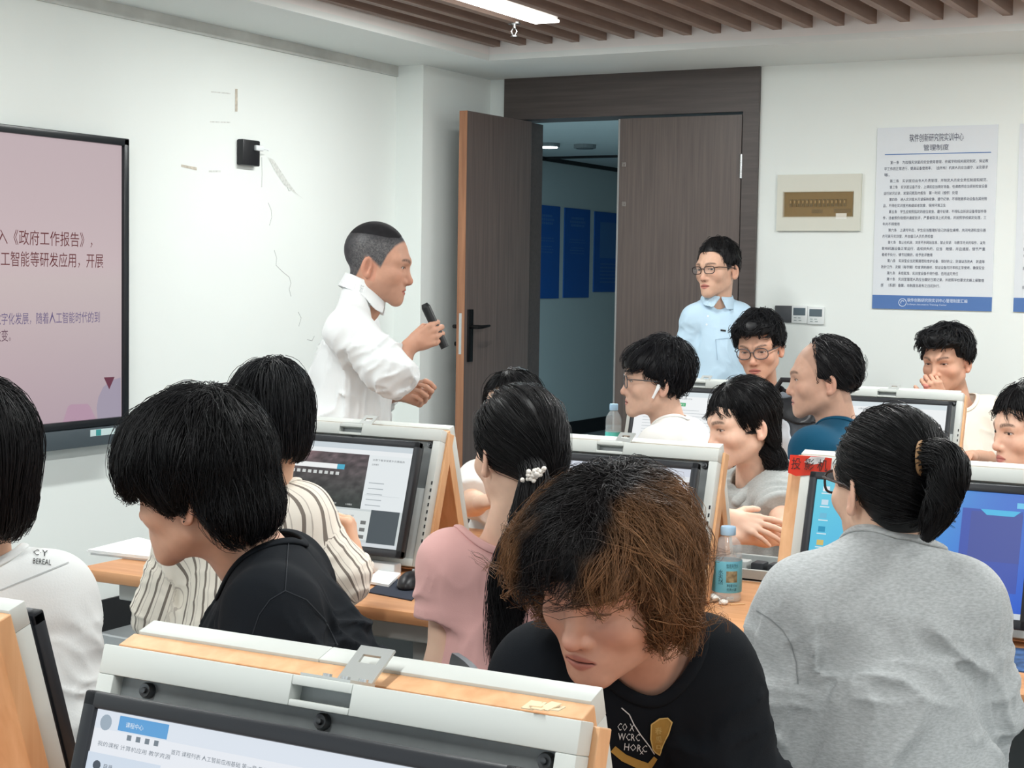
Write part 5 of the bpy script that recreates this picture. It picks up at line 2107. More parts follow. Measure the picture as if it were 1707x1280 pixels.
def station(xc, row, far, label, pic, extra_left=0.0, latch=True):
    """row index; far = the twin whose screen faces away from the camera"""
    cy = ROWS[row]
    if far:
        xc -= 0.036
    t = thing('lift_monitor_station', label, 'monitor station', (xc, cy + ((0.05 + 0.108) if far else -(0.066 + 0.108)), DESK_Z + 0.018), math.pi if far else 0.0)
    M = Matrix.Rotation(-LEAN, 4, 'X')
    W, H = UW / 2, UH
    m = MB()
    m.b2((-W, 0, H - 0.031), (-0.036, 0.028, H), 0.0015)
    m.b2((0.036, 0, H - 0.031), (W, 0.028, H), 0.0015)
    m.b2((-0.036, 0, H - 0.010), (0.036, 0.028, H), 0.0015)
    m.b2((-0.036, 0, H - 0.031), (0.036, 0.028, H - 0.024), 0.0015)
    m.b2((-W, 0, 0), (-W + 0.022, 0.028, H - 0.031), 0.0015)
    m.b2((W - 0.022, 0, 0), (W, 0.028, H - 0.031), 0.0015)
    m.b2((-W + 0.022, 0, 0), (W - 0.022, 0.028, 0.02), 0.0015)
    m.xf(M)
    fr = m.build('metal_frame', M_GREY, t, True)
    m = MB()
    for k in range(11):
        m.box((W - 0.004, -0.0003, 0.03 + k * 0.019), (0.004, 0.001, 0.009))
    m.xf(M)
    m.build('slot_row', M_DARK, fr)
    m = MB().b2((-W + 0.022, 0.016, 0.02), (W - 0.022, 0.026, H - 0.031))
    m.b2((-0.036, 0.020, H - 0.024), (0.036, 0.026, H - 0.010))
    m.xf(M)
    rp = m.build('recessed_panel', M_GREYD, t)
    for sx in (-W + 0.06, 0.0, W - 0.035):
        m = MB().lathe([(0.0, 0.012), (0.0030, 0.0115), (0.0034, 0.0085), (0.0070, 0.0090), (0.0085, 0.006), (0.0085, 0.0), (0.0, 0.0)], 14, Matrix.Translation((sx, 0.0165, H - 0.041)) @ Matrix.Rotation(math.pi / 2, 4, 'X'))
        m.xf(M)
        m.build('screw', mat('screw_metal', (92, 94, 96), rough=0.3, metal=0.9), rp, True)
    m = MB().b2((W - 0.082, 0.004, 0.02), (W - 0.024, 0.016, 0.205), 0.002)
    m.xf(M)
    m.build('side_plate', mat('side_plate', (176, 181, 180), rough=0.45), t, True)
    m = MB().b2((-W - 0.004 - extra_left, 0.0285, -0.0), (W + 0.006, 0.056, H - 0.003), 0.0015)
    m.xf(M)
    m.build('wooden_board', M_BOARD, t)
    if latch:
        m = MB()
        m.b2((-0.030, 0.004, H), (0.030, 0.05, H + 0.003))
        R = Matrix.Translation((0.006, 0.05, H + 0.001)) @ Matrix.Rotation(math.radians(48), 4, 'X')
        lw_ = 0.021
        m.b2((-lw_, 0, 0), (-0.011, 0.05, 0.003), M=R)
        m.b2((0.011, 0, 0), (lw_, 0.05, 0.003), M=R)
        m.b2((-0.011, 0, 0), (0.011, 0.026, 0.003), M=R)
        m.b2((-0.011, 0.038, 0), (0.011, 0.05, 0.003), M=R)
        m.xf(M)
        lp = m.build('latch_plate', mat('latch_metal', (190, 194, 192), rough=0.35, metal=0.5), t)
        for sx in (-0.022, 0.0, 0.022):
            m = MB().cyl((sx, 0.04, H + 0.003), (sx, 0.04, H + 0.006), 0.005, n=12)
            m.xf(M)
            m.build('rivet', M_CHROME, lp, True)
    # the monitor
    mw, mh = 0.505, 0.302
    z0 = 0.012
    yf = -0.062
    m = MB()
    bzw = 0.017
    m.b2((-mw / 2, yf, z0), (mw / 2, yf + 0.020, z0 + 0.020), 0.003)
    m.b2((-mw / 2, yf, z0 + mh - bzw), (mw / 2, yf + 0.020, z0 + mh), 0.003)
    m.b2((-mw / 2, yf, z0), (-mw / 2 + bzw, yf + 0.020, z0 + mh), 0.003)
    m.b2((mw / 2 - bzw, yf, z0), (mw / 2, yf + 0.020, z0 + mh), 0.003)
    m.b2((-mw / 2 + 0.004, yf + 0.006, z0 + 0.004), (mw / 2 - 0.004, yf + 0.034, z0 + mh - 0.004), 0.004)
    m.b2((-0.13, yf + 0.03, z0 + 0.06), (0.13, yf + 0.055, z0 + 0.22), 0.01)
    m.b2((-0.04, yf + 0.05, z0 + 0.10), (0.04, 0.017, z0 + 0.18), 0.004)
    m.xf(Matrix.Translation((0.010, 0, 0)))
    m.xf(M)
    mo = m.build('monitor', M_BEZEL, t, True)
    S = Scr(mw - 2 * bzw, mh - 0.020 - bzw)
    pic(S)
    Ms = M @ Matrix(((1, 0, 0, -mw / 2 + bzw + 0.010), (0, 0, -1, yf + 0.0056), (0, 1, 0, z0 + 0.020), (0, 0, 0, 1)))
    S.build('display', SCREEN, Ms, mo)
    return t


def pic_off(S):
    S.rect(0, 0, 1, 1, (120, 140, 160))


XA, XB, XC2 = (-2.344 - 0.305) * K, (-1.518 - 0.305) * K, (-0.683 - 0.305) * K
station(XC2, 0, False, 'nearest lift-up monitor in the foreground showing a pale course page', pic_app)
station(XC2, 0, True, 'lift-up monitor back to back with the foreground one, facing the brown haired man', pic_off, latch=False)
station(XB + 0.005, 0, True, 'lift-up monitor at the lower left edge of the photo seen from its wooden back', pic_off, latch=False)
for (x_, nm) in ((XA, 'a'), (XB, 'b'), (XC2, 'c')):
    pass
station(XA, 1, False, 'lift-up monitor with a web page of photos, in front of the striped shirt', pic_browser)
station(XB, 1, False, 'lift-up monitor with a dark landscape page, between pink top and water bottle', pic_dark)
st_c = station(XC2, 1, False, 'lift-up monitor with a bright blue desktop, in front of the grey sweatshirt', pic_desktop, extra_left=0.035)
station(XA, 1, True, 'back-to-back lift-up monitor facing the woman half hidden by the ponytail', pic_off, latch=False)
station(XB, 1, True, 'back-to-back lift-up monitor left of the woman with folded arms', pic_off, latch=False)
station(XC2, 1, True, 'back-to-back lift-up monitor facing the woman at the right edge', pic_off, latch=False)
station(XA, 2, False, 'far lift-up monitor with a white page, behind the white tee with earbud', pic_doc)
station(XB, 2, False, 'far lift-up monitor with a white page, right of the man in teal', pic_doc)
station(XC2, 2, False, 'far lift-up monitor at the right edge of the photo, only its wooden corner showing', pic_doc, latch=False)
station(XA, 2, True, 'far back-to-back lift-up monitor facing the man in glasses and black jacket', pic_off, latch=False)
station(XB, 2, True, 'far back-to-back lift-up monitor facing the man with chin on hand', pic_off, latch=False)
# ------------------------------------------------------------------ cloth
def cloth_mat(name, rgb, weave=500, strength=0.25, sheen=0.15, rough=0.9, var=None):
    return mat(name, rgb, rough=rough, spec=0.2, sheen=sheen, bump=(weave, strength, 0.0012), var=var)


def stripe_mat(name, base, dark, pitch):
    m = cloth_mat(name, base)
    nt = m.node_tree
    b = nt.nodes['Principled BSDF']
    a = nt.nodes.new('ShaderNodeAttribute')
    a.attribute_name = 'round'
    dv = nt.nodes.new('ShaderNodeMath'); dv.operation = 'DIVIDE'; dv.inputs[1].default_value = pitch
    fr = nt.nodes.new('ShaderNodeMath'); fr.operation = 'FRACT'
    nt.links.new(a.outputs['Fac'], dv.inputs[0])
    nt.links.new(dv.outputs[0], fr.inputs[0])
    r = nt.nodes.new('ShaderNodeValToRGB')
    r.color_ramp.interpolation = 'CONSTANT'
    e = r.color_ramp.elements
    e[0].position = 0.0; e[0].color = (*lin(*base), 1)
    e[1].position = 0.42; e[1].color = (*lin(*dark), 1)
    for pos, c in ((0.62, base), (0.86, (186, 178, 168)), (0.92, base)):
        q = e.new(pos); q.color = (*lin(*c), 1)
    nt.links.new(fr.outputs[0], r.inputs[0])
    nt.links.new(r.outputs[0], b.inputs['Base Color'])
    return m


C_WHITE = cloth_mat('white_cotton', (226, 229, 229))
C_WHITE2 = cloth_mat('white_jacket_cloth', (230, 233, 232), 260, 0.3)
C_TEEW = cloth_mat('white_tee_cloth', (236, 234, 230))
C_POLO = cloth_mat('pale_blue_polo_cloth', (190, 216, 234), 700, 0.3)
C_BLACK = cloth_mat('black_tee_cloth', (19, 23, 28), 500, 0.25, 0.0)
C_BLACK2 = cloth_mat('black_jacket_cloth', (22, 22, 25), 400, 0.25, 0.0)
C_PINK = cloth_mat('pink_tee_cloth', (228, 178, 174), 600, 0.25)
C_GREY = cloth_mat('heather_grey_cloth', (176, 180, 181), 330, 0.35, 0.25, 0.95, ((120, 120, 420), 0.16))
C_GREYH = cloth_mat('grey_hoodie_cloth', (174, 178, 176), 330, 0.35, 0.25, 0.95, ((150, 150, 300), 0.10))
C_TEAL = cloth_mat('teal_tee_cloth', (18, 76, 104), 500, 0.25, 0.05)
C_CREAM = cloth_mat('cream_tee_cloth', (226, 220, 208), 500, 0.25)
C_STRIPE = stripe_mat('striped_shirt_cloth', (228, 222, 210), (122, 114, 106), 0.023)
F_DARK = mat('dark_frame', (44, 34, 34), rough=0.35)
F_METAL = mat('thin_metal_frame', (96, 98, 102), rough=0.3, metal=0.8)

HL = [-0.11, -0.06, -0.045, -0.03, -0.012, 0.02, 0.034, 0.05, 0.066, 0.085]
HZ = [-0.078, -0.074, -0.030, 0.012, 0.010, -0.012, 0.030, 0.058, 0.074, 0.082]


def crop_full(q, ax):
    z = np.interp(q[:, 1], HL, HZ)
    return sstep(-0.007, 0.007, q[:, 2] - z) * (q[:, 2] > -0.09) * (1 - ((ax > 0.0775) & (q[:, 2] < 0.02)))


def crop_thin(q, ax):
    return crop_full(q, ax) * 0.22


FIG = {}

# 1 the speaker
FIG['speaker'] = person('person', 'man in a white shirt standing by the left wall, speaking into a black microphone', dict(
    seed=1, head=(630, 438, 5.36), yaw=-98, pitch=-9, roll=0, hs=1.10, skin=(198, 150, 126), neckr=0.060,
    face=dict(skin=(198, 150, 126), jaw=1.12, face=1.06, nose=1.12, crop=crop_full, cropgrey=0.75, cropc=(46, 46, 50), beard=0.12, eye=0.42, lip=(172, 104, 92)),
    gaze=(0.1, -0.1), byaw=-84, neck=(604, 494, 0.0), trap=0.95, shR=(583, 550, -0.17), shL=(595, 546, 0.17), stand=True, hipz=0.93, lean=0.03, deep=0.93, belly=1.04,
    armR=((652, 618, -0.22), (686, 574, -0.16)), handR=dict(to=(716, 560, -0.18), palmv=(0.1, 1, 0.0), curl=((1.25, 1.45, 0.9),) * 4, spread=0.02, thumb=(0.35, 0.8), fine=True),
    armL=((622, 655, 0.22), (672, 657, 0.10)), handL=dict(to=(712, 664, 0.06), palmv=(0.1, -0.8, 0.5), curl=((0.75, 1.1, 0.7), (0.9, 1.2, 0.8), (1.0, 1.2, 0.8), (1.05, 1.2, 0.8)), spread=0.05, thumb=(0.5, 0.6), fine=True),
    top=dict(name='shirt', mat=C_WHITE, g=0.015, slack=0.012, sleeve=1.42, sr=(0.074, 0.072, 0.058), bunch=0.003, fold=0.013, collar='shirt', ch=0.048, cup=0.000, hole=-0.004, hem=0.93, res=0.006),
    hair=dict(r=(0.0754, 0.0932, 0.0878), c=(-0.0140, 0.0342), y0=0.062, zf=0.086, zs=0.03, zb=-0.02, guides=0, kids=3, len=0.018, rad=0.0009, lift=0.002, lock=0.004, rgb=(44, 43, 46), key='grey_black', rough=0.85, res=0.004, pts=5)))

# 2 man in the polo shirt
FIG['polo'] = person('person', 'man with glasses in a light blue polo shirt standing in front of the closed door', dict(
    seed=2, head=(1196, 448, 7.78), yaw=142, pitch=-2, roll=3, hs=1.13, skin=(216, 174, 150),
    face=dict(skin=(216, 174, 150), jaw=0.96, face=0.97, crop=crop_full, cropc=(26, 25, 28), eye=0.42),
    gaze=(-0.1, 0), byaw=164, neck=(1197, 497, 0.02), trap=0.8, shL=(1233, 526, 0.03), shR=(1158, 529, 0.02), stand=True, hipz=0.90, lean=-0.01, thin=0.9,
    armL=((1250, 602, 0.05), (1240, 668, 0.0)), armR=((1144, 596, 0.04), (1150, 668, -0.04)),
    top=dict(name='polo_shirt', mat=C_POLO, g=0.013, slack=0.010, sleeve=0.66, sr=(0.056, 0.064, 0.05), fold=0.006, collar='shirt', ch=0.034, cup=-0.014, hole=-0.004, hem=0.84, res=0.0065),
    hair=dict(r=(0.083, 0.099, 0.094), c=(-0.018, 0.038), y0=0.044, zf=0.070, burn=-0.008, zs=0.012, zb=-0.045, guides=420, kids=4, len=0.030, rad=0.0011, lift=0.004, lock=0.005, grav=0.3, res=0.0045, pts=5),
    glasses=dict(mat=F_DARK, w=0.0245, h=0.0155, r=0.0019)))

# 3 white jacket at the left edge
FIG['jacket'] = person('person', 'person in a white jacket with their back turned at the left edge of the photo', dict(
    seed=3, head=(-52, 772, 2.92), yaw=22, pitch=-3, hs=1.12, face=dict(), byaw=14, neck=(-40, 900, 0.02), shL=(-185, 985, 0.07), shR=(84, 990, 0.05), hipz=0.56, lean=-0.06,
    armR=((128, 1205, 0.02), (60, 1225, 0.26)), armL=((-215, 1200, 0.02), (-150, 1225, 0.26)), eyes=False, hres=0.004,
    top=dict(name='jacket', mat=C_WHITE2, g=0.026, slack=0.03, sleeve=1.9, sr=(0.075, 0.070, 0.06), fold=0.008, collar='crew', hem=0.50, hole=0.010),
    hair=dict(r=(0.092, 0.112, 0.106), c=(-0.018, 0.030), extra=(((0, -0.045, -0.045), (0.082, 0.065, 0.085)),), y0=0.05, zf=0.055, burn=0.0, zs=-0.07, zb=-0.115, guides=800, kids=7, len=0.20, rad=0.0007, lift=0.003, lock=0.006, grav=1.0, drop=0.006, hug=0.5, wild=0.1)))

# 4 black tee, big black hair
FIG['blacktee'] = person('person', 'man in a black tee with thick black hair looking left in the foreground', dict(
    seed=4, head=(330, 806, 2.64), yaw=60, pitch=-10, roll=-6, hs=1.06, skin=(212, 170, 146), face=dict(skin=(212, 170, 146), jaw=0.98), byaw=84, legyaw=168, neck=(432, 920, 0.05), mid=(462, 985, 0.04), bw=0.18, neckr=0.058,
    hipz=0.56, lean=0.05, deep=1.32, belly=1.15, hres=0.002,
    armL=((462, 1175, -0.18), (370, 1215, -0.10)), armR=((430, 1170, 0.24), (340, 1200, 0.2)), eyes=False,
    top=dict(name='tee_shirt', mat=C_BLACK, g=0.020, slack=0.02, sleeve=0.85, sr=(0.068, 0.080, 0.06), fold=0.011, collar='crew', neckhole=0.076, hem=0.48, res=0.0055),
    hair=dict(r=(0.100, 0.112, 0.096), c=(-0.010, 0.046), extra=(((0, -0.048, -0.035), (0.084, 0.068, 0.065)), ((0, 0.052, 0.048), (0.080, 0.050, 0.058))), y0=0.052, zf=0.012, arch=0.0, burn=0.050, zs=-0.016, zb=-0.086, zt=(-0.034, -0.078),
              guides=1200, kids=8, drop=0.018, len=0.14, rad=0.00062, lift=0.012, lock=0.006, fuzz=0.0008, grav=0.75, hug=0.28, wild=0.34, crown=(0.01, -0.05, 0.17), lump=0.004, rgb=(20, 20, 22), pts=11)))

# 5 striped shirt
FIG['stripe'] = person('person', 'person in a cream and brown striped shirt facing a monitor, behind the black tee', dict(
    seed=5, head=(447, 704, 3.6), yaw=16, pitch=-10, hs=1.0, skin=(222, 180, 152), face=dict(), byaw=12, neck=(436, 806, 0.04), shL=(318, 878, 0.0), shR=(500, 858, 0.03), hipz=0.56, lean=0.05,
    armR=((566, 958, 0.02), (590, 930, 0.20)), handR=dict(to=(584, 884, 0.20), palmv=(-0.8, 0.2, 0.5), curl=((1.1, 1.3, 0.9),) * 4, thumb=(0.4, 0.7), fine=True),
    armL=((272, 1015, 0.02), (330, 1000, 0.22)), eyes=False, hres=0.004,
    top=dict(name='striped_shirt', mat=C_STRIPE, g=0.026, slack=0.03, sleeve=1.45, sr=(0.066, 0.062, 0.054), bunch=0.002, fold=0.007, collar='crew', hem=0.47, hole=0.008),
    hair=dict(r=(0.088, 0.108, 0.102), c=(-0.020, 0.036), extra=(((0, -0.050, -0.030), (0.076, 0.060, 0.068)),), y0=0.05, zf=0.05, zs=-0.03, zb=-0.085, guides=620, kids=6, len=0.13, rad=0.0009, lift=0.004, lock=0.005, grav=0.7, hug=0.4, wild=0.15, crown=(0.0, -0.05, 0.13), rgb=(21, 22, 25))))

# 6 pink top with ponytail
FIG['pink'] = person('person', 'woman in a pink top seen from behind, ponytail held by a pearl hair clip', dict(
    seed=6, head=(862, 752, 3.25), yaw=26, pitch=-4, hs=1.0, armres=True, trap=0.45, skin=(232, 196, 172), neckr=0.047, thin=0.88, face=dict(jaw=0.9, skin=(232, 194, 170)), byaw=14, neck=(846, 882, 0.0), shL=(752, 936, 0.0), shR=(958, 948, 0.03), hipz=0.56, lean=0.0,
    armL=((738, 1112, -0.01), (800, 1120, 0.22)), armR=((985, 1105, 0.04), (930, 1120, 0.24)), eyes=False, hres=0.003,
    top=dict(name='pink_top', mat=C_PINK, g=0.016, slack=0.012, sleeve=0.55, sr=(0.060, 0.066, 0.05), fold=0.006, collar='crew', neckhole=0.086, holefwd=0.020, hem=0.46, res=0.0055),
    hair=dict(r=(0.084, 0.104, 0.096), c=(-0.020, 0.036), extra=(((0.01, -0.085, -0.01), (0.055, 0.04, 0.05)),), y0=0.05, zf=0.06, burn=0.0, zs=-0.012, zb=-0.066, guides=620, kids=6, len=0.14, rad=0.0007, lift=0.0015, lock=0.004, fuzz=0.0004, grav=0.2, hug=0.8, wild=0.05, crown=(0, 0.075, 0.09), bias=(0.15, -0.3, -0.25), rgb=(23, 22, 24)),
    tail=[dict(pts=[('v', 880, 770, -0.10), ('v', 893, 800, -0.135), ('v', 880, 870, -0.15), ('v', 852, 960, -0.14), ('v', 842, 1040, -0.12), ('v', 828, 1110, -0.10)], rad=[0.022, 0.028, 0.036, 0.040, 0.034, 0.014], n=520, r=0.0009, wave=0.012)]))

# 7 woman behind the ponytail
FIG['hidden'] = person('person', 'woman with black hair in white, half hidden behind the ponytail, facing the camera', dict(
    seed=7, head=(853, 690, 4.95), yaw=150, pitch=-3, hs=1.0, skin=(226, 190, 168), neckr=0.047, thin=0.88, face=dict(jaw=0.9, brow=0.7, skin=(232, 194, 168)), byaw=176, neck=(856, 775, 0.04), shL=(925, 805, 0.05), shR=(800, 805, 0.05), hipz=0.56, lean=0.08,
    armR=((785, 868, -0.06), (805, 838, -0.24)), handR=dict(to=(845, 826, -0.28), palmv=(0, 0, -1), curl=(0.3,) * 4), armL=((940, 868, -0.05), (900, 850, -0.24)), hres=0.003,
    top=dict(name='white_top', mat=C_TEEW, g=0.02, slack=0.02, sleeve=0.8, sr=(0.066, 0.070, 0.05), fold=0.006, collar='crew', hem=0.47, res=0.008),
    hair=dict(r=(0.086, 0.104, 0.098), c=(-0.016, 0.036), extra=(((0, -0.04, -0.08), (0.08, 0.06, 0.10)),), y0=0.035, zf=0.074, arch=0.016, zs=-0.13, zb=-0.15, guides=350, kids=5, len=0.16, rad=0.0011, lift=0.002, grav=0.8, hug=0.6, wild=0.08, crown=(0.012, 0.02, 0.135), rgb=(22, 22, 24))))

# 8 brown haired man in the foreground


def brown_col(P):
    x, y, z = P[:, 0], P[:, 1], P[:, 2]
    n1, n2 = vnoise(P * 40, 2), vnoise(P * 24, 8)
    mid = np.abs(x - 0.012) + 0.022 * n1
    w = sstep(0.040, 0.078, mid) * sstep(0.140, 0.100, z + 0.02 * n2)
    back = sstep(-0.02, -0.07, y) * sstep(0.12, 0.08, z)
    w = np.maximum(w, back)
    w = np.maximum(w, 0.45 * sstep(0.06, 0.03, z) * sstep(-0.2, 0.6, n2 + 0.3))
    a = np.array(lin(24, 21, 22), dtype=np.float32)
    b = np.array(lin(120, 86, 58), dtype=np.float32)
    return (a * (1 - w[:, None]) + b * w[:, None]) * (1 + 0.35 * vnoise(P * 80, 4))[:, None]


FIG['brown'] = person('person', 'man with fluffy brown-tipped hair in a printed black tee looking down, foreground', dict(
    seed=8, head=(1020, 962, 2.08), yaw=146, pitch=-20, roll=-4, hs=1.0, skin=(202, 156, 134),
    face=dict(skin=(202, 156, 134), jaw=1.10, face=1.05, eye=0.06, lip=(176, 110, 98), nose=1.08, browd=0.55), byaw=166, neck=(1086, 1112, 0.12), shL=(1168, 1116, 0.125), shR=(908, 1128, 0.145), hipz=0.56, lean=0.27, legyaw=170,
    hres=0.0015, armL=((1232, 1330, 0.10), (1150, 1345, -0.04)), armR=((850, 1330, 0.12), (930, 1345, -0.04)),
    top=dict(name='tee_shirt', mat=C_BLACK, g=0.022, slack=0.022, sleeve=0.9, sr=(0.066, 0.074, 0.06), fold=0.010, collar='crew', neckhole=0.066, holefwd=0.0, holetilt=0.40, hem=0.48, res=0.0055),
    hair=dict(cx=0.008, r=(0.102, 0.112, 0.088), c=(-0.018, 0.038), extra=(((0.086, 0.0, 0.0), (0.038, 0.062, 0.062)), ((-0.068, 0.0, 0.0), (0.036, 0.062, 0.062)), ((0.008, 0.055, 0.052), (0.082, 0.048, 0.046))), y0=0.050, zf=0.041, arch=0.006, burn=0.014, zs=-0.055, zb=-0.085, drop=0.030,
              guides=1300, kids=9, len=0.13, rad=0.00055, lift=0.022, lock=0.008, fuzz=0.0013, grav=0.50, hug=0.16, wild=0.62, crown=(0.0, -0.02, 0.13), lump=0.006, key='brown', rough=0.45, colour=brown_col, pts=11, label='dark rooted hair with brown tips')))

# 9 grey sweatshirt
FIG['grey'] = person('person', 'woman in a grey sweatshirt seen from behind with glasses and a short ponytail', dict(
    seed=9, head=(1478, 806, 2.75), trap=0.85, yaw=34, pitch=-2, hs=1.02, skin=(230, 192, 168), neckr=0.052, face=dict(jaw=0.95, skin=(230, 192, 168), eye=0.5), byaw=14, neck=(1492, 930, 0.0), shL=(1346, 1002, -0.06), shR=(1596, 1004, -0.01), hipz=0.56, lean=0.03, deep=1.1, belly=1.05,
    hres=0.002, armL=((1292, 1195, -0.05), (1330, 1265, 0.15)), armR=((1612, 1180, 0.01), (1580, 1210, 0.28)),
    top=dict(name='sweatshirt', mat=C_GREY, g=0.030, slack=0.030, sleeve=1.3, sr=(0.068, 0.074, 0.064), bunch=0.006, fold=0.016, foldf=(8, 8, 3.5), collar='crew', neckhole=0.070, holefwd=0.012, holey=0.92, ribw=0.012, hem=0.50, res=0.006),
    hair=dict(r=(0.082, 0.101, 0.093), c=(-0.018, 0.034), extra=(((0.0, -0.05, -0.02), (0.068, 0.057, 0.06)),), y0=0.048, zf=0.062, burn=0.0, zs=0.004, zb=-0.078, guides=700, kids=6, len=0.15, rad=0.00065, lift=0.0015, lock=0.004, fuzz=0.0004, grav=0.0, hug=0.85, wild=0.05, crown=(0, 0.085, 0.075), bias=(0.0, -0.4, 0.0), rgb=(20, 20, 22)),
    tail=[dict(pts=[('v', 1528, 775, -0.085), ('v', 1558, 762, -0.135), ('v', 1582, 778, -0.16), ('v', 1575, 825, -0.165), ('v', 1556, 870, -0.155), ('v', 1542, 902, -0.15)], rad=[0.024, 0.030, 0.032, 0.030, 0.022, 0.008], n=420, r=0.0008, wave=0.004)],
    glasses=dict(mat=F_DARK, w=0.0255, h=0.019, r=0.0022)))

# 10 white tee with earbud
FIG['earbud'] = person('person', 'man in a white tee and glasses in profile with a white earbud', dict(
    seed=10, head=(1092, 634, 5.5), yaw=96, pitch=0, hs=1.04, skin=(216, 176, 154), face=dict(skin=(216, 176, 154), eye=0.45), byaw=74, neck=(1112, 702, 0.02), mid=(1122, 738, 0.0), bw=0.17, hipz=0.56, lean=0.12, deep=1.1, belly=1.1,
    legyaw=20, armL=((1098, 835, -0.12), (1050, 835, 0.08)), armR=((1100, 830, 0.2), (1055, 835, 0.22)),
    top=dict(name='tee_shirt', mat=C_TEEW, g=0.020, slack=0.02, sleeve=0.85, sr=(0.072, 0.078, 0.06), fold=0.007, collar='crew', hem=0.48, res=0.007),
    hair=dict(r=(0.090, 0.108, 0.098), c=(-0.022, 0.044), extra=(((0, 0.05, 0.06), (0.07, 0.05, 0.045)),), y0=0.045, zf=0.040, burn=-0.012, zs=0.006, zb=-0.062, guides=420, kids=5, len=0.08, rad=0.0012, lift=0.010, lock=0.006, grav=0.4, hug=0.3, wild=0.35, lump=0.004, rgb=(24, 24, 28)),
    glasses=dict(mat=F_METAL, w=0.025, h=0.020, r=0.0017, sq=0.8)))

# 11 glasses, black jacket
FIG['blackjacket'] = person('person', 'man in glasses and a black jacket looking down behind a far monitor', dict(
    seed=11, head=(1266, 578, 7.14), yaw=164, pitch=-12, roll=4, hs=1.16, skin=(206, 160, 136), face=dict(skin=(206, 160, 136), eye=0.3, frown=1.0), byaw=172, neck=(1275, 650, 0.19), shL=(1324, 682, 0.22), shR=(1230, 682, 0.22), hipz=0.56, lean=0.06,
    armL=((1340, 745, 0.06), (1300, 742, -0.12)), armR=((1222, 742, 0.10), (1252, 742, -0.10)),
    top=dict(name='jacket', mat=C_BLACK2, g=0.026, slack=0.02, sleeve=1.9, sr=(0.072, 0.066, 0.055), fold=0.006, collar='crew', hem=0.48, res=0.009),
    hair=dict(r=(0.090, 0.107, 0.092), c=(-0.016, 0.044), extra=(((0, 0.045, 0.078), (0.075, 0.05, 0.04)),), y0=0.046, zf=0.062, burn=-0.008, zs=0.012, zb=-0.04, guides=450, kids=5, len=0.07, rad=0.0014, lift=0.012, lock=0.006, grav=0.1, hug=0.3, wild=0.45, lump=0.006, rgb=(22, 22, 25)),
    glasses=dict(mat=F_METAL, w=0.027, h=0.021, r=0.0020, sq=0.85)))

# 12 teal
FIG['teal'] = person('person', 'balding man in a teal shirt in profile with black hair at the sides', dict(
    seed=12, head=(1372, 630, 5.2), yaw=93, pitch=-3, hs=1.05, skin=(208, 166, 144), face=dict(skin=(208, 166, 144), jaw=1.04, crop=crop_thin, cropc=(60, 52, 50), eye=0.4, lip=(186, 120, 112)), byaw=62, neck=(1394, 702, 0.02), mid=(1400, 744, 0.0), bw=0.175, hipz=0.56, lean=0.06, neckr=0.060,
    legyaw=20, armL=((1366, 850, -0.10), (1345, 850, 0.12)), armR=((1420, 840, 0.2), (1390, 840, 0.36)), deep=1.1,
    top=dict(name='teal_shirt', mat=C_TEAL, g=0.020, slack=0.02, sleeve=0.85, sr=(0.074, 0.076, 0.06), fold=0.006, collar='crew', hem=0.48, res=0.007),
    hair=dict(r=(0.0845, 0.103, 0.091), c=(-0.019, 0.034), y0=0.022, zf=0.2, burn=-0.006, zs=-0.002, zb=-0.070, guides=420, kids=5, len=0.06, rad=0.0011, lift=0.003, lock=0.005, grav=0.35, hug=0.5, wild=0.15, crown=(0, 0.01, 0.125), bias=(0, -0.5, 0), rgb=(28, 27, 30))))

# 13 hoodie woman
FIG['hoodie'] = person('person', 'woman in a grey hoodie with folded arms, black hair tied low', dict(
    seed=13, head=(1236, 704, 4.60), yaw=116, pitch=-12, roll=0, hs=1.0, skin=(236, 196, 172), neckr=0.046, thin=0.88, face=dict(skin=(236, 196, 172), jaw=0.92, brow=0.7, eye=0.4, nose=0.95, lip=(200, 120, 118)), armres=True, byaw=136, legyaw=176, neck=(1252, 794, 0.08), shL=(1294, 822, 0.0), shR=(1222, 822, 0.20), hipz=0.56, lean=0.05, handsize=0.9,
    armL=((1308, 902, -0.16), (1216, 896, -0.26)), armR=((1180, 890, -0.06), (1214, 862, -0.24)), handR=dict(to=(1275, 880, -0.25), palmv=(0, 0.75, -0.65), curl=((0.10, 0.22, 0.2), (0.08, 0.2, 0.2), (0.10, 0.22, 0.2), (0.14, 0.26, 0.2)), spread=0.15, thumb=(0.9, 0.2), fine=True),
    top=dict(name='hoodie', mat=C_GREYH, g=0.020, slack=0.02, sleeve=0.60, sr=(0.062, 0.066, 0.06), bunch=0.008, fold=0.010, collar='hood', hem=0.47, res=0.006),
    hair=dict(r=(0.082, 0.101, 0.090), c=(-0.018, 0.034), extra=(((0, -0.05, -0.05), (0.070, 0.05, 0.06)),), y0=0.040, zf=0.040, arch=0.018, burn=0.020, slant=-0.15, drop=0.02, zs=-0.01, zb=-0.085, guides=520, kids=6, len=0.15, rad=0.0008, lift=0.002, lock=0.004, grav=0.6, hug=0.6, wild=0.08, crown=(0.0, 0.03, 0.13), rgb=(22, 21, 23)),
    tail=[dict(pts=[('v', 1268, 742, -0.01), ('v', 1288, 760, 0.0), ('v', 1296, 790, 0.0), ('v', 1284, 815, -0.04)], rad=[0.024, 0.034, 0.034, 0.014], n=260, r=0.001)]))

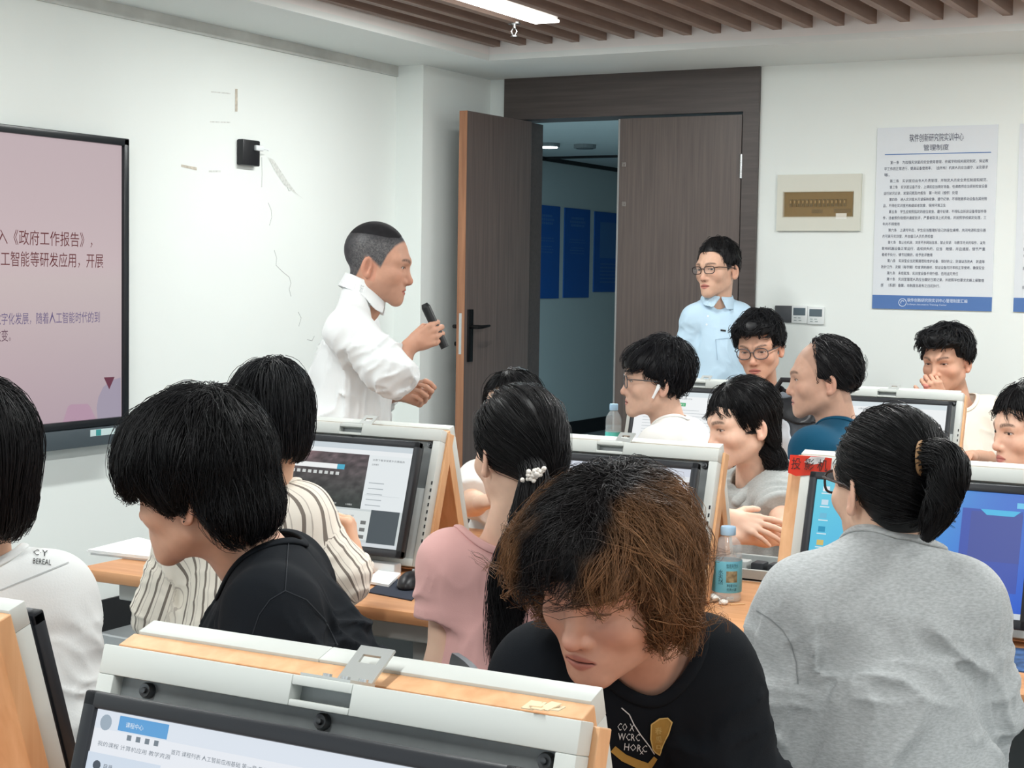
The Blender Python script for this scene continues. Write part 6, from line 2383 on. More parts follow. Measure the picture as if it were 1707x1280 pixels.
# 14 chin on hand
FIG['chin'] = person('person', 'man in a cream shirt by the back wall resting his chin on his hand', dict(
    seed=14, head=(1578, 601, 6.85), yaw=152, pitch=-7, roll=2, hs=1.10, skin=(202, 158, 134), face=dict(skin=(202, 158, 134), eye=0.3, frown=0.8, jaw=1.05, face=1.03), byaw=166, neck=(1596, 668, 0.05), shL=(1648, 690, 0.06), shR=(1540, 694, 0.05), hipz=0.56, lean=0.0,
    armR=((1530, 738, -0.06), (1570, 670, -0.12)), handR=dict(to=(1549, 628, -0.14), palmv=(-0.2, 0.9, 0.1), curl=((0.9, 1.1, 0.8),) * 4, spread=0.03, thumb=(0.7, 0.3), fine=True), armL=((1656, 765, 0.06), (1620, 760, -0.14)), handsize=1.0,
    top=dict(name='cream_shirt', mat=C_CREAM, g=0.026, slack=0.02, sleeve=0.85, sr=(0.078, 0.084, 0.06), fold=0.008, collar='crew', hem=0.48, res=0.007),
    hair=dict(r=(0.092, 0.106, 0.088), c=(-0.016, 0.050), extra=(((0, 0.05, 0.085), (0.08, 0.045, 0.04)),), y0=0.046, zf=0.058, burn=-0.008, zs=0.010, zb=-0.04, guides=450, kids=5, len=0.075, rad=0.0014, lift=0.020, lock=0.005, grav=0.1, hug=0.2, wild=0.5, lump=0.006, rgb=(20, 20, 23))))

# 15 right edge
FIG['edge'] = person('person', 'woman with long black hair at the right edge of the photo, face turned left', dict(
    seed=15, head=(1716, 716, 4.4), yaw=122, pitch=-4, hs=1.0, skin=(232, 190, 166), neckr=0.046, thin=0.88, face=dict(skin=(232, 190, 166), jaw=0.9, brow=0.7, eye=0.42, nose=0.98, lip=(192, 112, 108)), byaw=150, neck=(1730, 800, 0.02), shL=(1800, 832, 0.04), shR=(1668, 838, 0.08), hipz=0.56, lean=0.10,
    armL=((1815, 900, -0.05), (1740, 900, -0.2)), armR=((1650, 900, 0.0), (1700, 900, -0.2)),
    top=dict(name='white_top', mat=C_TEEW, g=0.02, slack=0.02, sleeve=0.8, sr=(0.066, 0.07, 0.05), fold=0.006, collar='crew', hem=0.47, res=0.008),
    hair=dict(r=(0.085, 0.104, 0.097), c=(-0.018, 0.036), extra=(((0, -0.045, -0.08), (0.082, 0.06, 0.10)),), y0=0.044, zf=0.052, arch=0.016, burn=-0.004, drop=0.02, zs=-0.13, zb=-0.16, guides=450, kids=6, len=0.18, rad=0.0009, lift=0.002, lock=0.005, grav=0.9, hug=0.6, wild=0.1, crown=(0.0, 0.03, 0.13), rgb=(22, 21, 23))))
# ------------------------------------------------------------------ marks on clothes
def drape(info, px, py):
    """world point where the line of sight through a pixel meets the cloth, lifted just off it"""
    fn = info['cloth']
    d = ray(px, py)
    base = (info['ms'] - CAM) @ CF
    t = np.full(len(px), base - 0.55) if hasattr(px, '__len__') else base - 0.55
    return None


def decal(info, verts, faces, name, material, off=0.0018):
    """verts in pixels; laid on the cloth surface as real geometry"""
    D = np.array([ray(x, y) for x, y in verts])
    t = np.full(len(D), float((info['ms'] - CAM) @ CF) - 0.5)
    for _ in range(60):
        P = (CAM + D * t[:, None]).astype(np.float32)
        t = t + np.clip(info['cloth'](P), -0.02, 0.05) * 0.6
    P = CAM + D * t[:, None]
    _, g = grad(info['cloth'], P.astype(np.float32))
    P = P + g * off - info['loc']
    me = bpy.data.meshes.new(name)
    me.from_pydata([tuple(p) for p in P], [], faces)
    me.update()
    return link_mesh(name, me, material, info['root'])


def text_px(s, x, y, size, width=None, rot=0.0, shear=0.0):
    V_, F_ = text_mesh_data(s, size)
    mn = V_[:, 0].min()
    sx = 1.0 if not width else width / (V_[:, 0].max() - mn)
    c, sn = math.cos(rot), math.sin(rot)
    out = []
    for p in V_:
        u, v = (p[0] - mn) * sx, p[1]
        out.append((x + c * u + sn * v, y + sn * u - c * v))
    return out, F_


def poly_px(pts, n=1):
    return list(pts), [tuple(range(len(pts)))]


def merge(*vf):
    V_, F_ = [], []
    for v, f in vf:
        b = len(V_)
        V_ += v
        F_ += [tuple(b + i for i in q) for q in f]
    return V_, F_


def strip_px(pts, w):
    if not isinstance(w, (list, tuple)):
        dense = []
        for (x0_, y0_), (x1_, y1_) in zip(pts[:-1], pts[1:]):
            k_ = max(1, int(math.hypot(x1_ - x0_, y1_ - y0_) / 5))
            dense += [(x0_ + (x1_ - x0_) * i / k_, y0_ + (y1_ - y0_) * i / k_) for i in range(k_)]
        pts = dense + [pts[-1]]
    V_, F_ = [], []
    for i, (x, y) in enumerate(pts):
        a = pts[max(i - 1, 0)]
        b = pts[min(i + 1, len(pts) - 1)]
        dx, dy = b[0] - a[0], b[1] - a[1]
        l = math.hypot(dx, dy) or 1
        ww = w[i] if isinstance(w, (list, tuple)) else w
        V_ += [(x - dy / l * ww / 2, y + dx / l * ww / 2), (x + dy / l * ww / 2, y - dx / l * ww / 2)]
    for i in range(len(pts) - 1):
        F_.append((2 * i, 2 * i + 1, 2 * i + 3, 2 * i + 2))
    return V_, F_


def fan_px(c, pts):
    V_ = [c] + list(pts)
    n = len(pts)
    return V_, [(0, 1 + i, 1 + (i + 1) % n) for i in range(n)]


INK_W = mat('print_white', (214, 214, 212), rough=0.8)
INK_K = mat('print_black', (30, 30, 32), rough=0.8)
INK_G = mat('print_gold', (176, 138, 66), rough=0.6)
INK_GD = mat('print_gold_light', (214, 184, 112), rough=0.6)
fb = FIG['brown']
sh = [(1086, 1206), (1100, 1197), (1114, 1196), (1121, 1203), (1116, 1220), (1106, 1242), (1099, 1257), (1090, 1248), (1085, 1230)]
decal(fb, *fan_px((1101, 1222), sh), 'gold_badge', INK_G)
decal(fb, *merge(strip_px(sh + sh[:1], 2.2), text_px('春', 1093, 1222, 13, rot=-0.1), text_px('風', 1094, 1236, 12, rot=-0.1), text_px('ロ', 1096, 1247, 9)), 'badge_stitching', INK_GD, 0.0026)
decal(fb, *merge(strip_px([(1036, 1179), (1049, 1190), (1057, 1207), (1068, 1224), (1083, 1243), (1092, 1256)], 1.8), text_px('CO X', 1029, 1216, 18, 28, 0.06), text_px('WCRC', 1030, 1232, 17, 36, 0.06), text_px('HORC', 1040, 1249, 17, 38, 0.10), text_px('x', 1066, 1256, 13)), 'chest_lettering', INK_W)
decal(fb, *merge(strip_px([(1022, 1247), (1040, 1262), (1062, 1272), (1082, 1277), (1094, 1262)], [12, 13, 14, 13, 8])), 'gold_band', INK_G)
fj = FIG['jacket']
decal(fj, *merge(text_px('C·Y', 55, 926, 14, 24, 0.10), text_px('BEREAL', 55, 940, 13, 30, 0.10)), 'back_lettering', INK_K)
decal(FIG['polo'], *poly_px([(1201, 549), (1210, 550), (1210, 553), (1201, 552)]), 'chest_mark', INK_K)
fp = FIG['polo']
decal(fp, *merge(strip_px([(1193, 566), (1230, 562)], 1.2), strip_px([(1193, 566), (1196, 600)], 1.0)), 'pocket_seam', mat('polo_seam', (158, 184, 204), rough=0.9))
for (bx, by) in ((1180, 527), (1178, 541)):
    decal(fp, *fan_px((bx, by), [(bx + 1.8 * math.cos(a), by + 1.8 * math.sin(a)) for a in [k * math.pi / 4 for k in range(8)]]), 'button', mat('button_white', (226, 232, 236), rough=0.4))
# seams of the black tee and the sweatshirt
SEAM_K = mat('seam_black', (33, 37, 43), rough=0.9)
decal(FIG['blacktee'], *merge(strip_px([(481, 900), (479, 930), (477, 960), (475, 985)], 1.6), strip_px([(475, 985), (450, 1000), (432, 1025), (420, 1060)], 1.6), strip_px([(475, 985), (510, 1000), (540, 1032), (562, 1075)], 1.6)), 'seam', SEAM_K, 0.0016)
SEAM_G = mat('seam_grey', (140, 144, 145), rough=0.9)
decal(FIG['grey'], *merge(strip_px([(1262, 1018), (1285, 1032), (1305, 1050), (1320, 1075), (1328, 1105), (1330, 1140)], 2.0)), 'seam', SEAM_G, 0.0016)
decal(fj, *strip_px([(0, 984), (40, 968), (80, 952), (114, 938)], 2.2), 'seam', mat('seam_pale', (186, 190, 190), rough=0.9), 0.0016)

# ------------------------------------------------------------------ things worn or held
fs = FIG['speaker']
for (side, wr, dd, n, hd) in fs['hands']:
    if side > 0:
        n = n - dd * (n @ dd)
        n = n / np.linalg.norm(n)
        tdir = np.cross(dd, n)
        g0 = wr + dd * 0.088 + n * 0.028
        A0 = Vector(g0 - tdir * 0.055)
        B0 = Vector(g0 + tdir * 0.088)
        mc = thing('microphone', 'slim black microphone held up in the speaker\'s right hand', 'microphone', tuple(g0))
        o0 = Vector(g0)
        MB().cyl(A0 - o0, B0 - o0, 0.0135, 0.0150, n=18).build('body', mat('mic_black', (18, 18, 20), rough=0.4), mc, True)
        dv = (B0 - A0).normalized()
        MB().cyl(B0 - o0, B0 - o0 + dv * 0.012, 0.0150, 0.010, n=18).build('grille', mat('mic_grille', (40, 40, 42), rough=0.6, metal=0.5), mc, True)

fe = FIG['earbud']
m = MB()
m.tube([(-0.082, -0.004, -0.012), (-0.088, 0.000, -0.020), (-0.089, 0.010, -0.040), (-0.089, 0.016, -0.052)], [0.0075, 0.0060, 0.0042, 0.0040], 8)
m.xf(fe['M'])
m.build('earbud', mat('earbud_white', (244, 244, 244), rough=0.25), fe['root'], True)
fpk = FIG['pink']
random.seed(4)
cpt = fpk['V']((889, 790, -0.168))
pearl = mat('pearl', (232, 226, 218), rough=0.25, coat=0.4)
m = MB()
for k in range(46):
    u, v = random.gauss(0, 1), random.gauss(0, 1)
    px_, py_ = 889 + max(-20, min(20, u * 9)), 791 + max(-11, min(11, v * 5)) - u * 1.2
    w = fpk['V']((px_, py_, -0.168 - 0.012 * random.random() + 0.00002 * (px_ - 889) ** 2))
    r_ = 0.0032 + 0.0018 * random.random()
    bmesh.ops.create_icosphere(m.bm, subdivisions=2, radius=r_, matrix=Matrix.Translation(Vector(w - fpk['loc'])))
m.build('pearl_hair_clip', pearl, fpk['root'], True)
fg = FIG['grey']
ring = [fg['V']((1536 + 4 * math.cos(a) * 1.2, 764 + 25 * math.sin(a), -0.115 + 0.022 * math.cos(a))) - fg['loc'] for a in [k * 2 * math.pi / 20 for k in range(20)]]
m = MB()
m.tube(ring, 0.0055, 8, closed=True)
m.build('hair_tie', mat('hair_tie_brown', (150, 116, 80), rough=0.7, bump=(300, 0.5, 0.002)), fg['root'], True)

# ------------------------------------------------------------------ seats
M_SEAT = mat('seat_grey_plastic', (96, 102, 108), rough=0.5)
M_LEG = mat('seat_leg_metal', (150, 153, 156), rough=0.3, metal=0.8)
M_TRANS = mat('translucent_plastic', (176, 184, 188), rough=0.3, alpha=0.62)


def stool(x, y, label, h=0.43):
    t = thing('stool', label, 'stool', (x, y, 0))
    MB().lathe([(0, h), (0.15, h), (0.165, h - 0.008), (0.165, h - 0.03), (0.15, h - 0.036), (0, h - 0.036)], 28).build('seat', M_SEAT, t, True)
    for k in range(4):
        a = math.pi / 4 + k * math.pi / 2
        MB().tube([(0.10 * math.cos(a), 0.10 * math.sin(a), h - 0.036), (0.165 * math.cos(a), 0.165 * math.sin(a), 0.0)], 0.011, 8).build('leg', M_LEG, t, True)
    m = MB()
    m.tube([(0.142 * math.cos(a), 0.142 * math.sin(a), 0.15) for a in [k * 2 * math.pi / 24 for k in range(24)]], 0.007, 6, closed=True)
    m.build('foot_ring', M_LEG, t, True)
    return t


def chair(x, y, rz, label, backmat, h=0.43, bt=0.80):
    t = thing('chair', label, 'chair', (x, y, 0), rz)
    MB().box((0, 0, h - 0.018), (0.38, 0.38, 0.035), 0.014).build('seat', M_SEAT, t, True)
    pts = []
    m = MB()
    n = 10
    R = 0.42
    for zz_, off in ((h + 0.10, 0.0), (h + 0.2, -0.012), (bt - 0.06, -0.03), (bt - 0.015, -0.036), (bt, -0.038)):
        sh_ = 1.0 if zz_ < bt - 0.03 else (0.94 if zz_ < bt - 0.005 else 0.84)
        pts.append([(0.20 * sh_ * (-1 + 2 * i / n), -0.19 + off - 0.03 * (1 - (-1 + 2 * i / n) ** 2), zz_) for i in range(n + 1)])
    F_ = [[m.bm.verts.new(p) for p in row] for row in pts]
    Bk = [[m.bm.verts.new((p[0], p[1] + 0.012, p[2])) for p in row] for row in pts]
    for a in range(len(pts) - 1):
        for i in range(n):
            m.bm.faces.new((F_[a][i], F_[a][i + 1], F_[a + 1][i + 1], F_[a + 1][i]))
            m.bm.faces.new((Bk[a][i + 1], Bk[a][i], Bk[a + 1][i], Bk[a + 1][i + 1]))
    for a in range(len(pts) - 1):
        m.bm.faces.new((F_[a][0], F_[a + 1][0], Bk[a + 1][0], Bk[a][0]))
        m.bm.faces.new((F_[a + 1][n], F_[a][n], Bk[a][n], Bk[a + 1][n]))
    for i in range(n):
        m.bm.faces.new((F_[-1][i], F_[-1][i + 1], Bk[-1][i + 1], Bk[-1][i]))
        m.bm.faces.new((F_[0][i + 1], F_[0][i], Bk[0][i], Bk[0][i + 1]))
    m.build('backrest', backmat, t, True)
    for sx in (-1, 1):
        MB().tube([(sx * 0.15, -0.17, h - 0.03), (sx * 0.16, -0.195, h + 0.04), (sx * 0.15, -0.205, h + 0.2)], 0.009, 8).build('back_post', M_LEG, t, True)
        for sy in (-1, 1):
            MB().tube([(sx * 0.16, sy * 0.16, h - 0.035), (sx * 0.185, sy * 0.19, 0)], 0.011, 8).build('leg', M_LEG, t, True)
    return t


for key, who in (('jacket', 'under the white jacket at the left edge'),                  ('pink', 'under the woman in pink'), ('hidden', 'under the woman half hidden behind the ponytail'), ('brown', 'under the brown haired man'), ('grey', 'under the woman in the grey sweatshirt'),
                 ('earbud', 'under the man with the earbud'), ('blackjacket', 'under the man in the black jacket'), ('teal', 'under the man in teal'), ('hoodie', 'under the woman in the hoodie'),
                 ('chin', 'under the man with chin on hand'), ('edge', 'under the woman at the right edge')):
    h = FIG[key]['hip']
    stool(h[0], h[1], 'round grey stool ' + who, 0.435)
h = FIG['blacktee']['hip']
chair(h[0] + 0.02, h[1] + 0.03, math.atan2(*FIG['blacktee']['bf'][:2]) * -1, 'dark grey plastic chair under the man in the black tee', M_SEAT, 0.425, 0.80)
h = FIG['stripe']['hip']
chair(h[0] - 0.03, h[1] - 0.11, math.radians(0), 'chair with translucent grey backrest under the person in the striped shirt', M_TRANS, 0.36, 0.73)

# ------------------------------------------------------------------ bottles
M_PET = mat('clear_plastic', (236, 246, 250), rough=0.06, alpha=0.22, spec=0.8)
M_WATER = mat('water', (222, 240, 246), rough=0.03, alpha=0.18, spec=0.6)
M_CAPB = mat('pale_blue_cap', (160, 198, 226), rough=0.4)
M_LABB = mat('blue_label', (112, 196, 222), rough=0.45)
M_LABT = mat('teal_label_print', (92, 206, 196), rough=0.45)


def bottle(loc, h, r, label, lab, near):
    t = thing('water_bottle', label, 'bottle', loc)
    rib = []
    N = 30
    for k in range(N + 1):
        z = 0.004 + (0.70 * h - 0.004) * k / N
        rib.append((r * (1 - 0.028 * (0.5 + 0.5 * math.cos(k * 1.6)) * (0 if 0.18 < k / N < 0.78 and near else 1)), z))
    prof = [(0.0, 0.006), (r * 0.6, 0.0), (r * 0.9, 0.001)] + rib + [(r * 0.93, 0.76 * h), (r * 0.72, 0.82 * h), (r * 0.48, 0.87 * h), (r * 0.42, 0.885 * h), (r * 0.42, 0.93 * h)]
    MB().lathe(prof, 32).build('body', M_PET, t, True)
    MB().lathe([(0, 0.008)] + [(a * 0.97, b) for a, b in rib[1:int(N * 0.9)]] + [(0, rib[int(N * 0.9) - 1][1])], 32).build('water', M_WATER, t, True)
    cp = MB()
    cp.lathe([(r * 0.50, 0.885 * h), (r * 0.53, 0.89 * h), (r * 0.53, 0.985 * h), (r * 0.48, h), (0, h)], 28)
    cp.build('cap', M_CAPB, t, True)
    z0, z1 = (0.13 * h, 0.55 * h) if near else (0.22 * h, 0.50 * h)
    MB().lathe([(r * 1.006, z0), (r * 1.012, z0 + 0.001), (r * 1.012, z1 - 0.001), (r * 1.006, z1)], 40).build('label', lab, t, True)
    # printing on the label, bent round the bottle towards the camera
    ang0 = math.atan2(-loc[1], -loc[0])

    def bent(V_, rr):
        return [((rr) * math.cos(ang0 + x / rr), (rr) * math.sin(ang0 + x / rr), z) for x, z in V_]
    if near:
        lh = z1 - z0
        for (nm, ma, items) in (('printed_text', mat('label_ink', (34, 72, 92), rough=0.6), [('饮用天然水', -0.002, z0 + 0.80 * lh, 0.012, 0.03), ('水', -0.0215, z0 + 0.60 * lh, 0.013, None), ('天', -0.0215, z0 + 0.44 * lh, 0.013, None), ('然', -0.0215, z0 + 0.28 * lh, 0.013, None), ('净含量 350ml', 0.000, z0 + 0.20 * lh, 0.008, 0.026), ('优质水源', 0.0, z0 + 0.07 * lh, 0.008, 0.024)]),):
            V2, F2 = [], []
            for s_, x_, z_, sz, wd2 in items:
                V_, f_ = text_mesh_data(s_, sz)
                mn = V_[:, 0].min()
                sx = 1.0 if not wd2 else wd2 / (V_[:, 0].max() - mn)
                b = len(V2)
                V2 += bent([(x_ + (p[0] - mn) * sx, z_ + p[1]) for p in V_], r * 1.022)
                F2 += [tuple(b + i for i in q) for q in f_]
            me = bpy.data.meshes.new(nm)
            me.from_pydata(V2, [], F2)
            me.update()
            link_mesh(nm, me, ma, t)
        g = MB()
        nx = 8
        for j in range(3):
            pass
        V2 = bent([(-0.002 + 0.028 * i / nx, z0 + (0.34 + 0.36 * j) * lh) for j in (0, 1) for i in range(nx + 1)], r * 1.020)
        me = bpy.data.meshes.new('label_picture')
        me.from_pydata(V2, [], [(i, i + 1, nx + 2 + i, nx + 1 + i) for i in range(nx)])
        link_mesh('label_picture', me, mat('label_picture', (150, 142, 112), rough=0.6, var=(90, 0.5)), t)
    else:
        V2 = bent([(-0.012 + 0.02 * i / 6, z0 + (0.25 + 0.5 * j) * (z1 - z0)) for j in (0, 1) for i in range(7)], r * 1.02)
        me = bpy.data.meshes.new('label_mark')
        me.from_pydata(V2, [], [(i, i + 1, 8 + i, 7 + i) for i in range(6)])
        link_mesh('label_mark', me, mat('label_pale', (214, 236, 240), rough=0.6), t)
    return t


q = atZ(1211, 1000, DESK_Z)
dq = (q - CAM) @ CF
bottle(tuple(q), 124 / FPX * dq, 24.5 / FPX * dq, 'clear water bottle with pale blue label and cap on the middle desk', M_LABB, True)
q = atY(1022, 740, 6.20)
zt = atY(1022, 673, 6.20)[2]
bottle((q[0], q[1], DESK_Z), zt - DESK_Z, 13.5 / FPX * ((q - CAM) @ CF), 'clear water bottle with teal label and light blue cap on the far desk', M_LABT, False)

# ------------------------------------------------------------------ small things on the desks


def on_desk(px, py, z=0.0):
    q = atZ(px, py, DESK_Z)
    return Vector((q[0], q[1], DESK_Z + z))


def crumple(px, py, r, label, group=None, seed=1):
    c = on_desk(px, py)
    t = thing('crumpled_tissue', label, 'tissue', tuple(c), 0, group)

    def fn(p):
        d = ell(p, (0, 0, r * 0.55), (r, r * 0.8, r * 0.6))
        d = d + r * 0.35 * (1 - np.abs(vnoise(p / r * 1.6, seed))) - r * 0.25 + r * 0.12 * vnoise(p / r * 4, seed + 1)
        return smax(d, -p[:, 2], 0.001)
    V_, Q_ = mesh_sdf(fn, np.array((-1.7 * r, -1.7 * r, -0.002)), np.array((1.7 * r, 1.7 * r, 1.7 * r)), r / 9)
    link_mesh('paper', mesh_np('paper', V_, Q_, None, False), mat('tissue_white', (236, 234, 228), rough=0.9), t)


crumple(1186, 1003, 0.017, 'larger crumpled white tissue at the left of the near water bottle foot', seed=3)
crumple(1206, 1008, 0.011, 'small crumpled white tissue right in front of the near water bottle', seed=5)
crumple(1217, 1003, 0.010, 'small crumpled white tissue touching the right foot of the near water bottle', seed=9)
a, b = on_desk(1170, 1004, 0.011), on_desk(1180, 986, 0.011)
t = thing('correction_tube', 'cream plastic tube lying on the desk beside the monitor frame', 'tube', tuple(a))
MB().cyl((0, 0, 0), b - a, 0.011, 0.008, n=14).build('barrel', mat('cream_tube', (222, 214, 198), rough=0.5), t, True)
dv = (b - a).normalized()
MB().cyl(b - a, (b - a) + dv * 0.02, 0.006, 0.003, n=12).build('tip', M_BLK, t, True)
a, b = on_desk(1217, 1009, 0.002), on_desk(1242, 1008, 0.002)
t = thing('toothpick', 'thin wooden stick on the desk in front of the water bottle', 'stick', tuple(a))
MB().cyl((0, 0, 0), b - a, 0.0014, n=8).build('stick', mat('pale_wood', (226, 190, 140), rough=0.6), t)

# papers at the left end of the middle desk
P4 = [on_desk(x, y) for x, y in ((148, 925), (232, 904), (275, 915), (262, 938))]
c = sum(P4, Vector()) / 4
t = thing('paper_stack', 'white booklet and loose papers at the left end of the middle desk', 'papers', tuple(c))
for k in range(4):
    m = MB()
    off = Vector((0.006 * math.sin(k * 2.1), 0.006 * math.cos(k * 1.3), 0))
    lo = [p - c + off + Vector((0, 0, 0.004 * k)) for p in P4]
    hi = [p + Vector((0, 0, 0.0035)) for p in lo]
    A = [m.bm.verts.new(p) for p in lo]
    Bv = [m.bm.verts.new(p) for p in hi]
    m.bm.faces.new(A[::-1]); m.bm.faces.new(Bv)
    for i in range(4):
        m.bm.faces.new((A[i], A[(i + 1) % 4], Bv[(i + 1) % 4], Bv[i]))
    m.build('sheet', mat('paper_white', (236, 238, 238), rough=0.7), t)

# mouse, pad, note and adapter by the striped shirt
P4 = [on_desk(x, y) for x, y in ((612, 988), (646, 964), (712, 976), (686, 1002))]
c = sum(P4, Vector()) / 4


def slab(name, P4, c, h, material, parent, z=0.0):
    m = MB()
    A = [m.bm.verts.new(p - c + Vector((0, 0, z))) for p in P4]
    Bv = [m.bm.verts.new(p - c + Vector((0, 0, z + h))) for p in P4]
    m.bm.faces.new(A[::-1]); m.bm.faces.new(Bv)
    for i in range(4):
        m.bm.faces.new((A[i], A[(i + 1) % 4], Bv[(i + 1) % 4], Bv[i]))
    return m.build(name, material, parent)


t = thing('mouse_pad', 'dark mouse pad under the black mouse on the middle desk', 'mouse pad', tuple(c))
slab('mat_sheet', P4, c, 0.003, mat('pad_dark', (46, 52, 66), rough=0.8), t)


def mouse(px, py, label, zoff, rz):
    c = on_desk(px, py, zoff)
    t = thing('computer_mouse', label, 'mouse', tuple(c), rz)

    def fn(p):
        d = ell(p, (0, 0, 0.004), (0.031, 0.055, 0.034))
        return smax(d, -p[:, 2], 0.004)
    V_, Q_ = mesh_sdf(fn, np.array((-0.05, -0.07, -0.004)), np.array((0.05, 0.07, 0.05)), 0.004)
    link_mesh('shell', mesh_np('shell', V_, Q_), M_BLK, t)
    MB().cyl((-0.003, 0.030, 0.0335), (0.003, 0.030, 0.0335), 0.006, n=12).build('wheel', M_GREYD, t, True)
    MB().tube([(0, 0.053, 0.008), (0.005, 0.09, 0.012), (-0.02, 0.14, 0.008), (-0.05, 0.18, 0.004)], 0.0017, 6).build('cord', M_BLK, t, True)


mouse(684, 980, 'black computer mouse on the dark pad by the pink sleeve', 0.003, 0.3)
P4 = [on_desk(x, y) for x, y in ((608, 974), (632, 955), (668, 961), (648, 981))]
c = sum(P4, Vector()) / 4 + Vector((0, 0, 0.0035))
t = thing('note_pad', 'small white note pad on the desk left of the black mouse', 'note pad', tuple(c))
slab('page', [p + Vector((0, 0, 0.0035)) for p in P4], c, 0.006, mat('paper_white', (236, 238, 238), rough=0.7), t)
c = on_desk(628, 953)
t = thing('adapter_box', 'flat white plastic box under the web page monitor', 'box', tuple(c), 0.0)
MB().box((0, 0, 0.014), (0.13, 0.035, 0.028), 0.005).build('case', M_WHITEP, t, True)
# right end of the middle desk
P4 = [on_desk(x, y) for x, y in ((1640, 1112), (1660, 1078), (1790, 1092), (1770, 1130))]
c = sum(P4, Vector()) / 4
t = thing('mouse_pad', 'blue patterned mouse pad at the right edge of the middle desk', 'mouse pad', tuple(c))
slab('mat_sheet', P4, c, 0.003, mat('pad_blue', (58, 88, 132), rough=0.7, var=(40, 0.5)), t)
P4 = [on_desk(x, y) for x, y in ((1672, 1062), (1690, 1044), (1790, 1052), (1775, 1074))]
c = sum(P4, Vector()) / 4
t = thing('note_pad', 'white papers at the right edge under the blue desktop monitor', 'papers', tuple(c))
slab('page', P4, c, 0.012, mat('paper_white', (236, 238, 238), rough=0.7), t)

# grey power tray in the desk gap beside the folded arms
q0, q1 = on_desk(1236, 974), on_desk(1296, 950)
c = (q0 + q1) / 2
t = thing('power_tray', 'grey metal power tray with black plugs behind the water bottle', 'tray', tuple(c))
m = MB()
m.b2((-0.09, -0.07, 0.0), (0.09, -0.06, 0.030), 0.002)
m.b2((-0.09, 0.06, 0.0), (0.09, 0.07, 0.045), 0.002)
m.b2((-0.09, -0.07, 0.0), (-0.08, 0.07, 0.035), 0.002)
m.b2((0.08, -0.07, 0.0), (0.09, 0.07, 0.035), 0.002)
m.b2((-0.09, -0.07, 0.0), (0.09, 0.07, 0.006))
m.build('tray', M_DESKG, t)
for k in range(3):
    MB().box((-0.05 + 0.045 * k, 0.01, 0.022), (0.034, 0.045, 0.032), 0.004).build('plug', M_DARK if k else M_DESKG, t, True)

# red paper on the monitor of the grey sweatshirt
sc_ = st_c
Mc = Matrix.Translation(sc_.location) @ Matrix.Rotation(-LEAN, 4, 'X')
t = thing('red_paper', 'torn red paper with black writing on the corner of the blue desktop monitor', 'paper', tuple(Mc @ Vector((-UW / 2 + 0.02, 0, UH))))
Mi = Matrix.Translation(-t.location) @ Mc
xs_ = -UW / 2 - 0.030
m = MB()
m.bm.faces.new([m.bm.verts.new(Mi @ Vector((xs_ + x, -0.0015, UH + z))) for x, z in ((0.0, -0.045), (0.02, -0.052), (0.06, -0.046), (0.10, -0.050), (0.10, -0.004), (0.06, -0.002), (0.0, -0.003))])
bmesh.ops.solidify(m.bm, geom=m.bm.faces[:], thickness=0.0006)
m.build('sheet', mat('red_paper', (226, 70, 50), rough=0.7), t)
text_obj('writing', [('投 影 机', 0.006, -0.034, 0.030, 'LEFT', 0.086)], Mi @ Matrix(((1, 0, 0, xs_), (0, 0, -1, -0.0030), (0, 1, 0, UH), (0, 0, 0, 1))), mat('marker_black', (36, 18, 16), rough=0.7), t)
m = MB()
m.bm.faces.new([m.bm.verts.new(Mi @ Vector((xs_ + x, -0.0026, UH + z))) for x, z in ((0.036, -0.018), (0.05, -0.004), (0.085, -0.003), (0.08, -0.016), (0.06, -0.022))])
bmesh.ops.solidify(m.bm, geom=m.bm.faces[:], thickness=0.0004)
m.build('torn_patch', mat('paper_white', (236, 238, 238), rough=0.7), t)

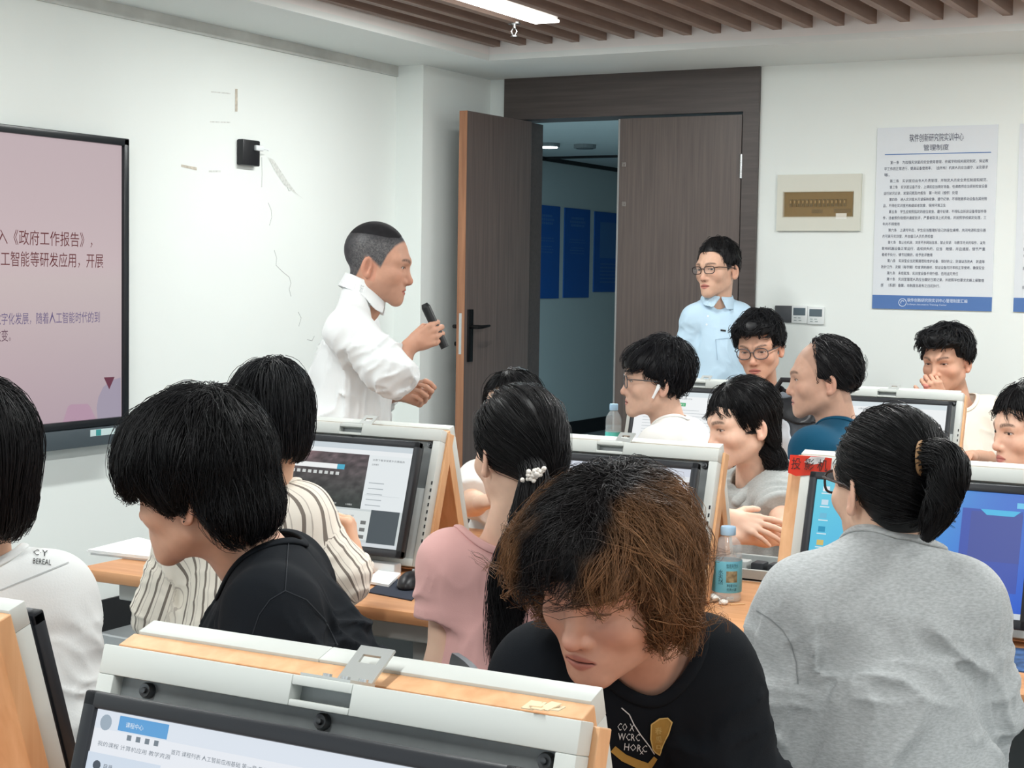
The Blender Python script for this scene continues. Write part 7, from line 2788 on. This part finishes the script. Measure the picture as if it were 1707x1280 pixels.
# peeling tape on the foreground monitor board
q = atZ(906, 1181, CAMZ - 0.43 * K + 0.004)
t = thing('torn_tape', 'scrap of peeling beige tape on top of the foreground monitor board', 'tape', tuple(q))
m = MB()
for k in range(5):
    m.box((-0.012 + 0.006 * k, 0.004 * math.sin(k * 2.3), 0.0015 + 0.0012 * (k % 2)), (0.012, 0.02, 0.0012), M=Matrix.Rotation(0.25 * math.sin(k * 1.7), 4, 'Z') @ Matrix.Rotation(0.12 * math.cos(k * 2.1), 4, 'X'))
m.build('strip', mat('beige_tape', (222, 200, 166), rough=0.6), t)

# backpack between the far rows
q = atY(1318, 728, 5.80)
bp = thing('backpack', 'grey, white and black backpack on the far desk behind the man in teal', 'bag', (q[0], q[1], DESK_Z))


def bag(p):
    d = ell(p, (0, 0, 0.17), (0.17, 0.10, 0.19))
    d = smin(d, ell(p, (0.10, -0.03, 0.16), (0.10, 0.09, 0.12)), 0.04)
    d = d + 0.010 * vnoise(p * 18, 4) + 0.008 * (1 - np.abs(vnoise(p * 26, 5)))
    return smax(d, 0.002 - p[:, 2], 0.01)


V_, Q_ = mesh_sdf(bag, np.array((-0.25, -0.2, -0.01)), np.array((0.3, 0.2, 0.42)), 0.009)
link_mesh('body', mesh_np('body', V_, Q_), mat('bag_grey', (84, 88, 94), rough=0.8, bump=(200, 0.3, 0.002)), bp)


def bag_panel(p):
    d = np.abs(bag(p) - 0.004) - 0.004
    sel = ell(p, (-0.05, -0.10, 0.17), (0.10, 0.10, 0.085)) + 0.02 * vnoise(p * 20, 7)
    return smax(d, sel, 0.004)


V_, Q_ = mesh_sdf(bag_panel, np.array((-0.25, -0.22, -0.01)), np.array((0.3, 0.2, 0.42)), 0.006)
link_mesh('white_panel', mesh_np('white_panel', V_, Q_), mat('bag_white', (206, 210, 216), rough=0.8), bp)


def bag_black(p):
    d = np.abs(bag(p) - 0.005) - 0.005
    sel = ell(p, (0.06, -0.08, 0.30), (0.13, 0.12, 0.06)) + 0.02 * vnoise(p * 16, 9)
    return smax(d, sel, 0.004)


V_, Q_ = mesh_sdf(bag_black, np.array((-0.25, -0.22, -0.01)), np.array((0.3, 0.2, 0.42)), 0.006)
link_mesh('black_flap', mesh_np('black_flap', V_, Q_), M_BLK, bp)
MB().tube([(-0.06, -0.05, 0.345), (-0.02, -0.06, 0.40), (0.05, -0.05, 0.40), (0.08, -0.04, 0.35)], 0.010, 8).build('handle', M_BLK, bp, True)
